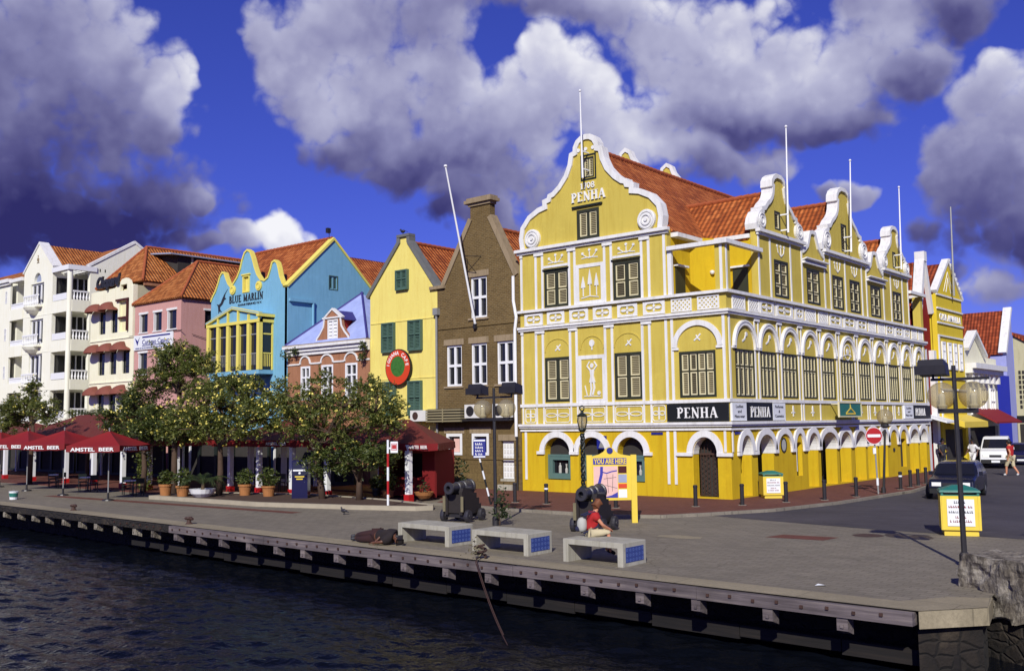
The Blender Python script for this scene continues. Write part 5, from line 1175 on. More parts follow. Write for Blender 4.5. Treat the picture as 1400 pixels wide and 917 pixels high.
for q in cw:
    mb = MB(F); mb.box(q[0]-.05, q[1]+.05, -.215, -.15, q[2], q[3]); o = mb.build('window', 'glass_dark', CR_)
    mb = MB(F); mb.box(q[0], q[0]+.05, -.149, -.11, q[2], q[3]); mb.box(q[0], q[1], -.149, -.102, q[2]+.5, q[2]+.56); mb.build('glazing_bar', 'dark_frame', o)
mb = MB(F); mb.box(-67.15, -65.85, -.215, -.15, 10.17, 12.4); mb.build('loggia', 'cream', CR_)
mb = MB(F); mb.box(-67.4, -65.6, .0, .16, 12.4, 12.55); mb.box(-65.86, -65.7, .002, .15, 10.2, 12.4); mb.box(-67.1, -65.9, .0, .1, 11.1, 11.25); mb.build('loggia_frame', 'cloth_maroon', CR_)
mb = MB(F); mb.box(-71.3, -64.95, .001, .07, 9.66, 9.74); mb.box(-71.3, -64.95, .001, .07, 6.55, 6.63); mb.box(-65.5, -64.95, .001, .12, 9.75, 13.4); each(mb, 'string_course', 'cream_pale', CR_)
def awning(P, s0, s1, z0, h_, D_):
    mb = MB(F); n, m_ = 14, 6; c_, hw = (s0+s1)/2, (s1-s0)/2; vs = []
    for j in range(m_+1):
        b_ = math.pi/2*j/m_
        for i in range(n+1):
            a = math.pi*i/n; rr_ = math.sin(b_)
            vs.append((c_ - hw*math.cos(a)*(.25+.75*rr_ if j < m_ else 1), .02 + D_*math.sin(a)**.8*rr_**.9, z0 + h_*math.cos(b_)*(.35+.65*math.sin(a)) if j < m_ else z0))
    mb.raw(vs, [(j*(n+1)+i, j*(n+1)+i+1, (j+1)*(n+1)+i+1, (j+1)*(n+1)+i) for j in range(m_) for i in range(n)])
    return mb.build('awning', 'awning_brown', P, True)
for s0, s1, z0 in ((-71.1, -69.15, 11.8), (-69.1, -67.25, 11.8), (-71.1, -69.2, 8.78), (-69.2, -67.3, 8.78), (-67.25, -65.35, 8.78), (-71.15, -69.2, 5.68), (-69.2, -67.1, 5.68), (-67.1, -65.2, 5.68)): awning(CR_, s0, s1, z0, .68, .95)
text('script_sign', 'Chopard', 'text_black', CR_, F, -70.3, 13.66, .74, 3.5, .12, .05, .06, .35, .0)
core(CR_, -71.25, -65.0, YF+.3, 48, .06, 13.3, 'cream')
mb = MB(right(-64.95)); mb.box(YF+.222, 48, -.3, 0, 11.0, 13.42); mb.build('side_wall', 'stucco_grey', CR_)
a1, a2, e = (-68.1, 38.0, 16.85), (-68.1, 52, 16.85), 13.75
rr = roof(CR_, [[(-71.5, YF+.4, e), (-64.6, YF+.4, e), a1], [(-64.6, YF+.4, e), (-64.6, 52, e), a2, a1], [(-71.5, YF+.4, e), (-71.5, 52, e), a2, a1]], 'tile_orange', .14)
ridge(rr, a1, a2); ridge(rr, (-64.6, YF+.4, e+.02), a1, .1); ridge(rr, (-71.5, YF+.4, e+.02), a1, .1)
mb = MB(); mb.box(-64.9, -64.7, 36.0, 48, 13.43, 13.72); mb.build('eave_soffit', 'terracotta', CR_)
o = MB(); o.raw([(-66.9, 38.6, 15.9), (-65.6, 39.1, 14.75), (-65.6, 47, 14.75), (-66.9, 47, 15.9), (-65.55, 39.1, 14.8), (-65.55, 39.1, 16.05), (-65.55, 47, 16.05), (-66.9, 38.6, 16.05)], [(0, 1, 2, 3), (1, 5, 6, 2), (0, 7, 5, 1), (7, 5, 6, 3)])
dm = o.build('roof_dormer', 'interior', CR_)
mb = MB(); mb.slab([(-67.6, 37.9, 16.3), (-65.2, 38.3, 16.12), (-65.2, 47, 16.12), (-67.6, 47, 16.3)], .09); mb.build('dormer_roof', 'slate_sheet', dm)
mb = MB(); mb.box(-65.56, -65.5, 40.2, 40.35, 14.8, 16.05); mb.box(-65.56, -65.5, 41.6, 41.75, 14.8, 16.05); mb.ribbon([(0, 0), (0, .01)], .01); mb.box(-65.56, -65.5, 40.36, 41.59, 15.3, 15.4); mb.box(-65.55, -65.52, 40.36, 41.59, 14.8, 15.2); mb.build('dormer_window', 'stucco_grey', dm)

# ---- white hotel
H = thing('white_hotel', 'white balconied hotel with gabled tower and corner loggias, leftmost on the waterfront', 'building', (-84, 38, .06))
FT = F
fl = [(13.32, 15.1), (10.1, 12.15), (6.95, 9.32), (3.9, 6.2)]
wall(H, F, [(-82.9, .06), (-77.75, .06), (-77.75, 16.3), (-80.2, 18.35), (-82.9, 16.25)], [rect(-81.6, -79.25, *q) for q in fl] + [[(-81.05, 15.2), (-79.75, 15.2)] + arcpts(-80.4, 15.25, .65, .72, 0, 180, 12)], 'hotel_white', .3)
for k, q in enumerate(fl):
    mb = MB(F); mb.box(-81.65, -79.2, -.29, -.22, *q); o = mb.build('balcony_door', 'glass_dark', H)
    mb = MB(F); mb.ribbon(rect(-81.58, -79.27, q[0]+.02, q[1]-.02), .1, -.14, -.219, .05, True)
    for i in (1, 2): c_ = -81.6+i*.78; mb.box(c_-.09, c_+.09, -.219, -.14, q[0]+.1, q[1]-.1)
    mb.build('door_frame', 'white_paint', o)
    if k < 4:
        mb = MB(F); mb.box(-82.05, -79.4, .0, .42, q[0]-.22, q[0]-.05); mb.lathe([(.9, q[0]-.221), (.75, q[0]-.45), (.45, q[0]-.7), (.1, q[0]-.85)], (-80.72, .0, 0), 16); o = mb.build('balcony', 'hotel_white', H)
        mb = MB(F); mb.box(-82.05, -79.4, .30, .42, q[0]+.68, q[0]+.8)
        for i in range(9): mb.lathe([(.05, q[0]-.05), (.09, q[0]+.15), (.04, q[0]+.45), (.06, q[0]+.68)], (-81.95+i*.305, .36, 0), 8)
        mb.build('balustrade', 'white_paint', o)
mb = MB(F); mb.plate([(-81.05, 15.2), (-79.75, 15.2)] + arcpts(-80.4, 15.25, .65, .72, 0, 180, 12), (), -.2, -.28); mb.build('fanlight', 'slate_sheet', H)
mb = MB(F); mb.disc(-80.4, 17.05, .17, .04, .001, 12); mb.disc(-80.4, 17.35, .07, .04, .001, 8); mb.box(-80.6, -80.2, .001, .035, 16.78, 16.84); mb.build('gable_emblem', 'cement_trim', H)
mb = MB(F); mb.ribbon([(-83.05, 16.15), (-80.2, 18.42), (-77.6, 16.2)][::-1], .14, .08, -.7, .0); mb.build('gable_coping', 'white_trim', H)
mb = MB(F)
for z_ in (12.4, 9.4, 6.36): mb.box(-82.9, -77.75, .001, .02, z_, z_+.05)
each(mb, 'string_course', 'hotel_white', H)
core(H, -82.85, -77.8, YF+.31, 44, .06, 16.2, 'hotel_white')
core(H, -77.79, -75.05, 38.7, 44, .06, 16.0, 'hotel_white')
mb = MB(); mb.box(-75.4, -75.0, 37.1, 38.69, .06, 16.0); mb.build('loggia_pier', 'hotel_white', H)
mb = MB(right(-75)); mb.plate([(37.1, 16.001), (44.4, 16.001), (40.8, 18.4)], (), 0, -.3); mb.box(38.7, 44.4, -.04, 0, 9, 16); mb.build('side_gable', 'stucco_grey' if 0 else 'hotel_white', H)
mb = MB(right(-75)); mb.ribbon([(36.95, 16.12), (40.8, 18.5), (44.5, 16.1)][::-1], .2, .06, -.36, .0); mb.build('verge_coping', 'white_trim', H)
for k, (z0, z1) in enumerate(((12.39, 13.33), (9.31, 10.22), (6.3, 7.1), (3.3, 4.12))):
    mb = MB(); mb.raw([(x, y, z) for z in (z0, z1) for x, y in ((-77.74, YF), (-75.3, YF), (-75.0, YF+.3), (-75.0, 37.09), (-77.74, 37.09))], [(4, 3, 2, 1, 0), (5, 6, 7, 8, 9), (0, 1, 6, 5), (1, 2, 7, 6), (2, 3, 8, 7), (3, 4, 9, 8), (4, 0, 5, 9)])
    o = mb.build('loggia_parapet', 'hotel_white', H)
    mb = MB(); mb.box(-77.7, -75.4, YF+.02, YF+.15, z1+.04, z1+.55); mb.box(-75.16, -75.03, YF+.4, 37.05, z1+.62, z1+.74)
    for i in range(7): mb.lathe([(.05, 0), (.09, .2), (.04, .45), (.06, .62)], (-75.1, YF+.5+i*.25, z1), 8)
    mb.build('balustrade', 'white_paint', o)
    mb = MB(right(-77.79)); mb.box(35.75, 36.55, .02, .05, z1, z1+2.0); mb.box(36.9, 38.5, .02, .05, z1, z1+2.05); w_ = mb.build('loggia_door', 'glass_dark', H)
    mb = MB(right(-77.79))
    for a in (36.9, 37.42, 37.94, 38.46): mb.box(a-.05, a+.05, .051, .09, z1, z1+2.05)
    mb.build('door_frame', 'white_paint', w_)
mb = MB(); mb.tube([(-75.22, YF+.2, .06), (-75.22, YF+.2, 15.66)], .21, 14); mb.build('loggia_column', 'hotel_white', H)
mb = MB(); mb.box(-77.74, -74.9, YF-.1, YF+.15, 15.66, 16.05); mb.box(-75.2, -74.9, YF+.152, 37.6, 15.662, 16.052)
for i in range(7): mb.box(-77.7, -75.0, YF+.35+i*.42, YF+.45+i*.42, 15.7, 15.95)
mb.build('pergola', 'white_paint', H)
rr = roof(H, [[(-80.2, YF+.5, 18.3), (-80.2, 40.8, 18.3), (-77.5, 40.8, 16.15), (-77.5, YF+.5, 16.15)], [(-80.2, YF+.5, 18.3), (-80.2, 40.8, 18.3), (-82.95, 40.8, 16.15), (-82.95, YF+.5, 16.15)], [(-110, 40.8, 18.35), (-75.1, 40.8, 18.35), (-75.1, 37.1, 16.02), (-110, 37.1, 16.02)], [(-110, 40.8, 18.35), (-75.1, 40.8, 18.35), (-75.1, 44.4, 16.02), (-110, 44.4, 16.02)]], 'tile_orange')
# left wing
wl = [(-86.45, -86.05), (-88.3, -87.6), (-91, -90)]
wall(H, F, rect(-110, -85.5, .06, 15.8), [rect(a, b_, z_, z_+1.05) for a, b_ in wl for z_ in (13.95, 10.75, 7.55, 4.4)], 'hotel_white', .16, 'wing_wall')
for a, b_ in wl:
    for z_ in (13.95, 10.75, 7.55, 4.4): pane_window(H, F, a, b_, z_, z_+1.05, 2, 2, .05, .05, d=-.03)
core(H, -110, -85.5, 36.0, 44, .06, 15.9, 'hotel_white')
core(H, -85.49, -82.91, 37.6, 44, .06, 16.0, 'lavender' if 0 else 'hotel_white')
mb = MB(F); mb.box(-110, -85.4, .002, .2, 15.5, 15.7); mb.box(-110, -85.3, .002, .35, 15.702, 16.0); mb.box(-85.3, -82.95, -1.2, .2, 15.6, 15.9); mb.build('cornice', 'white_trim', H)
for k, (z0, z1) in enumerate(((12.39, 13.33), (9.31, 10.22), (6.3, 7.1), (3.3, 4.12))):
    mb = MB(F); mb.box(-85.49, -82.92, -.4, .05, z0, z1); o = mb.build('wing_parapet', 'hotel_white', H)
    mb = MB(F); mb.box(-85.4, -83.0, -.15, -.02, z1+.35, z1+.47); mb.box(-85.4, -83.0, -.12, -.05, z1+.0, z1+.34); mb.build('balustrade', 'white_paint', o)

# ================================================================ THE STREET BEYOND THE CORNER
GS = right(-18.95)
RD = thing('red_house', 'narrow dark red gabled house with white coping squeezed beside the yellow corner building', 'building', (-22, 61, .08))
gp = [(60.02, .08), (62.3, .08), (62.3, 9.6), (61.2, 12.9), (60.02, 9.8)]
mb = MB(GS); mb.plate(gp, [rect(60.5, 61.9, .1, 2.3)], 0, -.3); mb.build('wall', 'oxblood', RD)
mb = MB(GS); mb.ribbon([(60.1, 9.7), (61.15, 12.9)], .34, .25, -.3); mb.ribbon([(61.2, 12.9), (62.25, 9.6)], .34, .25, -.3); mb.box(60.95, 61.45, -.3, .28, 12.7, 13.3); mb.build('gable_coping', 'white_trim', RD)
mb = MB(GS); mb.box(60.03, 60.5, .001, .3, .1, 7.3); mb.box(61.8, 62.28, .001, .3, .1, 7.3); each(mb, 'pilaster', 'white_trim', RD)
mb = MB(GS); mb.box(60.55, 61.75, -.25, -.15, .1, 2.3); mb.build('shop_window', 'interior', RD)
mb = MB(); mb.raw([(-18.95, 60.1, 3.3), (-18.95, 62.2, 3.3), (-17.6, 62.2, 2.9), (-17.6, 60.1, 2.9), (-18.95, 60.1, 3.4), (-18.95, 62.2, 3.4), (-17.6, 62.2, 3.0), (-17.6, 60.1, 3.0)], [(0, 1, 2, 3), (4, 5, 6, 7), (0, 1, 5, 4), (1, 2, 6, 5), (2, 3, 7, 6), (3, 0, 4, 7)]); mb.build('canopy', 'sign_white', RD)
core(RD, -28, -19.3, 60.0, 62.28, .08, 9.6, 'oxblood')
roof(RD, [[(-19.1, 61.2, 12.7), (-28, 61.2, 12.7), (-28, 60.0, 9.6), (-19.1, 60.0, 9.6)], [(-19.1, 61.2, 12.7), (-28, 61.2, 12.7), (-28, 62.35, 9.6), (-19.1, 62.35, 9.6)]], 'tile_street')
GY = right(-18.55)
YH = thing('street_gable_house', 'tall bright yellow gable house with white bands farther down the street', 'building', (-22, 65, .08))
yo = [(62.4, .08), (67.7, .08), (67.7, 10.9), (65.0, 13.1), (62.4, 11.0)]
yw = [(63.0, 63.7), (64.2, 64.9), (65.35, 66.05), (66.5, 67.2)]
mb = MB(GY); mb.plate(yo, [rect(a, b_, 6.2, 7.9) for a, b_ in yw] + [rect(62.9, 67.2, .1, 2.5)], 0, -.3); mb.build('wall', 'street_yellow', YH)
for a, b_ in yw: pane_window(YH, GY, a, b_, 6.2, 7.9, 2, 3, .13, .06, d=.03, glass='slate_sheet')
mb = MB(GY)
for z_ in (10.75, 9.9, 9.0, 8.2, 5.6, 4.9): mb.box(62.4, 67.72, .001, .08, z_, z_+.1)
mb.box(62.4, 62.6, .001, .07, 3, 8.19); each(mb, 'string_course', 'white_trim', YH)
mb = MB(GY); mb.ribbon([(62.3, 10.95), (65.0, 13.15), (67.8, 10.85)], .22, .12, -.3, .0)
for i in range(8): t_ = i/8; mb.box(65.1+t_*2.5, 65.35+t_*2.5, -.2, .14, 13.1-t_*2.2, 13.3-t_*2.2)
mb.build('gable_coping', 'white_trim', YH)
for i in range(4):
    mb = MB(GY); mb.ribbon([(64.0+i*.25, 11.1), (65.0, 12.4-.2*i), (66.0-i*.25, 11.1)], .05, .03, .001)
    if i in (0, 2): mb.build('gable_ornament', 'white_trim', YH)
text('name_lettering', 'CASA AMARILLA', 'text_white', YH, GY, 62.9, 9.25, .4, 4.4, .04, .0, .02)
mb = MB(); mb.tube([(-18.3, 65.3, 10.9), (-18.3, 65.6, 16.7)], .07, 8, .045); mb.build('flagpole', 'metal_grey', YH)
mb = MB(); mb.raw([(-18.55, 62.5, 3.0), (-18.55, 67.6, 3.0), (-17.3, 67.6, 2.6), (-17.3, 62.5, 2.6), (-18.55, 62.5, 3.4), (-18.55, 67.6, 3.4), (-17.3, 67.6, 2.95), (-17.3, 62.5, 2.95)], [(0, 1, 2, 3), (4, 5, 6, 7), (0, 1, 5, 4), (1, 2, 6, 5), (2, 3, 7, 6), (3, 0, 4, 7)]); mb.build('awning', 'paint_yellow', YH)
mb = MB(GY); mb.box(62.95, 67.15, -.28, -.2, .1, 2.5); mb.build('shop_window', 'interior', YH)
core(YH, -28, -18.9, 62.4, 67.69, .08, 10.8, 'street_yellow')
roof(YH, [[(-18.7, 65, 13.0), (-28, 65, 13.0), (-28, 62.3, 10.9), (-18.7, 62.3, 10.9)], [(-18.7, 65, 13.0), (-28, 65, 13.0), (-28, 67.8, 10.8), (-18.7, 67.8, 10.8)]], 'tile_street')
CW = thing('classical_house', 'white classical shop house with heavy cornice and pediment beyond the tall yellow house', 'building', (-22, 71, .08))
mb = MB(GY); mb.plate([(67.75, .08), (75.4, .08), (75.4, 7.3), (72, 7.3), (69.8, 8.8), (67.75, 7.6)], [rect(68.2, 75, .1, 2.6)], 0, -.3); mb.build('wall', 'cream_pale', CW)
mb = MB(GY); mb.box(67.76, 75.5, .002, .7, 6.4, 6.75); mb.box(67.76, 75.45, .002, .45, 6.1, 6.398); mb.ribbon([(67.8, 7.65), (69.8, 8.9), (72.2, 7.35)], .2, .3, -.3); mb.build('cornice', 'white_trim', CW)
for i in range(6): mb = MB(GY); mb.box(68.2+i*1.25, 68.6+i*1.25, .002, .35, 5.5, 6.09); mb.build('bracket', 'white_trim', CW)
for i in range(3): pane_window(CW, GY, 68.6+i*2.3, 69.8+i*2.3, 3.4, 5.2, 2, 2, .1, .06, d=.05)
mb = MB(); mb.raw([(-18.55, 68.5, 3.7), (-18.55, 75, 3.7), (-17.0, 75, 2.8), (-17.0, 68.5, 2.8), (-18.55, 68.5, 3.8), (-18.55, 75, 3.8), (-17.0, 75, 2.9), (-17.0, 68.5, 2.9)], [(0, 1, 2, 3), (4, 5, 6, 7), (0, 1, 5, 4), (1, 2, 6, 5), (2, 3, 7, 6), (3, 0, 4, 7)]); mb.build('awning', 'canvas_red', CW)
mb = MB(GY); mb.box(68.2, 75, -.28, -.2, .1, 2.6); mb.build('shop_window', 'interior', CW)
core(CW, -28, -18.9, 67.8, 75.3, .08, 7.2, 'stucco_grey')
LV = thing('lavender_house', 'lavender house with steep red roof and white gable edge at the bend of the street', 'building', (-24, 88, .08))
mb = MB(); mb.box(-29, -19.9, 84, 86.2, .06, 8.2); mb.build('wall', 'lavender', LV)
mb = MB(right(-19.9)); mb.plate([(84, 8.2), (86.2, 8.2), (86.2, 11.7), (86.0, 11.7)], (), 0, -.3); mb.build('side_gable', 'lavender', LV)
mb = MB(right(-19.9)); mb.ribbon([(83.8, 8.2), (86.1, 11.9), (86.3, 11.9)], .3, .1, -.5); mb.build('gable_coping', 'white_trim', LV)
roof(LV, [[(-29, 86.1, 11.8), (-20.1, 86.1, 11.8), (-20.1, 83.8, 8.15), (-29, 83.8, 8.15)], [(-29, 86.1, 11.8), (-20.1, 86.1, 11.8), (-20.1, 86.5, 11.5), (-29, 86.5, 11.5)]], 'tile_street')
mb = MB(front(84)); mb.ribbon(rect(-20.7, -20.3, 5.4, 6.8), .1, .06, .0, 0, True); mb.box(-20.7, -20.3, .001, .03, 5.4, 6.8); mb.build('window', 'white_trim', LV)
mb = MB(front(84)); mb.raw([(-22.6, .01, 8.3), (-20.9, .01, 8.3), (-20.9, 1.6, 7.5), (-22.6, 1.6, 7.5), (-22.6, .01, 8.4), (-20.9, .01, 8.4), (-20.9, 1.6, 7.6), (-22.6, 1.6, 7.6)], [(0, 1, 2, 3), (4, 5, 6, 7), (0, 1, 5, 4), (1, 2, 6, 5), (2, 3, 7, 6), (3, 0, 4, 7)]); mb.build('lean_to_roof', 'tile_street', LV)
BS = thing('blue_shop', 'small royal blue shop with white window bars at the end of the street', 'building', (-20.5, 80, .08))
mb = MB(); mb.box(-22.5, -19.75, 80, 83.9, .06, 6.4); mb.build('wall', 'royal_blue', BS)
mb = MB(front(80)); mb.box(-22.5, -19.72, .001, .1, 6.1, 6.2); mb.box(-22.5, -19.72, .001, .08, 5.5, 5.57); each(mb, 'string_course', 'white_trim', BS)
for a in (-20.35, -20.05): mb = MB(front(80)); mb.box(a-.1, a+.1, .001, .06, 3.2, 4.6); mb.build('window', 'white_trim', BS)
mb = MB(front(80)); mb.box(-22.3, -20.2, .001, .05, .1, 2.4); mb.build('shop_window', 'interior', BS)
GB = thing('grey_building', 'pale grey stucco building with pierced block panels at the far right end of the street', 'building', (-15, 95, .08))
mb = MB(front(92)); mb.plate([(-21.2, .06), (-12, .06), (-12, 8.2), (-18.0, 8.2), (-21.2, 10.4)], (), 0, -8); mb.build('wall', 'stucco_grey', GB)
mb = MB(front(92))
for i in range(6):
    for j in range(8): mb.box(-20.9+i*.28, -20.72+i*.28, .001, .03, 3.9+j*.42, 4.2+j*.42)
mb.build('block_screen', 'interior', GB)
mb = MB(front(92)); mb.box(-21.2, -12, .001, .3, 2.9, 3.3); mb.build('canopy', 'sign_black', GB)
mb = MB(front(92)); mb.box(-21.0, -12.5, .001, .05, .1, 2.6); mb.build('shop_window', 'interior', GB)
mb = MB(); mb.slab([(-21.3, 91.8, 10.5), (-17.8, 91.8, 8.3), (-17.8, 100, 8.3), (-21.3, 100, 10.5)], .2); mb.build('roof', 'tile_street', GB)

# ================================================================ STREET FURNITURE
def glassmat(name, tint, mixf=.25):
    m, t, b = newmat(name)
    tr = t.n('ShaderNodeBsdfTransparent'); tr.inputs[0].default_value = (*tint, 1)
    b.inputs['Base Color'].default_value = (tint[0]*.6, tint[1]*.6, tint[2]*.6, 1); b.inputs['Roughness'].default_value = .08
    ms = t.n('ShaderNodeMixShader'); ms.inputs[0].default_value = mixf
    t.t.links.new(tr.outputs[0], ms.inputs[1]); t.t.links.new(b.outputs[0], ms.inputs[2]); t.t.links.new(ms.outputs[0], m.node_tree.nodes['Material Output'].inputs[0])
glassmat('smoked_globe', (.80, .74, .56), .28)
CAMX = Vector((.7642, .6450, 0)); CAMN = Vector((.6450, -.7642, 0))     # along / out of a board that faces the harbour bridge
def faced(o, along=CAMX, out=CAMN): return lambda s, d, z: (o[0]+along[0]*s+out[0]*d, o[1]+along[1]*s+out[1]*d, o[2]+z)

def globe_lamp(name, label, loc, top=4.35, offs=(-.5, .5), floods=(-.72, .72), group='globe street lamps on the quay'):
    t = thing(name, label, 'street lamp', loc, group); x, y, z0 = loc
    mb = MB(); mb.tube([(x, y, z0-.1), (x-.02, y, z0+top)], .062, 10, .045); mb.lathe([(.11, z0), (.11, z0+.25), (.07, z0+.3)], (x, y, 0), 10); mb.build('pole', 'iron', t)
    mb = MB(); mb.box(x+min(floods+offs)-.05, x+max(max(floods), .7), y-.03, y+.03, z0+4.02, z0+4.08); mb.build('crossbar', 'iron', t)
    for f in floods:
        mb = MB(); mb.raw([(x+f-.30, y-.2, z0+4.2), (x+f+.30, y-.2, z0+4.2), (x+f+.30, y+.2, z0+4.12), (x+f-.30, y+.2, z0+4.12), (x+f-.27, y-.14, z0+4.50), (x+f+.27, y-.14, z0+4.50), (x+f+.27, y+.22, z0+4.40), (x+f-.27, y+.22, z0+4.40)], [(0, 1, 2, 3), (4, 5, 6, 7), (0, 1, 5, 4), (1, 2, 6, 5), (2, 3, 7, 6), (3, 0, 4, 7)])
        mb.tube([(x+f, y, z0+4.05), (x+f, y, z0+4.2)], .03, 6); mb.box(x+f-.33, x+f+.33, y-.23, y-.19, z0+4.16, z0+4.36); mb.build('floodlight', 'iron', t)
    mb = MB(); mb.box(x+min(offs)-.08, x+max(offs)+.08, y-.05, y+.05, z0+3.30, z0+3.40); mb.build('globe_bracket', 'iron', t)
    for f in offs:
        mb = MB(); n = 14; mb.lathe([(.30*math.sin(math.pi*i/n), -.30*math.cos(math.pi*i/n)) for i in range(n+1)], (x+f, y, z0+3.69), 20); g_ = mb.build('globe', 'smoked_globe', t, True)
        mb = MB(); mb.lathe([(.10, z0+3.40), (.12, z0+3.46), (.075, z0+3.50), (.075, z0+3.68), (.05, z0+3.74)], (x+f, y, 0), 10); mb.build('bulb', 'white_paint', g_)
    return t
globe_lamp('street_lamp', 'black lamp post with two smoked globes and two black floodlights, beside the first cannon', (-20.69, 23.59, 0))
globe_lamp('street_lamp', 'black lamp post with two smoked globes and one floodlight behind the rough stone wall', (-6.45, 22.75, 0), floods=(-.46,), offs=(-.3, .36))
t = thing('street_lamp', 'slim lamp post with a single smoked globe beside the no entry sign', 'street lamp', (-14.9, 41.7, .1), 'globe street lamps on the quay')
mb = MB(); mb.tube([(-14.9, 41.7, .05), (-14.72, 41.7, 2.75)], .06, 8, .045); mb.lathe([(.1, 0), (.1, .2), (.06, .25)], (-14.9, 41.7, .1), 8); mb.build('pole', 'iron', t)
mb = MB(); mb.lathe([(.06, 2.7), (.17, 2.76), (.17, 2.84), (.1, 2.95)], (-14.72, 41.7, .1), 10); mb.build('globe_bracket', 'iron', t)
mb = MB(); mb.lathe([(.33*math.sin(math.pi*i/14), -.33*math.cos(math.pi*i/14)) for i in range(15)], (-14.70, 41.7, 3.28), 18); g_ = mb.build('globe', 'smoked_globe', t, True)
mb = MB(); mb.lathe([(.09, 3.02), (.1, 3.2), (.06, 3.3)], (-14.70, 41.7, 0), 8); mb.build('bulb', 'white_paint', g_)
# ornate twisted lamp standing by the map board
x, y = -21.0, 28.75
t = thing('ornate_lamp', 'ornate green twisted lamp post with a glass lantern standing behind the second cannon', 'street lamp', (x, y, .1))
mb = MB()
for k in range(3): mb.tube([(x+.06*math.cos(i*.55+k*2.094), y+.06*math.sin(i*.55+k*2.094), .9+i*.055) for i in range(36)], .035, 6)
mb.lathe([(.2, .08), (.2, .3), (.13, .4), (.13, .75), (.17, .85), (.08, .95)], (x, y, 0), 12); mb.build('twisted_post', 'dark_frame', t)
mb = MB(); mb.lathe([(.05, 2.85), (.15, 2.95), (.13, 3.02)], (x, y, 0), 8); mb.lathe([(.16, 3.42), (.2, 3.46), (.06, 3.56), (.05, 3.62)], (x, y, 0), 8); mb.tube([(x+.1*math.cos(i*.6), y, 3.72+.09*math.sin(i*.6)) for i in range(11)], .025, 6)
for k in range(6): a = k*math.pi/3; mb.tube([(x+.13*math.cos(a), y+.13*math.sin(a), 3.0), (x+.19*math.cos(a), y+.19*math.sin(a), 3.25), (x+.17*math.cos(a), y+.17*math.sin(a), 3.44)], .014, 5)
o = mb.build('lantern_frame', 'dark_frame', t)
mb = MB(); mb.lathe([(.12, 3.01), (.18, 3.25), (.16, 3.42)], (x, y, 0), 12); mb.build('lantern_glass', 'smoked_globe', t, True)
mb = MB(); mb.lathe([(.04, 3.02), (.05, 3.2), (.02, 3.28)], (x, y, 0), 8); mb.build('bulb', 'white_paint', t)
# no entry sign
x, y = -14.9, 41.1
t = thing('no_entry_sign', 'round red no entry sign with white bar on a thin grey pole', 'traffic sign', (x, y, .1))
mb = MB(); mb.tube([(x, y, .05), (x-.08, y, 2.75)], .035, 8); mb.build('pole', 'metal_grey', t)
sf = faced((x-.08, y-.05, 0))
mb = MB(sf); mb.disc(0, 2.5, .36, .06, .03, 28); o = mb.build('sign_disc', 'paint_red', t)
mb = MB(sf); mb.box(-.27, .27, .061, .066, 2.44, 2.56); mb.ribbon([(.345*math.cos(2*math.pi*i/28), 2.5+.345*math.sin(2*math.pi*i/28)) for i in range(28)], .02, .066, .061, 0, True); mb.build('white_bar', 'sign_white', o)
mb = MB(sf); mb.box(-.06, .06, .0, .06, 1.75, 2.0); mb.build('sticker', 'sign_white', t)
mb = MB(); mb.lathe([(.05, .45), (.05, .75)], (x-.015, y, 0), 8); mb.build('reflector_band', 'sign_white', t)
# leaning striped pole with blue notice
bx, by = -25.36, 28.64; tx, ty = -25.72, 28.35
t = thing('parking_notice', 'blue and white notice on a leaning black and white striped pole', 'sign', (bx, by, .1))
for k in range(6):
    f0, f1 = k/6, (k+1)/6
    mb = MB(); mb.tube([(bx+(tx-bx)*f0, by+(ty-by)*f0, .1+1.95*f0), (bx+(tx-bx)*f1, by+(ty-by)*f1, .1+1.95*f1)], .035, 8); mb.build('pole_band', 'sign_white' if k % 2 else 'sign_black', t)
sf = faced((tx, ty, 0), (CAMX*.98 + Vector((0, 0, 0))), CAMN)
mb = MB(sf); mb.box(-.2, .28, .04, .07, 1.9, 2.62); o = mb.build('notice_board', 'paint_blue', t)
mb = MB(sf)
mb.box(-.19, .27, .0701, .074, 2.54, 2.6); mb.box(-.19, .27, .0701, .074, 1.92, 1.97); each(mb, 'white_band', 'sign_white', o)
for i in range(4): smallprint('lettering', 'text_white', o, sf, -.12, .2, 2.40-i*.13, .085, .071, 20+i)
# map board
mo = (-18.60, 25.80, 0)
t = thing('map_board', 'yellow framed town map board reading you are here', 'information board', (-18.0, 26.28, 0))
mf = faced(mo); Wd = 1.42
for s_ in (0, Wd): mb = MB(mf); mb.box(s_-.09, s_+.09, -.09, .09, -.02, 2.16); mb.build('post', 'paint_yellow', t)
mb = MB(mf); mb.plate([(.091, .72), (Wd-.091, .72), (Wd-.091, 2.12), (1.0, 2.18), (.86, 2.26), (.78, 2.36), (.66, 2.42), (.54, 2.36), (.46, 2.26), (.32, 2.18), (.091, 2.12)], (), .06, -.06); mb.build('board', 'paint_yellow', t)
mb = MB(mf); mb.disc(.66, 2.3, .1, .085, .061, 18); mb.build('round_emblem', 'paint_blue', t)
mb = MB(mf); mb.box(.12, 1.19, .061, .075, 1.86, 2.06); o = mb.build('title_strip', 'map_blue', t)
text('lettering', 'YOU ARE HERE', 'paint_yellow', o, mf, .66, 1.885, .15, 1.03, .006, .075, .03, align='CENTER')
mb = MB(mf); mb.box(.13, .9, .061, .07, .80, 1.8); o = mb.build('map_panel', 'map_pink', t)
mb = MB(mf); mb.ribbon([(.2, .82), (.26, 1.1), (.33, 1.35), (.38, 1.55), (.39, 1.79)], .09, .076, .0701); mb.ribbon([(.4, 1.62), (.55, 1.58), (.7, 1.63), (.88, 1.66)], .035, .076, .0701); mb.plate([(.42, .805), (.895, .805), (.895, .98), (.7, .88)], (), .075, .0701); mb.build('map_water', 'map_blue', o)
mb = MB(mf)
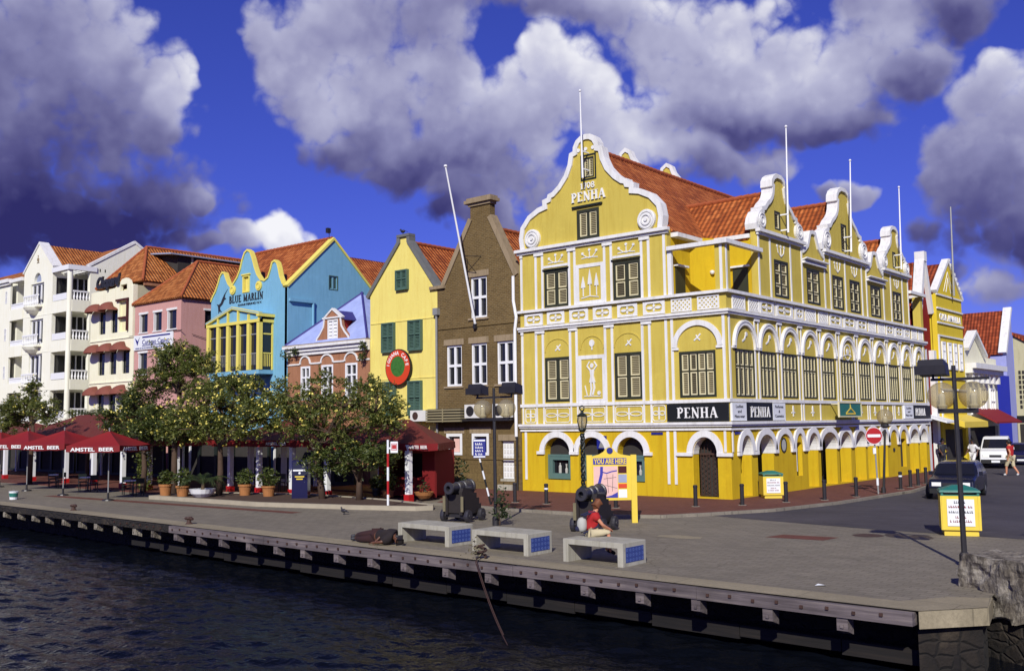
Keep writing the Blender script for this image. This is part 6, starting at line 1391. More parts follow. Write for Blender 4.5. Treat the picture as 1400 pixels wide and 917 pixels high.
for a, b_ in (((.45, 1.4), (.85, 1.45)), ((.5, 1.2), (.88, 1.1)), ((.55, 1.55), (.6, .95)), ((.75, 1.55), (.72, 1.0))): mb.ribbon([a, b_], .012, .073, .0702)
mb.build('map_streets', 'text_black', o)
for i, (m0, z0, z1) in enumerate((('cloth_maroon', 1.58, 1.8), ('slate_sheet', 1.28, 1.54), ('sign_orange', 1.1, 1.24), ('sign_white', .8, 1.06))):
    mb = MB(mf); mb.box(.92, 1.19, .061, .072, z0, z1); mb.build('picture_panel', m0, t)
# litter bins
def litter_bin(label, loc, w, rot):
    t = thing('litter_bin', label, 'litter bin', loc, 'yellow litter bins'); a = w/2; h_ = w*1.08
    mb = MB(); mb.box(-a, a, -a, a, .16*w, h_)
    for sx in (-a+.03, a-.07): mb.box(sx, sx+.04, -a-.015, -a-.001, .16*w, h_)
    mb.v = [(p[0]+loc[0], p[1]+loc[1], p[2]+loc[2]) for p in mb.v]; mb.build('bin_body', 'paint_yellow', t)
    mb = MB(); mb.box(-a*.86, a*.86, -a*.86, a*.86, -.01, .159*w); mb.v = [(p[0]+loc[0], p[1]+loc[1], p[2]+loc[2]) for p in mb.v]; mb.build('base', 'paint_yellow', t)
    mb = MB(lambda s, d, z: (loc[0]+s, loc[1]-a-d, loc[2]+z)); mb.box(-a*.68, a*.68, .002, .02, .27*w, h_*.92); o = mb.build('poster', 'sign_white', t)
    xf = mb.xf
    for k, (zz, hw, mm) in enumerate(((.88, .16, 'text_black'), (.76, .30, 'canvas_red'), (.62, .30, 'text_black'), (.48, .14, 'canvas_red'), (.37, .28, 'canvas_red'))): smallprint('lettering', mm, o, xf, -hw*w, hw*w, zz*w, .07*w, .021, 40+k)
    mb = MB(); q = a*1.04; z1, z2, z3 = h_+.002, h_+.05*w, h_+.27*w
    for sx in (-1, 1):
        for sy in (-1, 1): mb.box(sx*a*.9-.03, sx*a*.9+.03, sy*a*.9-.03, sy*a*.9+.03, h_, h_+.12*w)
    mb.raw([(-q, -q, h_+.10*w), (q, -q, h_+.10*w), (q, q, h_+.10*w), (-q, q, h_+.10*w), (-q*.95, -q*.95, h_+.15*w), (q*.95, -q*.95, h_+.15*w), (q*.95, q*.95, h_+.15*w), (-q*.95, q*.95, h_+.15*w), (-q*.3, -q*.3, z3), (q*.3, -q*.3, z3), (q*.3, q*.3, z3), (-q*.3, q*.3, z3)], [(0, 3, 2, 1), (0, 1, 5, 4), (1, 2, 6, 5), (2, 3, 7, 6), (3, 0, 4, 7), (4, 5, 9, 8), (5, 6, 10, 9), (6, 7, 11, 10), (7, 4, 8, 11), (8, 9, 10, 11)])
    mb.box(-a*.95, a*.95, -a*.95, a*.95, h_+.001, h_+.03)
    mb.v = [(p[0]+loc[0], p[1]+loc[1], p[2]+loc[2]) for p in mb.v]; mb.build('lid', 'paint_green', t)
    t.rotation_euler = (0, 0, rot)
    return t
litter_bin('yellow litter bin with green lid and white poster on the near edge of the road', (-8.25, 28.85, 0), 1.0, R(20))
litter_bin('smaller looking yellow litter bin with white poster standing against the side arcade', (-17.75, 37.1, .1), .80, R(38))
# cannons on carriages
def cannon(label, cx, cy):
    t = thing('cannon', label, 'cannon', (cx, cy, 0), 'old cannons on the quay')
    mb = MB(); y0 = cy-1.0
    mb.lathe([(.0, y0+.22), (.085, y0+.22), (.09, y0), (.18, y0), (.205, y0+.05), (.19, y0+.12), (.145, y0+.2), (.155, y0+.6), (.19, y0+.62), (.185, y0+.68), (.18, y0+1.0), (.215, y0+1.02), (.21, y0+1.1), (.215, y0+1.55), (.25, y0+1.57), (.25, y0+1.66), (.2, y0+1.72), (.1, y0+1.78), (.05, y0+1.82), (.075, y0+1.9), (.0, y0+1.96)], (cx, 0, 1.12), 22, 'y'); mb.build('barrel', 'cannon_iron', t, False)
    mb = MB(); mb.lathe([(.06, cx-.42), (.06, cx+.42)], (0, cy+.05, 1.10), 10, 'x'); mb.build('trunnion', 'cannon_iron', t)
    for sx in (-.30, .30):
        mb = MB(lambda s, d, z, sx=sx: (cx+sx+d, cy+s, z)); mb.plate([(-.62, .25), (.85, .25), (.85, .55), (.7, .55), (.7, .75), (.5, .75), (.5, .92), (.3, .92), (.3, 1.06), (-.5, 1.12), (-.62, .98)], (), .06, -.06); mb.build('cheek', 'carriage_black', t)
    mb = MB(); mb.box(cx-.24, cx+.24, cy-.55, cy-.43, .3, .9); mb.box(cx-.24, cx+.24, cy+.35, cy+.5, .28, .6); mb.box(cx-.235, cx+.235, cy-.43, cy+.35, .28, .36); each(mb, 'transom', 'carriage_black', t)
    for sy in (-.42, .62):
        mb = MB(); mb.tube([(cx-.56, cy+sy, .2), (cx+.56, cy+sy, .2)], .05, 8); mb.box(cx-.4, cx+.4, cy+sy-.06, cy+sy+.06, .15, .27); mb.build('axle', 'iron', t)
        for sx in (-.5, .5):
            mb = MB(); mb.lathe([(.05, cx+sx-.07), (.2, cx+sx-.07), (.21, cx+sx), (.2, cx+sx+.07), (.05, cx+sx+.07)], (0, cy+sy, .205), 16, 'x'); mb.lathe([(.07, cx+sx-.1), (.07, cx+sx+.1)], (0, cy+sy, .205), 8, 'x'); mb.build('wheel', 'cannon_iron', t)
    for sx in (-.37, .37): mb = MB(); mb.box(cx+sx-.05, cx+sx+.05, cy-.66, cy-.621, .35, .85); mb.build('iron_strap', 'straw', t)
    t.rotation_euler = (0, 0, R(11)); t.scale = (.94, .82, 1)
    return t
cannon('old black cannon on a stepped carriage nearer the trees, left of the globe lamp', -22.6, 24.05)
cannon('old black cannon behind the seated person in red, before the map board', -17.2, 24.0)
# concrete benches
def bench(label, x0, x1, y0):
    t = thing('bench', label, 'bench', ((x0+x1)/2, y0+.48, 0), 'concrete benches on the quay'); L = x1-x0
    xf = lambda s, d, z: (x0+s, y0-d-.033*s, z)
    mb = MB(xf); mb.plate([(0, -.01), (.15, -.01), (.15, .40), (L-.15, .40), (L-.15, -.01), (L, -.01), (L, .53), (0, .53)], (), 0, -.95); o = mb.build('bench_slab', 'concrete', t)
    bv = o.modifiers.new('bevel', 'BEVEL'); bv.width = .015; bv.segments = 2; bv.limit_method = 'ANGLE'
    ex = lambda s, d, z: (x0+L+d, y0-.033*L+s, z)
    mb = MB(ex); mb.box(.12, .84, -.002, .008, .09, .42); p = mb.build('tile_panel', 'tile_blue', t)
    mb = MB(ex)
    for i in range(6):
        for j in range(3):
            c_ = (.17+i*.125, .14+j*.11); mb.ribbon([(c_[0]+.03*math.cos(k*1.26+i+j), c_[1]+.03*math.sin(k*1.26+i+j)) for k in range(5)], .009, .0095, .0081, 0, True)
    mb.build('tile_pattern', 'tile_motif', p)
    return t
bench('leftmost concrete bench with blue tile end, next to the lying person', -20.1, -18.1, 18.82)
bench('middle concrete bench with blue tile end, behind the mooring rope', -17.15, -15.25, 18.62)
bench('rightmost concrete bench with blue tile end, next to the seated person in red', -14.05, -12.35, 18.38)
# bollards along the kerbs
BO = [(-23.28, 25.4, 0, 'dark reddish bollard standing on the quay beside the first cannon', 0),
      (-25.2, 29.9, .1, 'dark bollard on the brick sidewalk before the white panelled door', 0),
      (-23.7, 30.0, .1, 'dark bollard with pale ring before the first arched shop window', 1),
      (-18.25, 31.9, .1, 'dark bollard in front of the barred corner door', 0),
      (-17.1, 33.3, .1, 'dark bollard at the building corner left of the small yellow bin', 0),
      (-16.3, 35.3, .1, 'dark bollard just right of the small yellow bin', 0),
      (-15.5, 37.0, .1, 'dark bollard before the tall narrow niche window of the arcade', 0),
      (-15.1, 39.2, .1, 'dark bollard with a crosspiece left of the no entry sign', 2),
      (-15.0, 44.1, .1, 'dark bollard with a white banded top right of the single globe lamp', 1),
      (-15.1, 45.7, .1, 'first plain bollard after the white banded one, by the last side arches', 0),
      (-15.15, 46.9, .1, 'second plain bollard after the white banded one, by the last side arches', 0),
      (-15.3, 48.5, .1, 'farthest dark bollard, just left of the dark car', 0),
      (-20.4, 29.9, .1, 'dark bollard right of the map board before the third arched shop window', 0)]
proto = {}
for (x, y, z, lab, kind) in BO:
    if kind not in proto:
        t = thing('bollard', lab, 'bollard', (x, y, z), 'dark bollards along the kerb')
        mb = MB(); mb.lathe([(.075, -.02), (.075, .68), (.085, .69), (.085, .75), (.06, .78)], (x, y, z), 12); mb.build('post', 'iron', t)
        mb = MB(); mb.lathe([(.16, .0), (.15, .012)], (x, y, z), 12); mb.build('foot', 'kerbstone', t)
        if kind == 1: mb = MB(); mb.lathe([(.079, .55), (.079, .62)], (x, y, z), 12); mb.build('ring', 'sign_white', t)
        if kind == 2: mb = MB(); mb.box(x-.22, x+.22, y-.02, y+.02, z+.4, z+.44); mb.build('crosspiece', 'iron', t)
        proto[kind] = t
    else: dup(proto[kind], (x, y, z), None, lab)
# mooring posts on the coping, bucket, litter, rope
for x, y, lab in ((-29.72, QY(-29.72)+.45, 'short rusty mooring cleat on the quay edge nearest the cannons'), (-38.8, QY(-38.8)+.6, 'short rusty mooring cleat on the quay edge below the right hand parasol')):
    t = thing('mooring_cleat', lab, 'mooring cleat', (x, y, .005), 'mooring cleats on the quay edge')
    mb = MB(); mb.lathe([(.14, 0), (.08, .05), (.07, .14), (.12, .2), (.1, .24)], (x, y, .003), 10); mb.build('post', 'rust_iron', t)
    mb = MB(); mb.tube([(x-.22, y, .18), (x+.22, y, .18)], .045, 8); mb.build('horn', 'rust_iron', t)
x, y = -47.6, 20.15
t = thing('paint_bucket', 'white bucket with green patch standing on the quay edge at far left', 'bucket', (x, y, 0))
mb = MB(); mb.lathe([(.17, .0), (.21, .36), (.22, .38), (.17, .375)], (x, y, .0), 14); mb.build('bucket', 'sign_white', t)
mb = MB(); mb.lathe([(.175, .12), (.2, .3)], (x+.02, y-.012, 0), 14); mb.build('label_patch', 'paint_green', t)
mb = MB(); mb.tube([(x+.21*math.cos(R(a)), y, .36+.05*math.sin(R(a))) for a in range(0, 181, 20)], .008, 5); mb.build('handle', 'metal_grey', t)
def bez(p0, p1, sag, n=14): return [tuple(Vector(p0).lerp(Vector(p1), i/n) + Vector((0, 0, -sag*4*(i/n)*(1-i/n)))) for i in range(n+1)]
t = thing('mooring_rope', 'frayed brown mooring rope slanting from the quay edge down into the water', 'rope', (-15.9, 17.5, 0))
pA = (-15.95, 17.62, .06)
mb = MB(); mb.tube([pA, (-15.7, 17.2, .08)] + bez((-15.62, 17.1, .05), (-13.2, 15.4, -1.25), .14), .012, 7); mb.build('strand', 'rope', t)
mb = MB(); mb.tube([pA, (-15.72, 17.22, .04)] + bez((-15.66, 17.12, -.0), (-12.3, 14.6, -1.3), .22), .009, 7); mb.build('strand', 'rust_iron', t)
mb = MB(); mb.tube([(-15.95+.14*math.cos(i*.5), 17.62+.14*math.sin(i*.5), .04+.012*i) for i in range(26)], .03, 6); mb.build('coil', 'rope', t)
mb = MB(); rr0 = random.Random(3)
for i in range(70): leaf(mb, (-15.95+rr0.gauss(0, .10), 17.5+rr0.gauss(0, .10), .10+abs(rr0.gauss(0, .16))), .06, rr0, .2, .3)
o = mb.build('rope_fray', 'straw', t, recalc=False); o['kind'] = 'stuff'
t = thing('weed', 'dry weed growing up the foot of the twin globe lamp', 'weed', (-20.55, 23.62, 0))
mb = MB(); rr0 = random.Random(5)
for k in range(5): a = rr0.uniform(0, 6.28); mb.tube([(-20.55, 23.62, 0), (-20.5+.1*math.cos(a), 23.62+.1*math.sin(a), .45), (-20.45+.2*math.cos(a), 23.62+.2*math.sin(a), .75+.08*k)], .012, 5, .004)
mb.build('stems', 'bark', t)
mb = MB()
for i in range(190): leaf(mb, (-20.47+rr0.gauss(0, .13), 23.62+rr0.gauss(0, .13), .25+abs(rr0.gauss(.35, .28))), .07, rr0)
mb.build('foliage', 'leaf_palm', t, recalc=False)
mb = MB(); mb.lathe([(0, -.13), (.05, -.1), (.075, 0), (.05, .09), (.03, .13)], (-27.93, 23.47, .14), 10, 'x'); mb.lathe([(0, -.04), (.035, 0), (0, .045)], (-28.06, 23.47, .24), 8); mb.tube([(-28.09, 23.47, .25), (-28.13, 23.47, .24)], .01, 5, .003); mb.tube([(-28.02, 23.47, .17), (-28.06, 23.47, .23)], .03, 6); mb.tube([(-27.8, 23.47, .14), (-27.66, 23.47, .09)], .04, 5, .02)
for sg in (-.025, .025): mb.tube([(-27.92, 23.47+sg, .09), (-27.92, 23.47+sg, 0)], .008, 5)
tag(mb.build('pigeon', 'cannon_iron', None, True, Vector((-27.93, 23.47, 0))), 'small dark pigeon standing on the open quay left of the benches', 'pigeon')
mb = MB(); mb.raw([(-8.0, 18.45, .012), (-7.82, 18.5, .03), (-7.8, 18.58, .012), (-7.98, 18.56, .035)], [(0, 1, 2), (0, 2, 3)]); tag(mb.build('paper_scrap', 'sign_white', None, False, Vector((-7.9, 18.5, 0)), False), 'small white scrap of paper lying on the paving near the quay corner', 'litter')
# rough stone wall at the right
t = thing('stone_wall', 'rough broken stone wall stub at the right edge of the quay', 'wall', (-4, 19.2, 0))
bm = bmesh.new(); bmesh.ops.create_grid(bm, x_segments=1, y_segments=1, size=1); bm.free()
import mathutils.noise as mn
mb = MB(); A0, A1 = Vector((-5.55, 20.35, 0)), Vector((-2.4, 18.35, 0)); dr = (A1-A0).normalized(); nr = Vector((-dr.y, dr.x, 0))
nx, nz, nt = 40, 16, 10
def wp(u, w, v):
    p = A0 + dr*u*(A1-A0).length + nr*(w-.5)*.85 + Vector((0, 0, -.42 + v*1.05))
    n1 = mn.noise(p*1.6)*.10 + mn.noise(p*4.2)*.06 + mn.noise(p*11)*.03
    c_ = Vector((nr.x*(w-.5)*2, nr.y*(w-.5)*2, (v-.8)*1.2)) - dr*(1-u)*.6
    return tuple(p + c_*n1*1.2 + Vector((0, 0, n1*.35 if v > .95 else 0)))
def gridface(f, a, b_):
    n0 = len(mb.v); mb.v += [f(i/a, j/b_) for j in range(b_+1) for i in range(a+1)]
    for j in range(b_):
        for i in range(a): q = n0+j*(a+1)+i; mb.f.append((q, q+1, q+a+2, q+a+1)); mb.mi.append(0)
gridface(lambda a, b_: wp(a, 0, b_), nx, nz); gridface(lambda a, b_: wp(a, 1, b_), nx, nz); gridface(lambda a, b_: wp(a, b_, 1), nx, nt); gridface(lambda a, b_: wp(0, b_, a), nz, nt)
mb.build('masonry', 'rough_stone', t)
mb = MB(); q = [A0+dr*.12+nr*.40, A0+dr*.12-nr*.36, A1-dr*.1-nr*.36, A1-dr*.1+nr*.40]; mb.raw([(p.x, p.y, z) for z in (-3, -.35) for p in q], [(0, 1, 2, 3), (4, 5, 6, 7), (0, 1, 5, 4), (1, 2, 6, 5), (2, 3, 7, 6), (3, 0, 4, 7)]); mb.build('shade_footing', 'quay_stone', t)  # footing in near-black stone: the shadow below the wall put into its colour

# ================================================================ TERRACES: PARASOLS, CANOPIES, FURNITURE, POTS
def parasol(label, x, y, az, h_=1.0, s=2.5):
    t = thing('parasol', label, 'parasol', (x, y, 0), 'red lettered parasols on the quay'); a = s/2
    zt, ze, zv = 3.12*h_, 2.48*h_, 2.22*h_
    xf = lambda p, q, z: (x + p*math.cos(az) - q*math.sin(az), y + p*math.sin(az) + q*math.cos(az), z)
    mb = MB(xf); cs = [(-a, -a), (a, -a), (a, a), (-a, a)]; N = 6
    for k in range(4):
        c0, c1 = Vector(cs[k]), Vector(cs[(k+1) % 4]); vs = []
        for j in range(N+1):
            for i in range(N+1):
                e = c0.lerp(c1, i/N); f = j/N; sag = -.07*math.sin(math.pi*f)*math.sin(math.pi*i/N) - .05*math.sin(math.pi*i/N)*f
                vs.append((e.x*f, e.y*f, zt + (ze-zt)*f + sag))
        mb.raw(vs, [(j*(N+1)+i, j*(N+1)+i+1, (j+1)*(N+1)+i+1, (j+1)*(N+1)+i) for j in range(N) for i in range(N)])
    mb.build('canopy', 'canvas_red', t, True, recalc=False)
    mb = MB(xf)
    for k in range(4):
        c0, c1 = Vector(cs[k]), Vector(cs[(k+1) % 4]); vs = []
        for i in range(N+1):
            e = c0.lerp(c1, i/N); sg = -.05*math.sin(math.pi*i/N); vs += [(e.x*1.003, e.y*1.003, ze+sg+.01), (e.x*1.012, e.y*1.012, zv+sg+.02*math.sin(i*2.1))]
        mb.raw(vs, [(2*i, 2*i+1, 2*i+3, 2*i+2) for i in range(N)])
    v_ = mb.build('valance', 'valance_red', t, recalc=False)
    for k in (0, 1, 3):
        c0, c1 = Vector(cs[k]), Vector(cs[(k+1) % 4]); dr_ = (c1-c0).normalized(); nn = Vector((dr_.y, -dr_.x))
        f2 = lambda s_, d, z, c0=c0, dr_=dr_, nn=nn: xf(c0.x*1.012+dr_.x*s_+nn.x*(d+.012), c0.y*1.012+dr_.y*s_+nn.y*(d+.012), z)
        text('lettering', 'AMSTEL  BEER', 'text_white', v_, f2, a, ze-.235*h_, .155*h_, s*.82, .006, .012, .025, align='CENTER')
    mb = MB(); mb.tube([(x, y, .0), (x, y, zt+.06)], .03, 8); mb.lathe([(.03, 0), (.05, .04), (0, .1)], (x, y, zt+.05), 8); mb.build('pole', 'metal_grey', t)
    mb = MB(); mb.lathe([(.26, 0), (.24, .06), (.05, .1), (.045, .35)], (x, y, .0), 14); mb.build('base', 'iron', t)
    mb = MB(xf)
    for c_ in cs: mb.tube([(0, 0, zt-.02), (c_[0]*.98, c_[1]*.98, ze-.01)], .014, 5); mb.tube([(0, 0, zt-.75), (c_[0]*.5, c_[1]*.5, (zt+ze)/2-.03)], .01, 5)
    mb.build('ribs', 'metal_grey', t)
    return t
parasol('right hand red beer parasol, the one nearest the potted plants', -42.7, 22.2, R(31), 1.0, 2.55)
parasol('middle red beer parasol of the row on the quay, corner turned to the water', -48.1, 22.7, R(20), 1.02, 2.7)
parasol('left red beer parasol of the row, second from the left edge', -53.5, 23.3, R(22), 1.02, 2.8)
parasol('red beer parasol cut off by the left edge of the picture', -58.6, 24.0, R(24), 1.0, 2.7)
def canopy(label, x0, x1, y0, y1, ze, zt, posts_, mat='canvas_dark', txt=None, quad=None):
    t = thing('terrace_canopy', label, 'canopy', ((x0+x1)/2, (y0+y1)/2, .03), 'red terrace canopies before the houses')
    Q = quad or [(x0, y0), (x1, y0), (x1, y1), (x0, y1)]
    A_, B_, C_, D_ = [Vector((q[0], q[1], ze)) for q in Q]
    rg = min((B_-A_).length, (C_-B_).length)*.45; ml, mr = (A_+D_)/2, (B_+C_)/2; dv = (mr-ml).normalized()
    P0, P1 = ml+dv*rg, mr-dv*rg; P0.z = P1.z = zt
    mb = MB()
    for l in ([A_, B_, P1, P0], [C_, D_, P0, P1], [B_, C_, P1], [D_, A_, P0]): mb.slab(l, .03)
    mb.build('canopy_roof', mat, t)
    mb = MB()
    for p, q in ((A_, B_), (B_, C_), (D_, A_)):
        n_ = (q-p).normalized().cross(Vector((0, 0, 1))).normalized()*.02
        vs = []; N = 12
        for i in range(N+1): e = p.lerp(q, i/N); wv = .02*math.sin(i*2.7); vs += [tuple(e+n_*.2+Vector((0, 0, .01))), tuple(e+n_*(1+wv*20)+Vector((0, 0, -.29+wv)))]
        mb.raw(vs, [(2*i, 2*i+1, 2*i+3, 2*i+2) for i in range(N)])
    v_ = mb.build('valance', 'valance_red', t, recalc=False)
    if txt: text('lettering', txt[0], 'text_white', v_, front(txt[3] if len(txt) > 3 else y0-.03), txt[1], ze-.2, .13, txt[2], .006, .03, .02)
    for px, py in posts_:
        mb = MB(); mb.box(px-.11, px+.11, py-.11, py+.11, .30, ze-.05); p = mb.build('post', 'white_paint', t)
        mb = MB(); mb.box(px-.15, px+.15, py-.15, py+.15, .0, .298); mb.build('post_base', 'paint_red', p)
    for q in (C_, D_): mb = MB(); mb.box(q.x-.25*(1 if q is C_ else -1)-.05, q.x-.25*(1 if q is C_ else -1)+.05, q.y-.4, q.y-.3, .0, ze); mb.build('rear_post', 'white_paint', t)
    return t
canopy('rightmost dark red terrace canopy, in front of the pale yellow house', -36.2, -28.4, 28.3, 33.2, 2.42, 3.45, ((-35.3, 28.7), (-30.2, 28.9)), txt=('AMSTEL BEER', -30.0, 1.1, 28.74), quad=[(-36.2, 28.3), (-28.5, 28.95), (-31.4, 33.0), (-36.2, 33.2)])
canopy('dark red terrace canopy behind the flowering trees, before the terracotta house', -43.8, -36.5, 28.2, 33.5, 2.55, 3.5, ((-42.6, 28.5), (-40.2, 28.5), (-37.6, 28.5)), txt=('AMSTEL BEER', -39.2, 1.6))
canopy('dark red terrace canopy hidden behind the umbrella shaped tree', -54.0, -44.4, 26.6, 33.0, 2.6, 3.6, ((-50.2, 26.9), (-47.5, 26.9), (-44.9, 26.9)))
canopy('big pyramid shaped dark red canopy rising behind the left parasols', -66.0, -54.4, 27.5, 34.0, 2.75, 4.15, ((-63, 27.8), (-58.6, 27.8), (-55.2, 27.8)))
canopy('dark red terrace canopy at the left edge, before the white hotel', -79.5, -67.0, 27.8, 34.0, 2.7, 3.7, ((-78, 28.1), (-72.5, 28.1), (-67.8, 28.1)))
# kiosk
t = thing('kiosk', 'red painted snack kiosk with open counter under the rightmost canopy', 'kiosk', (-31.5, 31, .1))
mb = MB(front(30.0)); mb.plate(rect(-33.3, -29.75, .12, 2.1), [rect(-33.0, -30.5, .95, 1.98)], 0, -.12); mb.build('front_panel', 'valance_red', t)
mb = MB(); mb.box(-33.3, -33.2, 30.13, 31.9, .12, 2.1); mb.box(-30.6, -30.5, 30.13, 31.9, .12, 2.1); mb.box(-33.3, -30.5, 31.9, 32.0, .12, 2.1); each(mb, 'side_panel', 'valance_red', t)
mb = MB(front(30.0)); mb.box(-33.1, -30.4, .002, .3, .86, .94); mb.build('counter', 'valance_red', t)
mb = MB(); mb.box(-33.15, -30.65, 30.2, 31.85, .13, .6); mb.box(-33.15, -30.65, 31.6, 31.88, .61, 2.0); mb.build('interior', 'interior', t)
# added near-black fronts that put deep shade behind the canopies
for x0, x1, lab in ((-47.1, -40.1, 'added near-black shopfront screen deepening the shade under the canopy before the terracotta house'), (-58.5, -47.6, 'added near-black shopfront screen deepening the shade under the canopy before the blue house'), (-88, -71.3, 'added near-black shopfront screen deepening the shade under the canopy before the white hotel'), (-71, -59, 'added near-black shopfront screen deepening the shade under the canopy before the pink and cream houses')):
    t = thing('shade_screen', lab, 'shopfront', ((x0+x1)/2, 34.6, .03))
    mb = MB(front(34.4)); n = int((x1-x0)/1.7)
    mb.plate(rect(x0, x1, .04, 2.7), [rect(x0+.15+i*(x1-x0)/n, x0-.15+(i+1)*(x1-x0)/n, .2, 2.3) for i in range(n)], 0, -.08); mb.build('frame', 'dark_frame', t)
    mb = MB(front(34.4)); mb.box(x0+.05, x1-.05, -.2, -.1, .05, 2.6); mb.build('glazing', 'interior', t)  # matt near-black sheet behind the frame, shade as colour
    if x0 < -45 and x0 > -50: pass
for x, y, w in ((-41.3, 30.6, .5), (-39.2, 31.0, .5), (-43.6, 30.2, .6)):
    t = thing('curtain_panel', 'white striped curtain strip hanging under the canopy, %s' % {-41.3: 'between the two canopy posts', -39.2: 'nearest the blue drinks machine', -43.6: 'beside the leafy corner by the shaded canopy'}[x], 'curtain', (x, y, .03))
    for i in range(5): mb = MB(); mb.box(x+i*w/5, x+i*w/5+w*.12, y-.01, y+.01, .25, 2.25); mb.build('strip', 'cloth_white', t)
# drinks machine
x, y = -34.45, 26.5
t = thing('drinks_machine', 'tall dark blue drinks machine standing under the trees on the kerb island', 'vending machine', (x, y, .13))
mf = faced((x, y, .13))
mb = MB(mf); mb.box(-.34, .34, -.6, 0, .0, 1.62); mb.build('cabinet', 'car_blue', t)  # blue deepened so the colour stands in for the tree's shade
mb = MB(mf); mb.box(-.3, .3, .001, .03, .95, 1.55); o = mb.build('front_panel', 'cloth_navy', t)
mb = MB(mf); mb.box(-.28, .28, .0305, .036, 1.16, 1.23); mb.disc(0, 1.08, .05, .036, .0305, 10); mb.build('white_stripe', 'sign_white', o)
mb = MB(mf); mb.box(-.2, .2, .0305, .036, .9, .95); mb.box(-.14, .14, .0305, .036, .8, .85); mb.build('yellow_stripe', 'paint_yellow', t)
# striped barrier pole and white sign pole at the island end
x, y = -28.05, 25.75
t = thing('striped_pole', 'thin red and white striped pole on the end of the kerb island', 'pole', (x, y, .13))
for k in range(5):
    mb = MB(); mb.tube([(x, y, .05+k*.52), (x, y, .05+(k+1)*.52)], .045, 8); mb.build('pole_band', 'sign_white' if k % 2 == 0 else 'paint_red', t)
mf = faced((x, y, 0)); mb = MB(mf); mb.box(.1, .38, -.02, .02, 2.15, 2.58); mb.box(.03, .1, -.015, .015, 2.3, 2.36); o = mb.build('flag_sign', 'sign_white', t)
mb = MB(mf); mb.box(.16, .32, .021, .026, 2.3, 2.46); mb.ribbon(rect(.14, .34, 2.26, 2.5), .02, .026, .021, 0, True); mb.build('sign_mark', 'paint_red', o)
# tables and chairs in the shade
def make_table(x, y):
    t = thing('cafe_table', 'round cafe table in the shade of the red canopies', 'table', (x, y, .035), 'cafe tables on the terrace')
    mb = MB(); mb.lathe([(.42, .70), (.42, .73)], (x, y, .035), 18); mb.build('tabletop', 'sign_white', t)
    mb = MB(); mb.lathe([(.2, 0), (.18, .03), (.03, .06), (.03, .70)], (x, y, .035), 10); mb.build('pedestal', 'iron', t)
    return t
def make_chair(x, y):
    t = thing('cafe_chair', 'dark green cafe chair in the shade of the red canopies', 'chair', (x, y, .035), 'cafe chairs on the terrace')
    z = .035; mb = MB(); mb.box(x-.21, x+.21, y-.21, y+.21, z+.42, z+.46); mb.build('seat', 'dark_frame', t)
    mb = MB(); mb.box(x-.2, x+.2, y+.19, y+.22, z+.6, z+.86); mb.box(x-.2, x-.17, y+.19, y+.215, z+.46, z+.6); mb.box(x+.17, x+.2, y+.19, y+.215, z+.46, z+.6); mb.build('backrest', 'dark_frame', t)
    for sx in (-.18, .18):
        for sy in (-.18, .18): mb = MB(); mb.box(x+sx-.018, x+sx+.018, y+sy-.018, y+sy+.018, z, z+.42); mb.build('leg', 'dark_frame', t)
    return t
tb = make_table(-40.9, 29.6); ch = make_chair(-40.2, 29.7)
tb['label'] = 'round cafe table in the shade behind the two terracotta pots right of the palm'; ch['label'] = 'dark green cafe chair at the table behind the two pots right of the palm'
for (x, y, w_) in ((-44.9, 24.6, 'right of the right hand parasol pole'), (-50.2, 25.0, 'behind the middle parasol pole'), (-55.0, 25.6, 'behind the left parasol pole')):
    z_ = .0
    dup(tb, (x, y, z_), None, 'round cafe table ' + w_); dup(ch, (x-.75, y+.1, z_), R(75), 'dark green cafe chair left of the table ' + w_); dup(ch, (x+.7, y-.1, z_), R(-100), 'dark green cafe chair right of the table ' + w_)
# pots
def pot_plant(label, x, y, z, r_, h_, kind='pot', pm='terracotta_pot', lm='leaf_dark', fol=(.38, 260), seed=1):
    rr_ = random.Random(seed); t = thing('potted_plant', label, 'potted plant', (x, y, z), 'potted plants along the terrace edge')
    mb = MB(); mb.lathe([(r_*.74, 0), (r_*.9, h_*.8), (r_*1.02, h_*.82), (r_*1.02, h_), (r_*.88, h_), (r_*.86, h_*.9)] if kind == 'pot' else [(r_*.5, 0), (r_*.85, h_*.5), (r_, h_), (r_*.92, h_), (r_*.8, h_*.8)], (x, y, z), 18); mb.build('pot', pm, t)
    mb = MB(); n = fol[1]
    for k in range(7): a = rr_.uniform(0, 6.28); l_ = fol[0]*rr_.uniform(.6, 1.3); mb.tube([(x, y, z+h_*.9), (x+.3*l_*math.cos(a), y+.3*l_*math.sin(a), z+h_+l_*.6), (x+.6*l_*math.cos(a), y+.6*l_*math.sin(a), z+h_+l_)], .012, 5, .004)
    mb.build('stems', 'bark', t)
    mb = MB(); tuft(mb, x, y, z+h_+fol[0]*.75, fol[0], n, .085, rr_); mb.build('foliage', lm, t, recalc=False)
    return t
pot_plant('terracotta pot with low plant, leftmost of the pots before the dark terrace', -41.55, 24.35, .13, .30, .52, seed=11)
pot_plant('terracotta pot with bushy plant just left of the white palm bowl', -40.35, 24.5, .13, .31, .48, seed=12, fol=(.45, 320))
pot_plant('terracotta pot with round shrub right of the palm, left of two', -38.3, 26.4, .13, .31, .50, seed=13, fol=(.42, 300))
pot_plant('terracotta pot with spreading shrub nearest the blue drinks machine', -36.8, 26.6, .13, .31, .46, seed=14, fol=(.5, 340))
pot_plant('dark pot with small green shrub under the right hand tree', -33.0, 29.6, .1, .22, .34, pm='dark_frame', seed=15, fol=(.36, 220))
pot_plant('wide shallow clay bowl with a thin bare plant before the red kiosk', -29.9, 29.5, .1, .42, .28, 'bowl', seed=16, fol=(.30, 40), lm='leaf_palm')
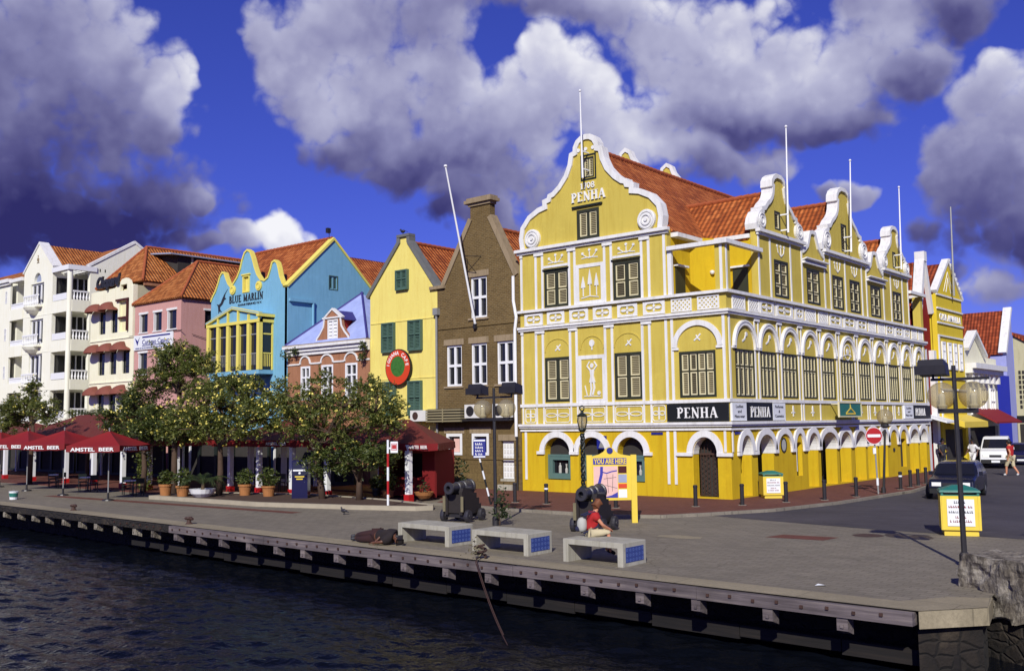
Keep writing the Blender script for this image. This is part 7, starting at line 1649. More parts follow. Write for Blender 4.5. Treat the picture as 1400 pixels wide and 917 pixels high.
pot_plant('tall leafy plant in a white bucket by the corner of the brick house', -31.6, 33.0, .1, .24, .35, pm='sign_white', seed=17, fol=(.8, 330), lm='leaf_palm')
pot_plant('leafy shrub in a clay pot under the right tree beside the drinks machine', -31.8, 29.2, .1, .28, .3, seed=18, fol=(.5, 300))

# ================================================================ TREES
def frond(mb, p, az, L, droop, rr_, n=9, w=.32):
    p = Vector(p); prev = None
    for i in range(n+1):
        f = i/n; q = p + Vector((math.cos(az)*L*f*(1-.15*f), math.sin(az)*L*f*(1-.15*f), L*(.75*f - droop*f*f)))
        if prev is not None:
            tdir = (q-prev).normalized(); sd = tdir.cross(Vector((0, 0, 1))).normalized()
            for sg in (-1, 1):
                for kk in (0, .5):
                    b0 = prev.lerp(q, kk); tip = b0 + sd*sg*w*math.sin(math.pi*min(1, f*.9+.12))**.7*L*.55 + tdir*.16*L + Vector((0, 0, -.06*L - rr_.random()*.04))
                    mb.raw([tuple(b0-tdir*.02), tuple(b0+tdir*.025), tuple(tip)], [(0, 1, 2)], ID)
            mb.raw([tuple(prev-sd*.012), tuple(prev+sd*.012), tuple(q+sd*.01), tuple(q-sd*.01)], [(0, 1, 2, 3)], ID)
        prev = q
t = thing('palm', 'young feathery palm in a white bowl under the trees', 'palm', (-39.15, 24.75, .13)); rr0 = random.Random(21)
mb = MB(); mb.lathe([(.3, 0), (.5, .16), (.58, .36), (.54, .36), (.45, .3)], (-39.15, 24.75, .13), 18); mb.build('bowl', 'white_paint', t)
mb = MB(); mb.tube([(-39.15, 24.75, .4), (-39.1, 24.76, .8)], .09, 8, .06); mb.build('trunk', 'palm_bark', t)
mb = MB()
for k in range(15): frond(mb, (-39.1, 24.76, .75), k*2.4, 1.15+.5*rr0.random(), .35+.75*rr0.random(), rr0)
mb.build('fronds', 'leaf_palm', t, recalc=False)
def tree(name, label, base, trunk, blobs, nleaf, lm, flowers=0, seed=1, tr=.16, ls=.13):
    rr_ = random.Random(seed); t = thing(name, label, 'tree', base, 'trees on the terrace')
    mb = MB(); mb.tube([base] + trunk, [tr*(1-.5*i/len(trunk)) for i in range(len(trunk)+1)], 9)
    o = mb.build('trunk', 'bark', t, True)
    lb = MB(); cl = []; top_ = Vector(trunk[-1])
    for (cx, cy, cz, rx, ry, rz) in blobs:
        c_ = Vector((cx, cy, cz)); mid = top_.lerp(c_, .5) + Vector((rr_.gauss(0, .15), rr_.gauss(0, .15), .1))
        lb.tube([tuple(top_ if rr_.random() < .6 else Vector(trunk[-2] if len(trunk) > 1 else base)), tuple(mid), tuple(c_ - Vector((0, 0, rz*.35)))], [tr*.5, tr*.36, tr*.22], 6)
        n = max(6, int(22*(rx*ry*rz)**.66))
        for _ in range(n):
            d = Vector((rr_.gauss(0, 1), rr_.gauss(0, 1), rr_.gauss(0, 1))).normalized()*(rr_.random()**.45)
            p = c_ + Vector((d.x*rx, d.y*ry, d.z*rz)); cl.append(p)
            if rr_.random() < .6:
                q = c_ - Vector((0, 0, rz*.35)); m2 = q.lerp(p, .55) + Vector((rr_.gauss(0, .12), rr_.gauss(0, .12), rr_.gauss(0, .1)))
                lb.tube([tuple(q), tuple(m2), tuple(p)], [.04, .026, .008], 5)
    lb.build('limbs', 'bark', t, True)
    mb = MB(); fb = MB(); per = max(6, nleaf//len(cl))
    cen = Vector((sum(b_[0] for b_ in blobs)/len(blobs), sum(b_[1] for b_ in blobs)/len(blobs), sum(b_[2] for b_ in blobs)/len(blobs)-.6))
    for p in cl:
        rc = rr_.uniform(.25, .6); left = int(per*rr_.uniform(.45, 1.6)); out_ = (p-cen).normalized()
        while left > 0:
            d = (out_*.7 + Vector((rr_.gauss(0, 1), rr_.gauss(0, 1), rr_.gauss(.1, .6)))).normalized(); L_ = rc*rr_.uniform(.6, 1.35); k = rr_.randint(7, 15); left -= k
            q0 = p + Vector((rr_.gauss(0, .09), rr_.gauss(0, .09), rr_.gauss(0, .09)))
            for i in range(k):
                f = (i+.5)/k; q = q0 + d*L_*f + Vector((rr_.gauss(0, .045), rr_.gauss(0, .045), rr_.gauss(0, .04) - .12*f*f))
                leaf(mb, q, ls*rr_.uniform(.6, 1.25), rr_, .55, .42)
            if flowers and rr_.random() < .085*flowers:
                q = q0 + d*L_*1.02
                for _ in range(rr_.randint(1, 3)):
                    q2 = q + Vector((rr_.gauss(0, .05), rr_.gauss(0, .05), rr_.gauss(0, .05)))
                    for m_ in range(3): leaf(fb, q2+Vector((rr_.gauss(0, .012), rr_.gauss(0, .012), rr_.gauss(0, .012))), .046*rr_.uniform(.6, 1.3), rr_, .4, .9)
    mb.build('crown', lm, t, recalc=False)
    if fb.v: o = fb.build('blossoms', 'blossom', t, recalc=False); o['kind'] = 'stuff'
    return t
tree('umbrella_tree', 'tall tree with a rounded umbrella crown above the lower foliage, before the pink house', (-42.9, 25.6, .05), [(-43.1, 25.7, 1.6), (-43.4, 25.9, 3.2), (-43.2, 26, 4.2), (-43.35, 26, 4.9)],
     [(-43.4, 26, 6.3, 1.7, 1.6, .75), (-44.9, 26, 5.75, 1.1, 1.3, .6), (-42.0, 26.1, 5.9, 1.2, 1.3, .6), (-43.3, 26.0, 6.9, 1.2, 1.1, .5), (-41.2, 26.0, 5.3, .7, .8, .45), (-45.8, 26, 5.2, .7, .8, .5)], 11500, 'leaf_olive', .5, 31, ls=.082)
tree('flowering_tree', 'dark leafy tree left of the umbrella crown, spreading over the shaded terrace', (-46.3, 25.9, .0), [(-46.2, 25.9, 1.2), (-46.5, 26, 2.4), (-46.6, 26, 3.0)],
     [(-48.0, 26, 4.0, 1.4, 1.5, .95), (-46.6, 25.8, 4.1, 1.1, 1.4, .9), (-44.8, 25.7, 3.5, 1.5, 1.4, .8), (-43.4, 25.7, 3.6, 1.2, 1.3, .75), (-45.6, 25.6, 3.1, 1.9, 1.4, .6), (-49.2, 26.2, 3.4, .9, 1, .6), (-43.0, 25.6, 3.1, 1.2, 1.2, .5), (-47.3, 25.8, 4.9, .5, .5, .35)], 17000, 'leaf_dark', 1.6, 32, ls=.085)
tree('flowering_tree', 'broad tree full of yellow blossoms before the sky blue house', (-39.6, 25.9, .1), [(-39.5, 25.9, 1.2), (-39.7, 26, 2.3), (-39.4, 26, 3.0)],
     [(-41.4, 25.8, 3.7, 1.7, 1.5, 1.2), (-39.6, 25.9, 4.4, 1.7, 1.5, 1.0), (-37.9, 26.1, 4.5, 1.5, 1.4, 1.0), (-36.5, 26.1, 3.9, 1.4, 1.3, 1.0), (-40.3, 25.6, 3.35, 1.8, 1.4, .7), (-37.8, 26.0, 3.45, 1.7, 1.3, .7), (-42.3, 25.7, 3.3, 1.0, 1.1, .6), (-40.6, 25.9, 5.0, .6, .6, .4), (-38.6, 26, 5.35, .7, .7, .4)], 19000, 'leaf_olive', 2.6, 33, ls=.08)
tree('flowering_tree', 'forked tree with sparse yellow blossoms before the terracotta and yellow houses', (-33.4, 26.9, .1), [(-33.6, 26.9, 1.0), (-33.9, 26.9, 2.0), (-33.7, 27, 2.7)],
     [(-35.2, 26.7, 4.0, 1.5, 1.4, 1.1), (-33.6, 26.9, 4.3, 1.5, 1.4, 1.0), (-31.8, 27.0, 4.3, 1.4, 1.4, .95), (-30.3, 27.1, 4.0, 1.2, 1.3, 1.0), (-34.6, 26.6, 3.4, 1.5, 1.3, .7), (-32.4, 26.9, 3.1, 1.6, 1.4, .8), (-29.5, 27.2, 3.4, .9, 1, .7), (-33.0, 27, 5.2, .6, .6, .4), (-30.9, 27.1, 5.0, .5, .6, .4), (-36.0, 26.6, 5.0, .5, .6, .4)], 12500, 'leaf_olive', 1.6, 34, ls=.08)
tree('flowering_tree', 'low dark bush like tree hanging in front of the rightmost canopy', (-31.5, 27.3, .1), [(-31.5, 27.3, .8), (-31.4, 27.3, 1.4)],
     [(-31.9, 27.1, 1.95, 1.3, 1.1, .6), (-30.4, 27.2, 2.0, 1.2, 1.1, .55), (-33.0, 27.0, 1.8, .9, .9, .6)], 6000, 'leaf_dark', .2, 35, ls=.085)
tree('flowering_tree', 'spreading tree at the far left edge before the white hotel', (-59.8, 26.2, .0), [(-59.7, 26.2, 1.8), (-59.5, 26.2, 3.0), (-59.6, 26.2, 3.6)],
     [(-61.6, 26, 4.4, 1.6, 1.5, .8), (-59.8, 26.1, 4.9, 1.2, 1.4, .7), (-57.8, 26.2, 4.3, 1.5, 1.3, .9), (-62.6, 26.0, 3.8, 1.4, 1.3, .8), (-59.9, 26.1, 5.8, .5, .5, .4)], 9500, 'leaf_olive', .8, 36, ls=.085)
t = thing('palm', 'palm tufts rising behind the big pyramid canopy before the white hotel', 'palm', (-66.5, 33.0, .0)); rr0 = random.Random(22)
mb = MB(); mb.tube([(-66.5, 33, 0), (-66.4, 33, 2.2), (-66.5, 33, 4.2)], .16, 8, .1); mb.build('trunk', 'palm_bark', t)
mb = MB()
for k in range(22): frond(mb, (-66.5, 33, 4.15), k*2.4, 1.4+.5*rr0.random(), .5+.7*rr0.random(), rr0)
mb.build('fronds', 'leaf_palm', t, recalc=False)
t = thing('climbing_plant', 'leafy climber growing up a white terrace post behind the parasols', 'plant', (-47.3, 26.5, .0)); rr0 = random.Random(23)
mb = MB(); mb.tube([(-47.2, 26.55, 0), (-47.35, 26.5, 1.0), (-47.2, 26.55, 2.2)], .04, 6); mb.build('stems', 'bark', t)
mb = MB()
for i in range(520): leaf(mb, (-47.25+rr0.gauss(0, .22), 26.45+rr0.gauss(0, .18), rr0.uniform(.1, 2.3)), .1, rr0)
mb.build('foliage', 'leaf_olive', t, recalc=False)

# ================================================================ PEOPLE
def skin(name, V, E, mat, parent, sub=2, root=0):
    """one continuous surface grown from joints V = [(point, radius)] and bones E"""
    base = parent_base(parent) if parent is not None else Vector((0, 0, 0))
    me = bpy.data.meshes.new(name); me.from_pydata([tuple(Vector(p)-base) for p, r_ in V], E, [])
    o = bpy.data.objects.new(name, me); COL.objects.link(o)
    o.modifiers.new('skin', 'SKIN'); sv = me.skin_vertices[0].data
    for i, (p, r_) in enumerate(V): sv[i].radius = (r_, r_) if not isinstance(r_, tuple) else r_; sv[i].use_root = (i == root)
    sb = o.modifiers.new('sub', 'SUBSURF'); sb.levels = sub; sb.render_levels = sub
    dg = bpy.context.evaluated_depsgraph_get(); m2 = bpy.data.meshes.new_from_object(o.evaluated_get(dg))
    bpy.data.objects.remove(o); bpy.data.meshes.remove(me)
    m2.name = name; m2.materials.clear(); m2.materials.append(MATS[mat]); m2.polygons.foreach_set('use_smooth', [True]*len(m2.polygons))
    o2 = bpy.data.objects.new(name, m2); COL.objects.link(o2); o2.parent = parent
    return o2
def person(label, loc, yaw, J, top='cloth_red', bottom='cloth_khaki', hair='hair_brown', sk='skin_tan', long_=False, shoes='cloth_dark', scale=1., sleeve=.55, bulk=.034):
    """J: joints in body space (x right, y forward, z up, metres from loc)"""
    cs, sn = math.cos(yaw), math.sin(yaw)
    P = {k: Vector((loc[0]+(v[0]*cs-v[1]*sn)*scale, loc[1]+(v[0]*sn+v[1]*cs)*scale, loc[2]+v[2]*scale)) for k, v in J.items()}
    t = thing('person', label, 'person', loc); k_ = scale
    V = []; E = []; ix = {}
    def add(n, p, r_, par=None):
        ix[n] = len(V); V.append((p, r_*k_))
        if par is not None: E.append((ix[par], ix[n]))
    add('pel', P['pel'], .125); add('waist', P['pel'].lerp(P['chest'], .5), .115, 'pel'); add('chest', P['chest'], .135, 'waist'); add('nb', P['neck'], .06, 'chest'); add('hd0', P['neck'].lerp(P['head'], .5), .062, 'nb'); add('hd1', P['head'], .092, 'hd0')
    up_ = (P['head']-P['neck']).normalized(); add('hd2', P['head']+up_*.085*k_, .08, 'hd1')
    fdir = (P['face']-P['head']).normalized(); add('nose', P['head']+fdir*.105*k_ - up_*.01*k_, .018, 'hd1'); add('chin', P['head']+fdir*.06*k_-up_*.075*k_, .035, 'hd0')
    for s in 'LR':
        add('sh'+s, P['sh'+s], .062, 'chest'); add('el'+s, P['el'+s], .044, 'sh'+s); add('wr'+s, P['wr'+s], .030, 'el'+s)
        hd = (P['wr'+s]-P['el'+s]).normalized(); palm = P['wr'+s]+hd*.07*k_; add('pa'+s, palm, .034, 'wr'+s)
        add('hp'+s, P['hp'+s], .095, 'pel'); add('kn'+s, P['kn'+s], .062, 'hp'+s); add('an'+s, P['an'+s], .042, 'kn'+s); add('to'+s, P['to'+s], .036, 'an'+s)
    for s in 'LR':
        hd = (P['wr'+s]-P['el'+s]).normalized(); sd = hd.cross(Vector((0, 0, 1)))
        sd = sd.normalized() if sd.length > .1 else Vector((1, 0, 0)); dn = hd.cross(sd).normalized(); pa = P['wr'+s]+hd*.07*k_
        for q, (o_, l_) in enumerate(((-.027, .07), (-.009, .082), (.009, .078), (.027, .06))):
            add('f%d%s' % (q, s), pa+sd*o_*k_+hd*.035*k_, .0095, 'pa'+s); add('g%d%s' % (q, s), pa+sd*o_*1.1*k_+hd*(.035+l_*.6)*k_+dn*.012*k_, .0085, 'f%d%s' % (q, s)); add('h%d%s' % (q, s), pa+sd*o_*1.1*k_+hd*(.035+l_)*k_+dn*.03*k_, .007, 'g%d%s' % (q, s))
        add('t0'+s, pa-sd*.045*k_+hd*.005*k_, .011, 'pa'+s); add('t1'+s, pa-sd*.062*k_+hd*.04*k_+dn*.01*k_, .009, 't0'+s)
    body = skin('body', V, E, sk, t)
    def shell(name, names, rad, mat, par):
        vs = []; es = []; mp = {}
        for n, p_, fr in names:
            base_ = V[ix[n]][0] if p_ is None or fr >= 1 else V[ix[p_]][0].lerp(V[ix[n]][0], fr)
            r_ = V[ix[n]][1]/k_ if fr >= 1 else V[ix[p_]][1]/k_*(1-fr)+V[ix[n]][1]/k_*fr
            mp[n] = len(vs); vs.append((base_, (r_+rad)*k_))
            if p_ is not None: es.append((mp[p_], mp[n]))
        return skin(name, vs, es, mat, par)
    shell('shirt', [('pel', None, 1), ('waist', 'pel', 1), ('chest', 'waist', 1), ('nb', 'chest', .7)] + [x for s in 'LR' for x in (('sh'+s, 'chest', 1), ('el'+s, 'sh'+s, sleeve))], bulk, top, t)
    shell('trousers', [('pel', None, 1)] + [x for s in 'LR' for x in (('hp'+s, 'pel', 1), ('kn'+s, 'hp'+s, 1)) + ((('an'+s, 'kn'+s, .9 if long_ else .12),))], .024, bottom, t)
    for s in 'LR': shell('shoe', [('an'+s, None, 1), ('to'+s, 'an'+s, 1)], .012, shoes, t)
    hs = [(P['head']+up_*.06*k_-fdir*.025*k_, .098*k_), (P['head']+up_*.1*k_+fdir*.01*k_, .075*k_), (P['head']-fdir*.06*k_-up_*.02*k_, .075*k_), (P['neck'].lerp(P['head'], .4)-fdir*.06*k_, .05*k_)]
    skin('hair', hs, [(0, 1), (0, 2), (2, 3)], hair, t)
    for sg in (-1, 1):
        sd = fdir.cross(up_); mb = MB(); p = P['head']+fdir*.085*k_+sd*sg*.034*k_+up_*.02*k_; mb.lathe([(0, -.012), (.011, 0), (0, .012)], tuple(p), 6); mb.build('eye', 'text_black', t)
    return t, P
# seated in red on the end of the right-hand bench, turned toward the street
J = dict(pel=(0, 0, .12), chest=(.0, .10, .50), neck=(0, .15, .64), head=(0, .20, .79), face=(-.1, .35, .77), shL=(-.18, .11, .56), shR=(.18, .11, .56), elL=(-.24, .26, .32), elR=(.24, .28, .32), wrL=(-.12, .44, .22), wrR=(.14, .46, .22), hpL=(-.10, .03, .10), hpR=(.10, .03, .10), knL=(-.14, .45, .12), knR=(.14, .46, .12), anL=(-.14, .48, -.36), anR=(.14, .50, -.36), toL=(-.15, .62, -.45), toR=(.15, .64, -.45))
sp, SPJ = person('person in a red t-shirt and khaki shorts with a backpack, sitting by the second cannon', (-13.75, 19.05, .52), R(-40), J, 'cloth_red', 'cloth_khaki', scale=.9, bulk=.052)
bk = thing('backpack', 'grey and navy backpack on the back of the seated person in red', 'backpack', tuple(SPJ['chest']))
bd_ = Vector((math.sin(R(-40)), -math.cos(R(-40)), 0)); cpt = SPJ['pel'].lerp(SPJ['chest'], .55) + bd_*.24
skin('pack_body', [(cpt+Vector((0, 0, -.2)), .12), (cpt, .14), (cpt+Vector((0, 0, .18)), .10)], [(0, 1), (1, 2)], 'cloth_grey', bk)
skin('pack_pocket', [(cpt+bd_*.1+Vector((0, 0, -.18)), .085), (cpt+bd_*.1+Vector((0, 0, -.02)), .08)], [(0, 1)], 'cloth_navy', bk)
for sg in (-1, 1):
    sdv = Vector((math.cos(R(-40)), math.sin(R(-40)), 0))*sg*.12
    mb = MB(); mb.tube([tuple(cpt+sdv+Vector((0, 0, .2))), tuple(SPJ['chest']+sdv+Vector((0, 0, .14))), tuple(SPJ['chest']+sdv-bd_*.16+Vector((0, 0, .02))), tuple(SPJ['pel'].lerp(SPJ['chest'], .4)+sdv-bd_*.12), tuple(cpt+sdv+Vector((0, 0, -.2)))], .022, 6); mb.build('strap', 'cloth_navy', bk)
# person lying asleep on the quay edge
J = dict(pel=(0, 0, .16), chest=(.0, .42, .22), neck=(0, .60, .20), head=(.02, .74, .13), face=(.2, .76, .08), shL=(-.1, .50, .31), shR=(.12, .52, .15), elL=(.02, .30, .30), elR=(.30, .42, .08), wrL=(.22, .22, .12), wrR=(.32, .22, .06), hpL=(-.06, -.05, .24), hpR=(.07, -.05, .12), knL=(.10, -.44, .20), knR=(.14, -.42, .09), anL=(-.06, -.84, .13), anR=(-.02, -.82, .07), toL=(.06, -.94, .12), toR=(.08, -.92, .06))
person('person in dark clothes lying asleep on the quay edge left of the benches', (-20.3, 18.25, .012), R(-88), J, 'cloth_dark', 'cloth_wine', 'hair_black', 'skin_brown', True, 'text_black', 1.08, .97, .075)
# walkers
J = dict(pel=(0, 0, .92), chest=(0, .02, 1.30), neck=(0, .03, 1.46), head=(0, .05, 1.60), face=(0, .25, 1.58), shL=(-.19, .02, 1.39), shR=(.19, .02, 1.39), elL=(-.25, -.12, 1.14), elR=(.25, .12, 1.14), wrL=(-.24, -.02, .92), wrR=(.24, .28, .98), hpL=(-.1, 0, .88), hpR=(.1, 0, .88), knL=(-.1, .18, .50), knR=(.1, -.06, .48), anL=(-.1, .20, .09), anR=(.1, -.30, .13), toL=(-.1, .34, .04), toR=(.1, -.20, .04))
person('person in a red top and shorts crossing the street at the right edge', (-13.95, 58.6, .004), R(75), J, 'cloth_red', 'cloth_khaki', 'hair_black', 'skin_tan', False, 'sign_white', 1.12)
J2 = dict(J); J2.update(knL=(-.1, .02, .48), anL=(-.1, -.02, .09), toL=(-.1, .14, .04), knR=(.1, .03, .48), anR=(.1, .0, .09), toR=(.1, .16, .04), wrL=(-.1, .3, 1.1), elL=(-.24, .05, 1.12))
person('person in dark clothes standing on the sidewalk by the far shop canopy', (-18.4, 61.6, .1), R(-130), J2, 'text_black', 'text_black', 'hair_black', 'skin_brown', True, 'text_black', 1.05, .9)
person('person in white clothes at the road edge behind the dark car', (-17.75, 65.6, .004), R(160), J, 'cloth_white', 'cloth_white', 'hair_black', 'skin_brown', True, 'text_black', 1.05, .9)

# ================================================================ VEHICLES
def loftcar(t, xf, prof, W2, mat, tumble, name='body'):
    """prof: closed side outline (y, z); half width W2(z) varies with height"""
    mb = MB(); n = len(prof); K = [-1, -.93, -.6, 0, .6, .93, 1]
    vs = []
    for k in K:
        for (y_, z_) in prof:
            inset = 1 - .045*(abs(k) == 1)
            cy = .5*(max(p[0] for p in prof)+min(p[0] for p in prof)); cz = .6
            yy = cy+(y_-cy)*(1-.02*(abs(k) == 1)); zz = z_ - (.03 if abs(k) == 1 and z_ > .7 else 0)
            vs.append((k*W2(z_), yy, zz))
    fs = [(a*n+i, a*n+(i+1) % n, (a+1)*n+(i+1) % n, (a+1)*n+i) for a in range(len(K)-1) for i in range(n)]
    mb.raw(vs, fs); tri = tessellate_polygon([[Vector((p[0], p[1], 0)) for p in prof]])
    for a in (0, len(K)-1): mb.f += [tuple(a*n+i for i in tr_) for tr_ in tri]; mb.mi += [0]*len(tri)
    mb.v = [xf(*p) for p in mb.v]
    o = mb.build(name, mat, t); bv = o.modifiers.new('bevel', 'BEVEL'); bv.width = .035; bv.segments = 3; bv.limit_method = 'ANGLE'; bv.angle_limit = R(25)
    return o
def vehicle(name, label, cat, loc, yaw, L, Wd, prof, glassz, mat, wheels, wr, cab, plate=True, group=None):
    t = thing(name, label, cat, loc, group); cs, sn = math.cos(yaw), math.sin(yaw)
    xf = lambda x_, y_, z_: (loc[0]+x_*cs-y_*sn, loc[1]+x_*sn+y_*cs, loc[2]+z_)
    h_ = Wd/2; zb, zt_ = glassz
    W2 = lambda z_: h_ if z_ < zb else h_*(1-.20*(z_-zb)/(zt_-zb))
    body = loftcar(t, xf, prof, W2, mat, .2)
    # glazing set just proud of the cabin faces: cab = front base, front top, rear top, rear base (y, z)
    f0, f1, r1, r0_ = [Vector(p) for p in cab]
    def pane(pts, nm):
        mb = MB(xf); P = [Vector(p) for p in pts]; nn = (P[1]-P[0]).cross(P[2]-P[0]).normalized(); m_ = len(P)
        mb.raw([tuple(p+nn*.012) for p in P]+[tuple(p-nn*.012) for p in P], [tuple(range(m_)), tuple(range(2*m_-1, m_-1, -1))]+[(i, (i+1) % m_, (i+1) % m_+m_, i+m_) for i in range(m_)]); return mb.build(nm, 'glass_dark', t)
    e = .10
    def pt(y_, z_, k): return (k*W2(z_), y_, z_)
    a, b_ = f0.lerp(f1, .06), f0.lerp(f1, .92); pane([pt(a.x-.012, a.y, -.88), pt(a.x-.012, a.y, .88), pt(b_.x-.012, b_.y, .88), pt(b_.x-.012, b_.y, -.88)], 'windscreen')
    a, b_ = r0_.lerp(r1, .1), r0_.lerp(r1, .9); pane([pt(a.x+.012, a.y, .86), pt(a.x+.012, a.y, -.86), pt(b_.x+.012, b_.y, -.86), pt(b_.x+.012, b_.y, .86)], 'rear_window')
    for k in (-1.0, 1.0):
        zlo, zhi = f0.y+.04, f1.y-.07; mid = (f1.x+r1.x)/2 + .05
        fy = lambda z_: f0.x+(f1.x-f0.x)*(z_-f0.y)/(f1.y-f0.y); ry = lambda z_: r0_.x+(r1.x-r0_.x)*(z_-r0_.y)/(r1.y-r0_.y)
        for y0_, y1_, y2_, y3_ in ((fy(zlo)+.12, mid-.04, mid-.04, fy(zhi)+.1), (mid+.04, ry(zlo)-.12, ry(zhi)-.1, mid+.04)):
            pane([pt(y0_, zlo, k*1.004), pt(y1_, zlo, k*1.004), pt(y2_, zhi, k*1.004), pt(y3_, zhi, k*1.004)], 'side_window')
        mb = MB(xf); mb.box(k*(h_+.02)-.02*0, k*(h_+.16), f0.x+.22, f0.x+.36, zb-.02, zb+.13); mb.build('mirror', mat, t)
        mb = MB(xf); mb.box(k*h_*1.0-.004, k*h_*1.0+.006, mid+.12, mid+.28, zb-.16, zb-.12); mb.build('door_handle', 'chrome', t)
        for wy in wheels:
            mb = MB(xf); mb.lathe([(wr*.62, k*h_-.17), (wr*.97, k*h_-.17), (wr, k*h_-.10), (wr, k*h_-.02), (wr*.95, k*h_+.012), (wr*.62, k*h_+.012)], (0, wy, wr), 22, 'x'); w_ = mb.build('wheel', 'rubber', t)
            mb = MB(xf); mb.lathe([(wr*.6, k*h_-.1), (wr*.6, k*h_+.004), (wr*.2, k*h_+.02), (.0, k*h_+.02)], (0, wy, wr), 14, 'x'); mb.build('rim', 'metal_grey', w_)
            mb = MB(xf); pts = [(wr*1.13*math.cos(R(q)), wy+0, wr*1.13*math.sin(R(q))) for q in range(0, 181, 15)]
            mb.raw([(k*(h_+.004), wy+wr*1.12*math.cos(R(q)), wr+wr*1.12*math.sin(R(q))) for q in range(0, 181, 15)]+[(k*(h_-.12), wy+wr*1.12*math.cos(R(q)), wr+wr*1.12*math.sin(R(q))) for q in range(0, 181, 15)]+[(k*(h_+.004), wy+wr*1.01*math.cos(R(q)), wr+wr*1.01*math.sin(R(q))) for q in range(0, 181, 15)], [(i, i+1, 14+i, 13+i) for i in range(12)]+[(i, i+1, 27+i, 26+i) for i in range(12)]); mb.build('wheel_arch', 'rubber', t)
        yF = min(p[0] for p in prof); yR = max(p[0] for p in prof)
        mb = MB(xf); mb.box(k*h_*.62-.17, k*h_*.62+.17, yF-.012, yF+.05, zb*.58, zb*.74); mb.build('headlight', 'lamp_glass', t)
        mb = MB(xf); mb.box(k*h_*.70-.12, k*h_*.70+.12, yF-.02, yF+.05, zb*.40, zb*.46); mb.build('indicator', 'amber', t)
        mb = MB(xf); mb.box(k*h_*.78-.1, k*h_*.78+.1, yR-.04, yR+.012, zb*.7, zb*.95); mb.build('tail_light', 'tail_red', t)
    mb = MB(xf); mb.box(-h_*.92, h_*.92, yF-.06, yF+.02, zb*.28, zb*.48); mb.build('bumper', 'rubber', t)
    mb = MB(xf); mb.box(-h_*.38, h_*.38, yF-.016, yF+.03, zb*.6, zb*.72); mb.build('grille', 'iron', t)
    if plate: mb = MB(xf); mb.box(-.24, .24, yF-.075, yF-.061, zb*.32, zb*.44); mb.build('number_plate', 'sign_white', t)
    return t
hatch = [(-2.0, .3), (-2.03, .5), (-1.98, .72), (-1.85, .80), (-.95, .93), (-.35, 1.36), (-.1, 1.42), (1.1, 1.44), (1.45, 1.38), (1.85, .98), (1.98, .88), (2.0, .45), (1.95, .28)]
vehicle('parked_car', 'dark hatchback driving toward the quay, its lower front hidden by the yellow bin', 'car', (-12.1, 42.4, .004), R(8), 4, 1.68, hatch, (.93, 1.44), 'car_dark', (-1.25, 1.25), .30, ((-.95, .93), (-.35, 1.36), (1.45, 1.38), (1.85, .98)))
van = [(-2.1, .32), (-2.14, .55), (-2.1, .95), (-1.95, 1.08), (-1.35, 1.2), (-.75, 1.85), (-.5, 1.95), (1.95, 1.97), (2.1, 1.85), (2.16, 1.1), (2.15, .35)]
vehicle('van', 'white van facing the viewer in the far street', 'van', (-17.15, 68.6, .004), R(12), 4.2, 1.78, van, (1.18, 1.97), 'van_white', (-1.35, 1.35), .32, ((-1.35, 1.2), (-.75, 1.85), (2.1, 1.85), (2.15, 1.2)))
vehicle('parked_car', 'dark blue car behind the white van at the street end', 'car', (-16.7, 73.6, .004), R(8), 4, 1.68, hatch, (.93, 1.44), 'car_blue', (-1.25, 1.25), .30, ((-.95, .93), (-.35, 1.36), (1.45, 1.38), (1.85, .98)))
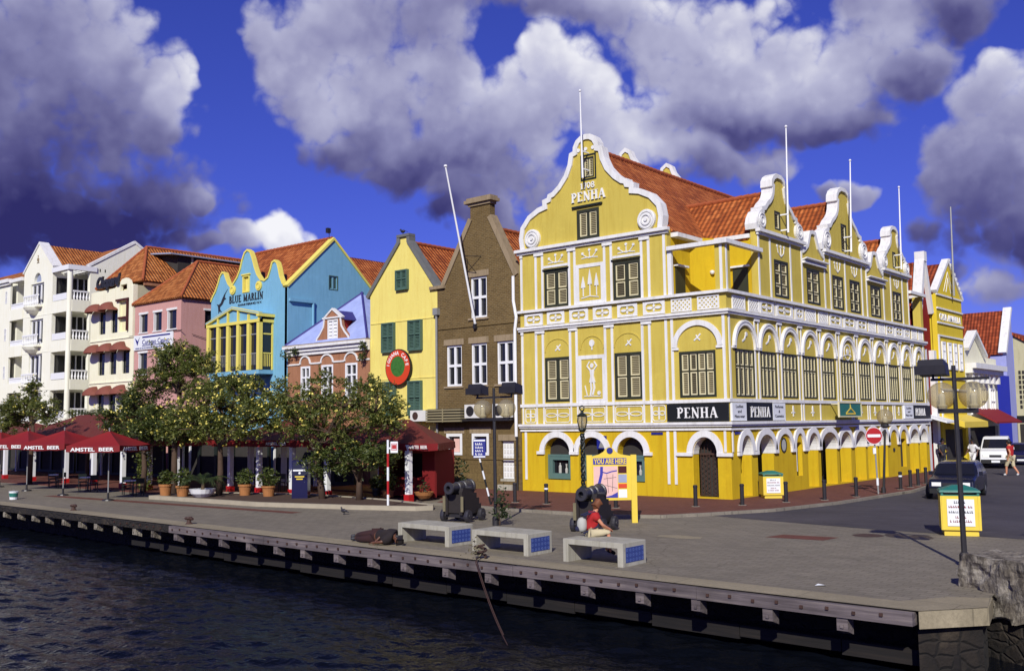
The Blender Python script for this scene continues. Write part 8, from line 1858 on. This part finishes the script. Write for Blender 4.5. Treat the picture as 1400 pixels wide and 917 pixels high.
# scooter at the right edge
x, y = -6.0, 28.5
t = thing('motor_scooter', 'purple blue motor scooter half cut off by the right edge of the picture', 'scooter', (x, y, .004))
sx = lambda a, b_, c_: (x+a*.94-b_*.34, y+a*.34+b_*.94, c_+.004)
for wy in (-.6, .6):
    mb = MB(sx); mb.lathe([(.1, -.045), (.21, -.045), (.23, 0), (.21, .045), (.1, .045)], (0, wy, .23), 16, 'x'); w_ = mb.build('wheel', 'rubber', t)
    mb = MB(sx); mb.lathe([(.1, -.03), (.1, .03)], (0, wy, .23), 12, 'x'); mb.build('rim', 'metal_grey', w_)
mb = MB(sx); mb.tube([(0, -.6, .23), (0, -.5, .5), (0, -.38, .95)], .03, 8); mb.build('fork', 'iron', t)
skb = [((0, -.5, .62), .09), ((0, -.42, .85), .12), ((0, -.36, .98), .07)]
mb = MB(sx); mb.plate([(-.2, .3), (.2, .3), (.25, .6), (.22, .85), (.1, .98), (-.1, .98), (-.22, .85), (-.25, .6)], (), 0, 0.08) if 0 else mb.raw([(-.17, -.46, .3), (.17, -.46, .3), (.26, -.50, .68), (.18, -.42, .98), (-.18, -.42, .98), (-.26, -.50, .68), (-.15, -.36, .3), (.15, -.36, .3), (.22, -.36, .68), (.15, -.32, .96), (-.15, -.32, .96), (-.22, -.36, .68)], [(0, 1, 2, 5), (5, 2, 3, 4), (6, 11, 8, 7), (11, 10, 9, 8), (0, 6, 7, 1), (1, 7, 8, 2), (2, 8, 9, 3), (3, 9, 10, 4), (4, 10, 11, 5), (5, 11, 6, 0)]); mb.build('front_fairing', 'plastic_blue', t)
mb = MB(sx); mb.raw([(-.13, -.4, .98), (.13, -.4, .98), (.16, -.34, 1.2), (-.16, -.34, 1.2), (-.13, -.38, .98), (.13, -.38, .98), (.16, -.32, 1.2), (-.16, -.32, 1.2)], [(0, 1, 2, 3), (7, 6, 5, 4), (0, 4, 5, 1), (1, 5, 6, 2), (2, 6, 7, 3), (3, 7, 4, 0)]); mb.build('windshield', 'sign_white', t)
mb = MB(sx); mb.tube([(-.34, -.28, 1.02), (-.1, -.36, .98), (.1, -.36, .98), (.34, -.28, 1.02)], .022, 7); mb.build('handlebar', 'iron', t)
mb = MB(sx); mb.box(-.13, .13, -.35, .15, .28, .34); mb.build('footboard', 'plastic_blue', t)
mb = MB(sx); mb.raw([(-.14, .1, .3), (.14, .1, .3), (.12, .85, .45), (-.12, .85, .45), (-.14, .1, .68), (.14, .1, .68), (.1, .88, .72), (-.1, .88, .72)], [(0, 3, 2, 1), (4, 5, 6, 7), (0, 1, 5, 4), (1, 2, 6, 5), (2, 3, 7, 6), (3, 0, 4, 7)]); mb.build('rear_body', 'plastic_blue', t)
mb = MB(sx); mb.box(-.13, .13, .12, .82, .69, .77); mb.build('saddle', 'rubber', t)
mb = MB(sx); mb.lathe([(.0, -.53), (.07, -.52), (.08, -.46)], (0, 0, .86), 12, 'y'); mb.build('headlight', 'lamp_glass', t)
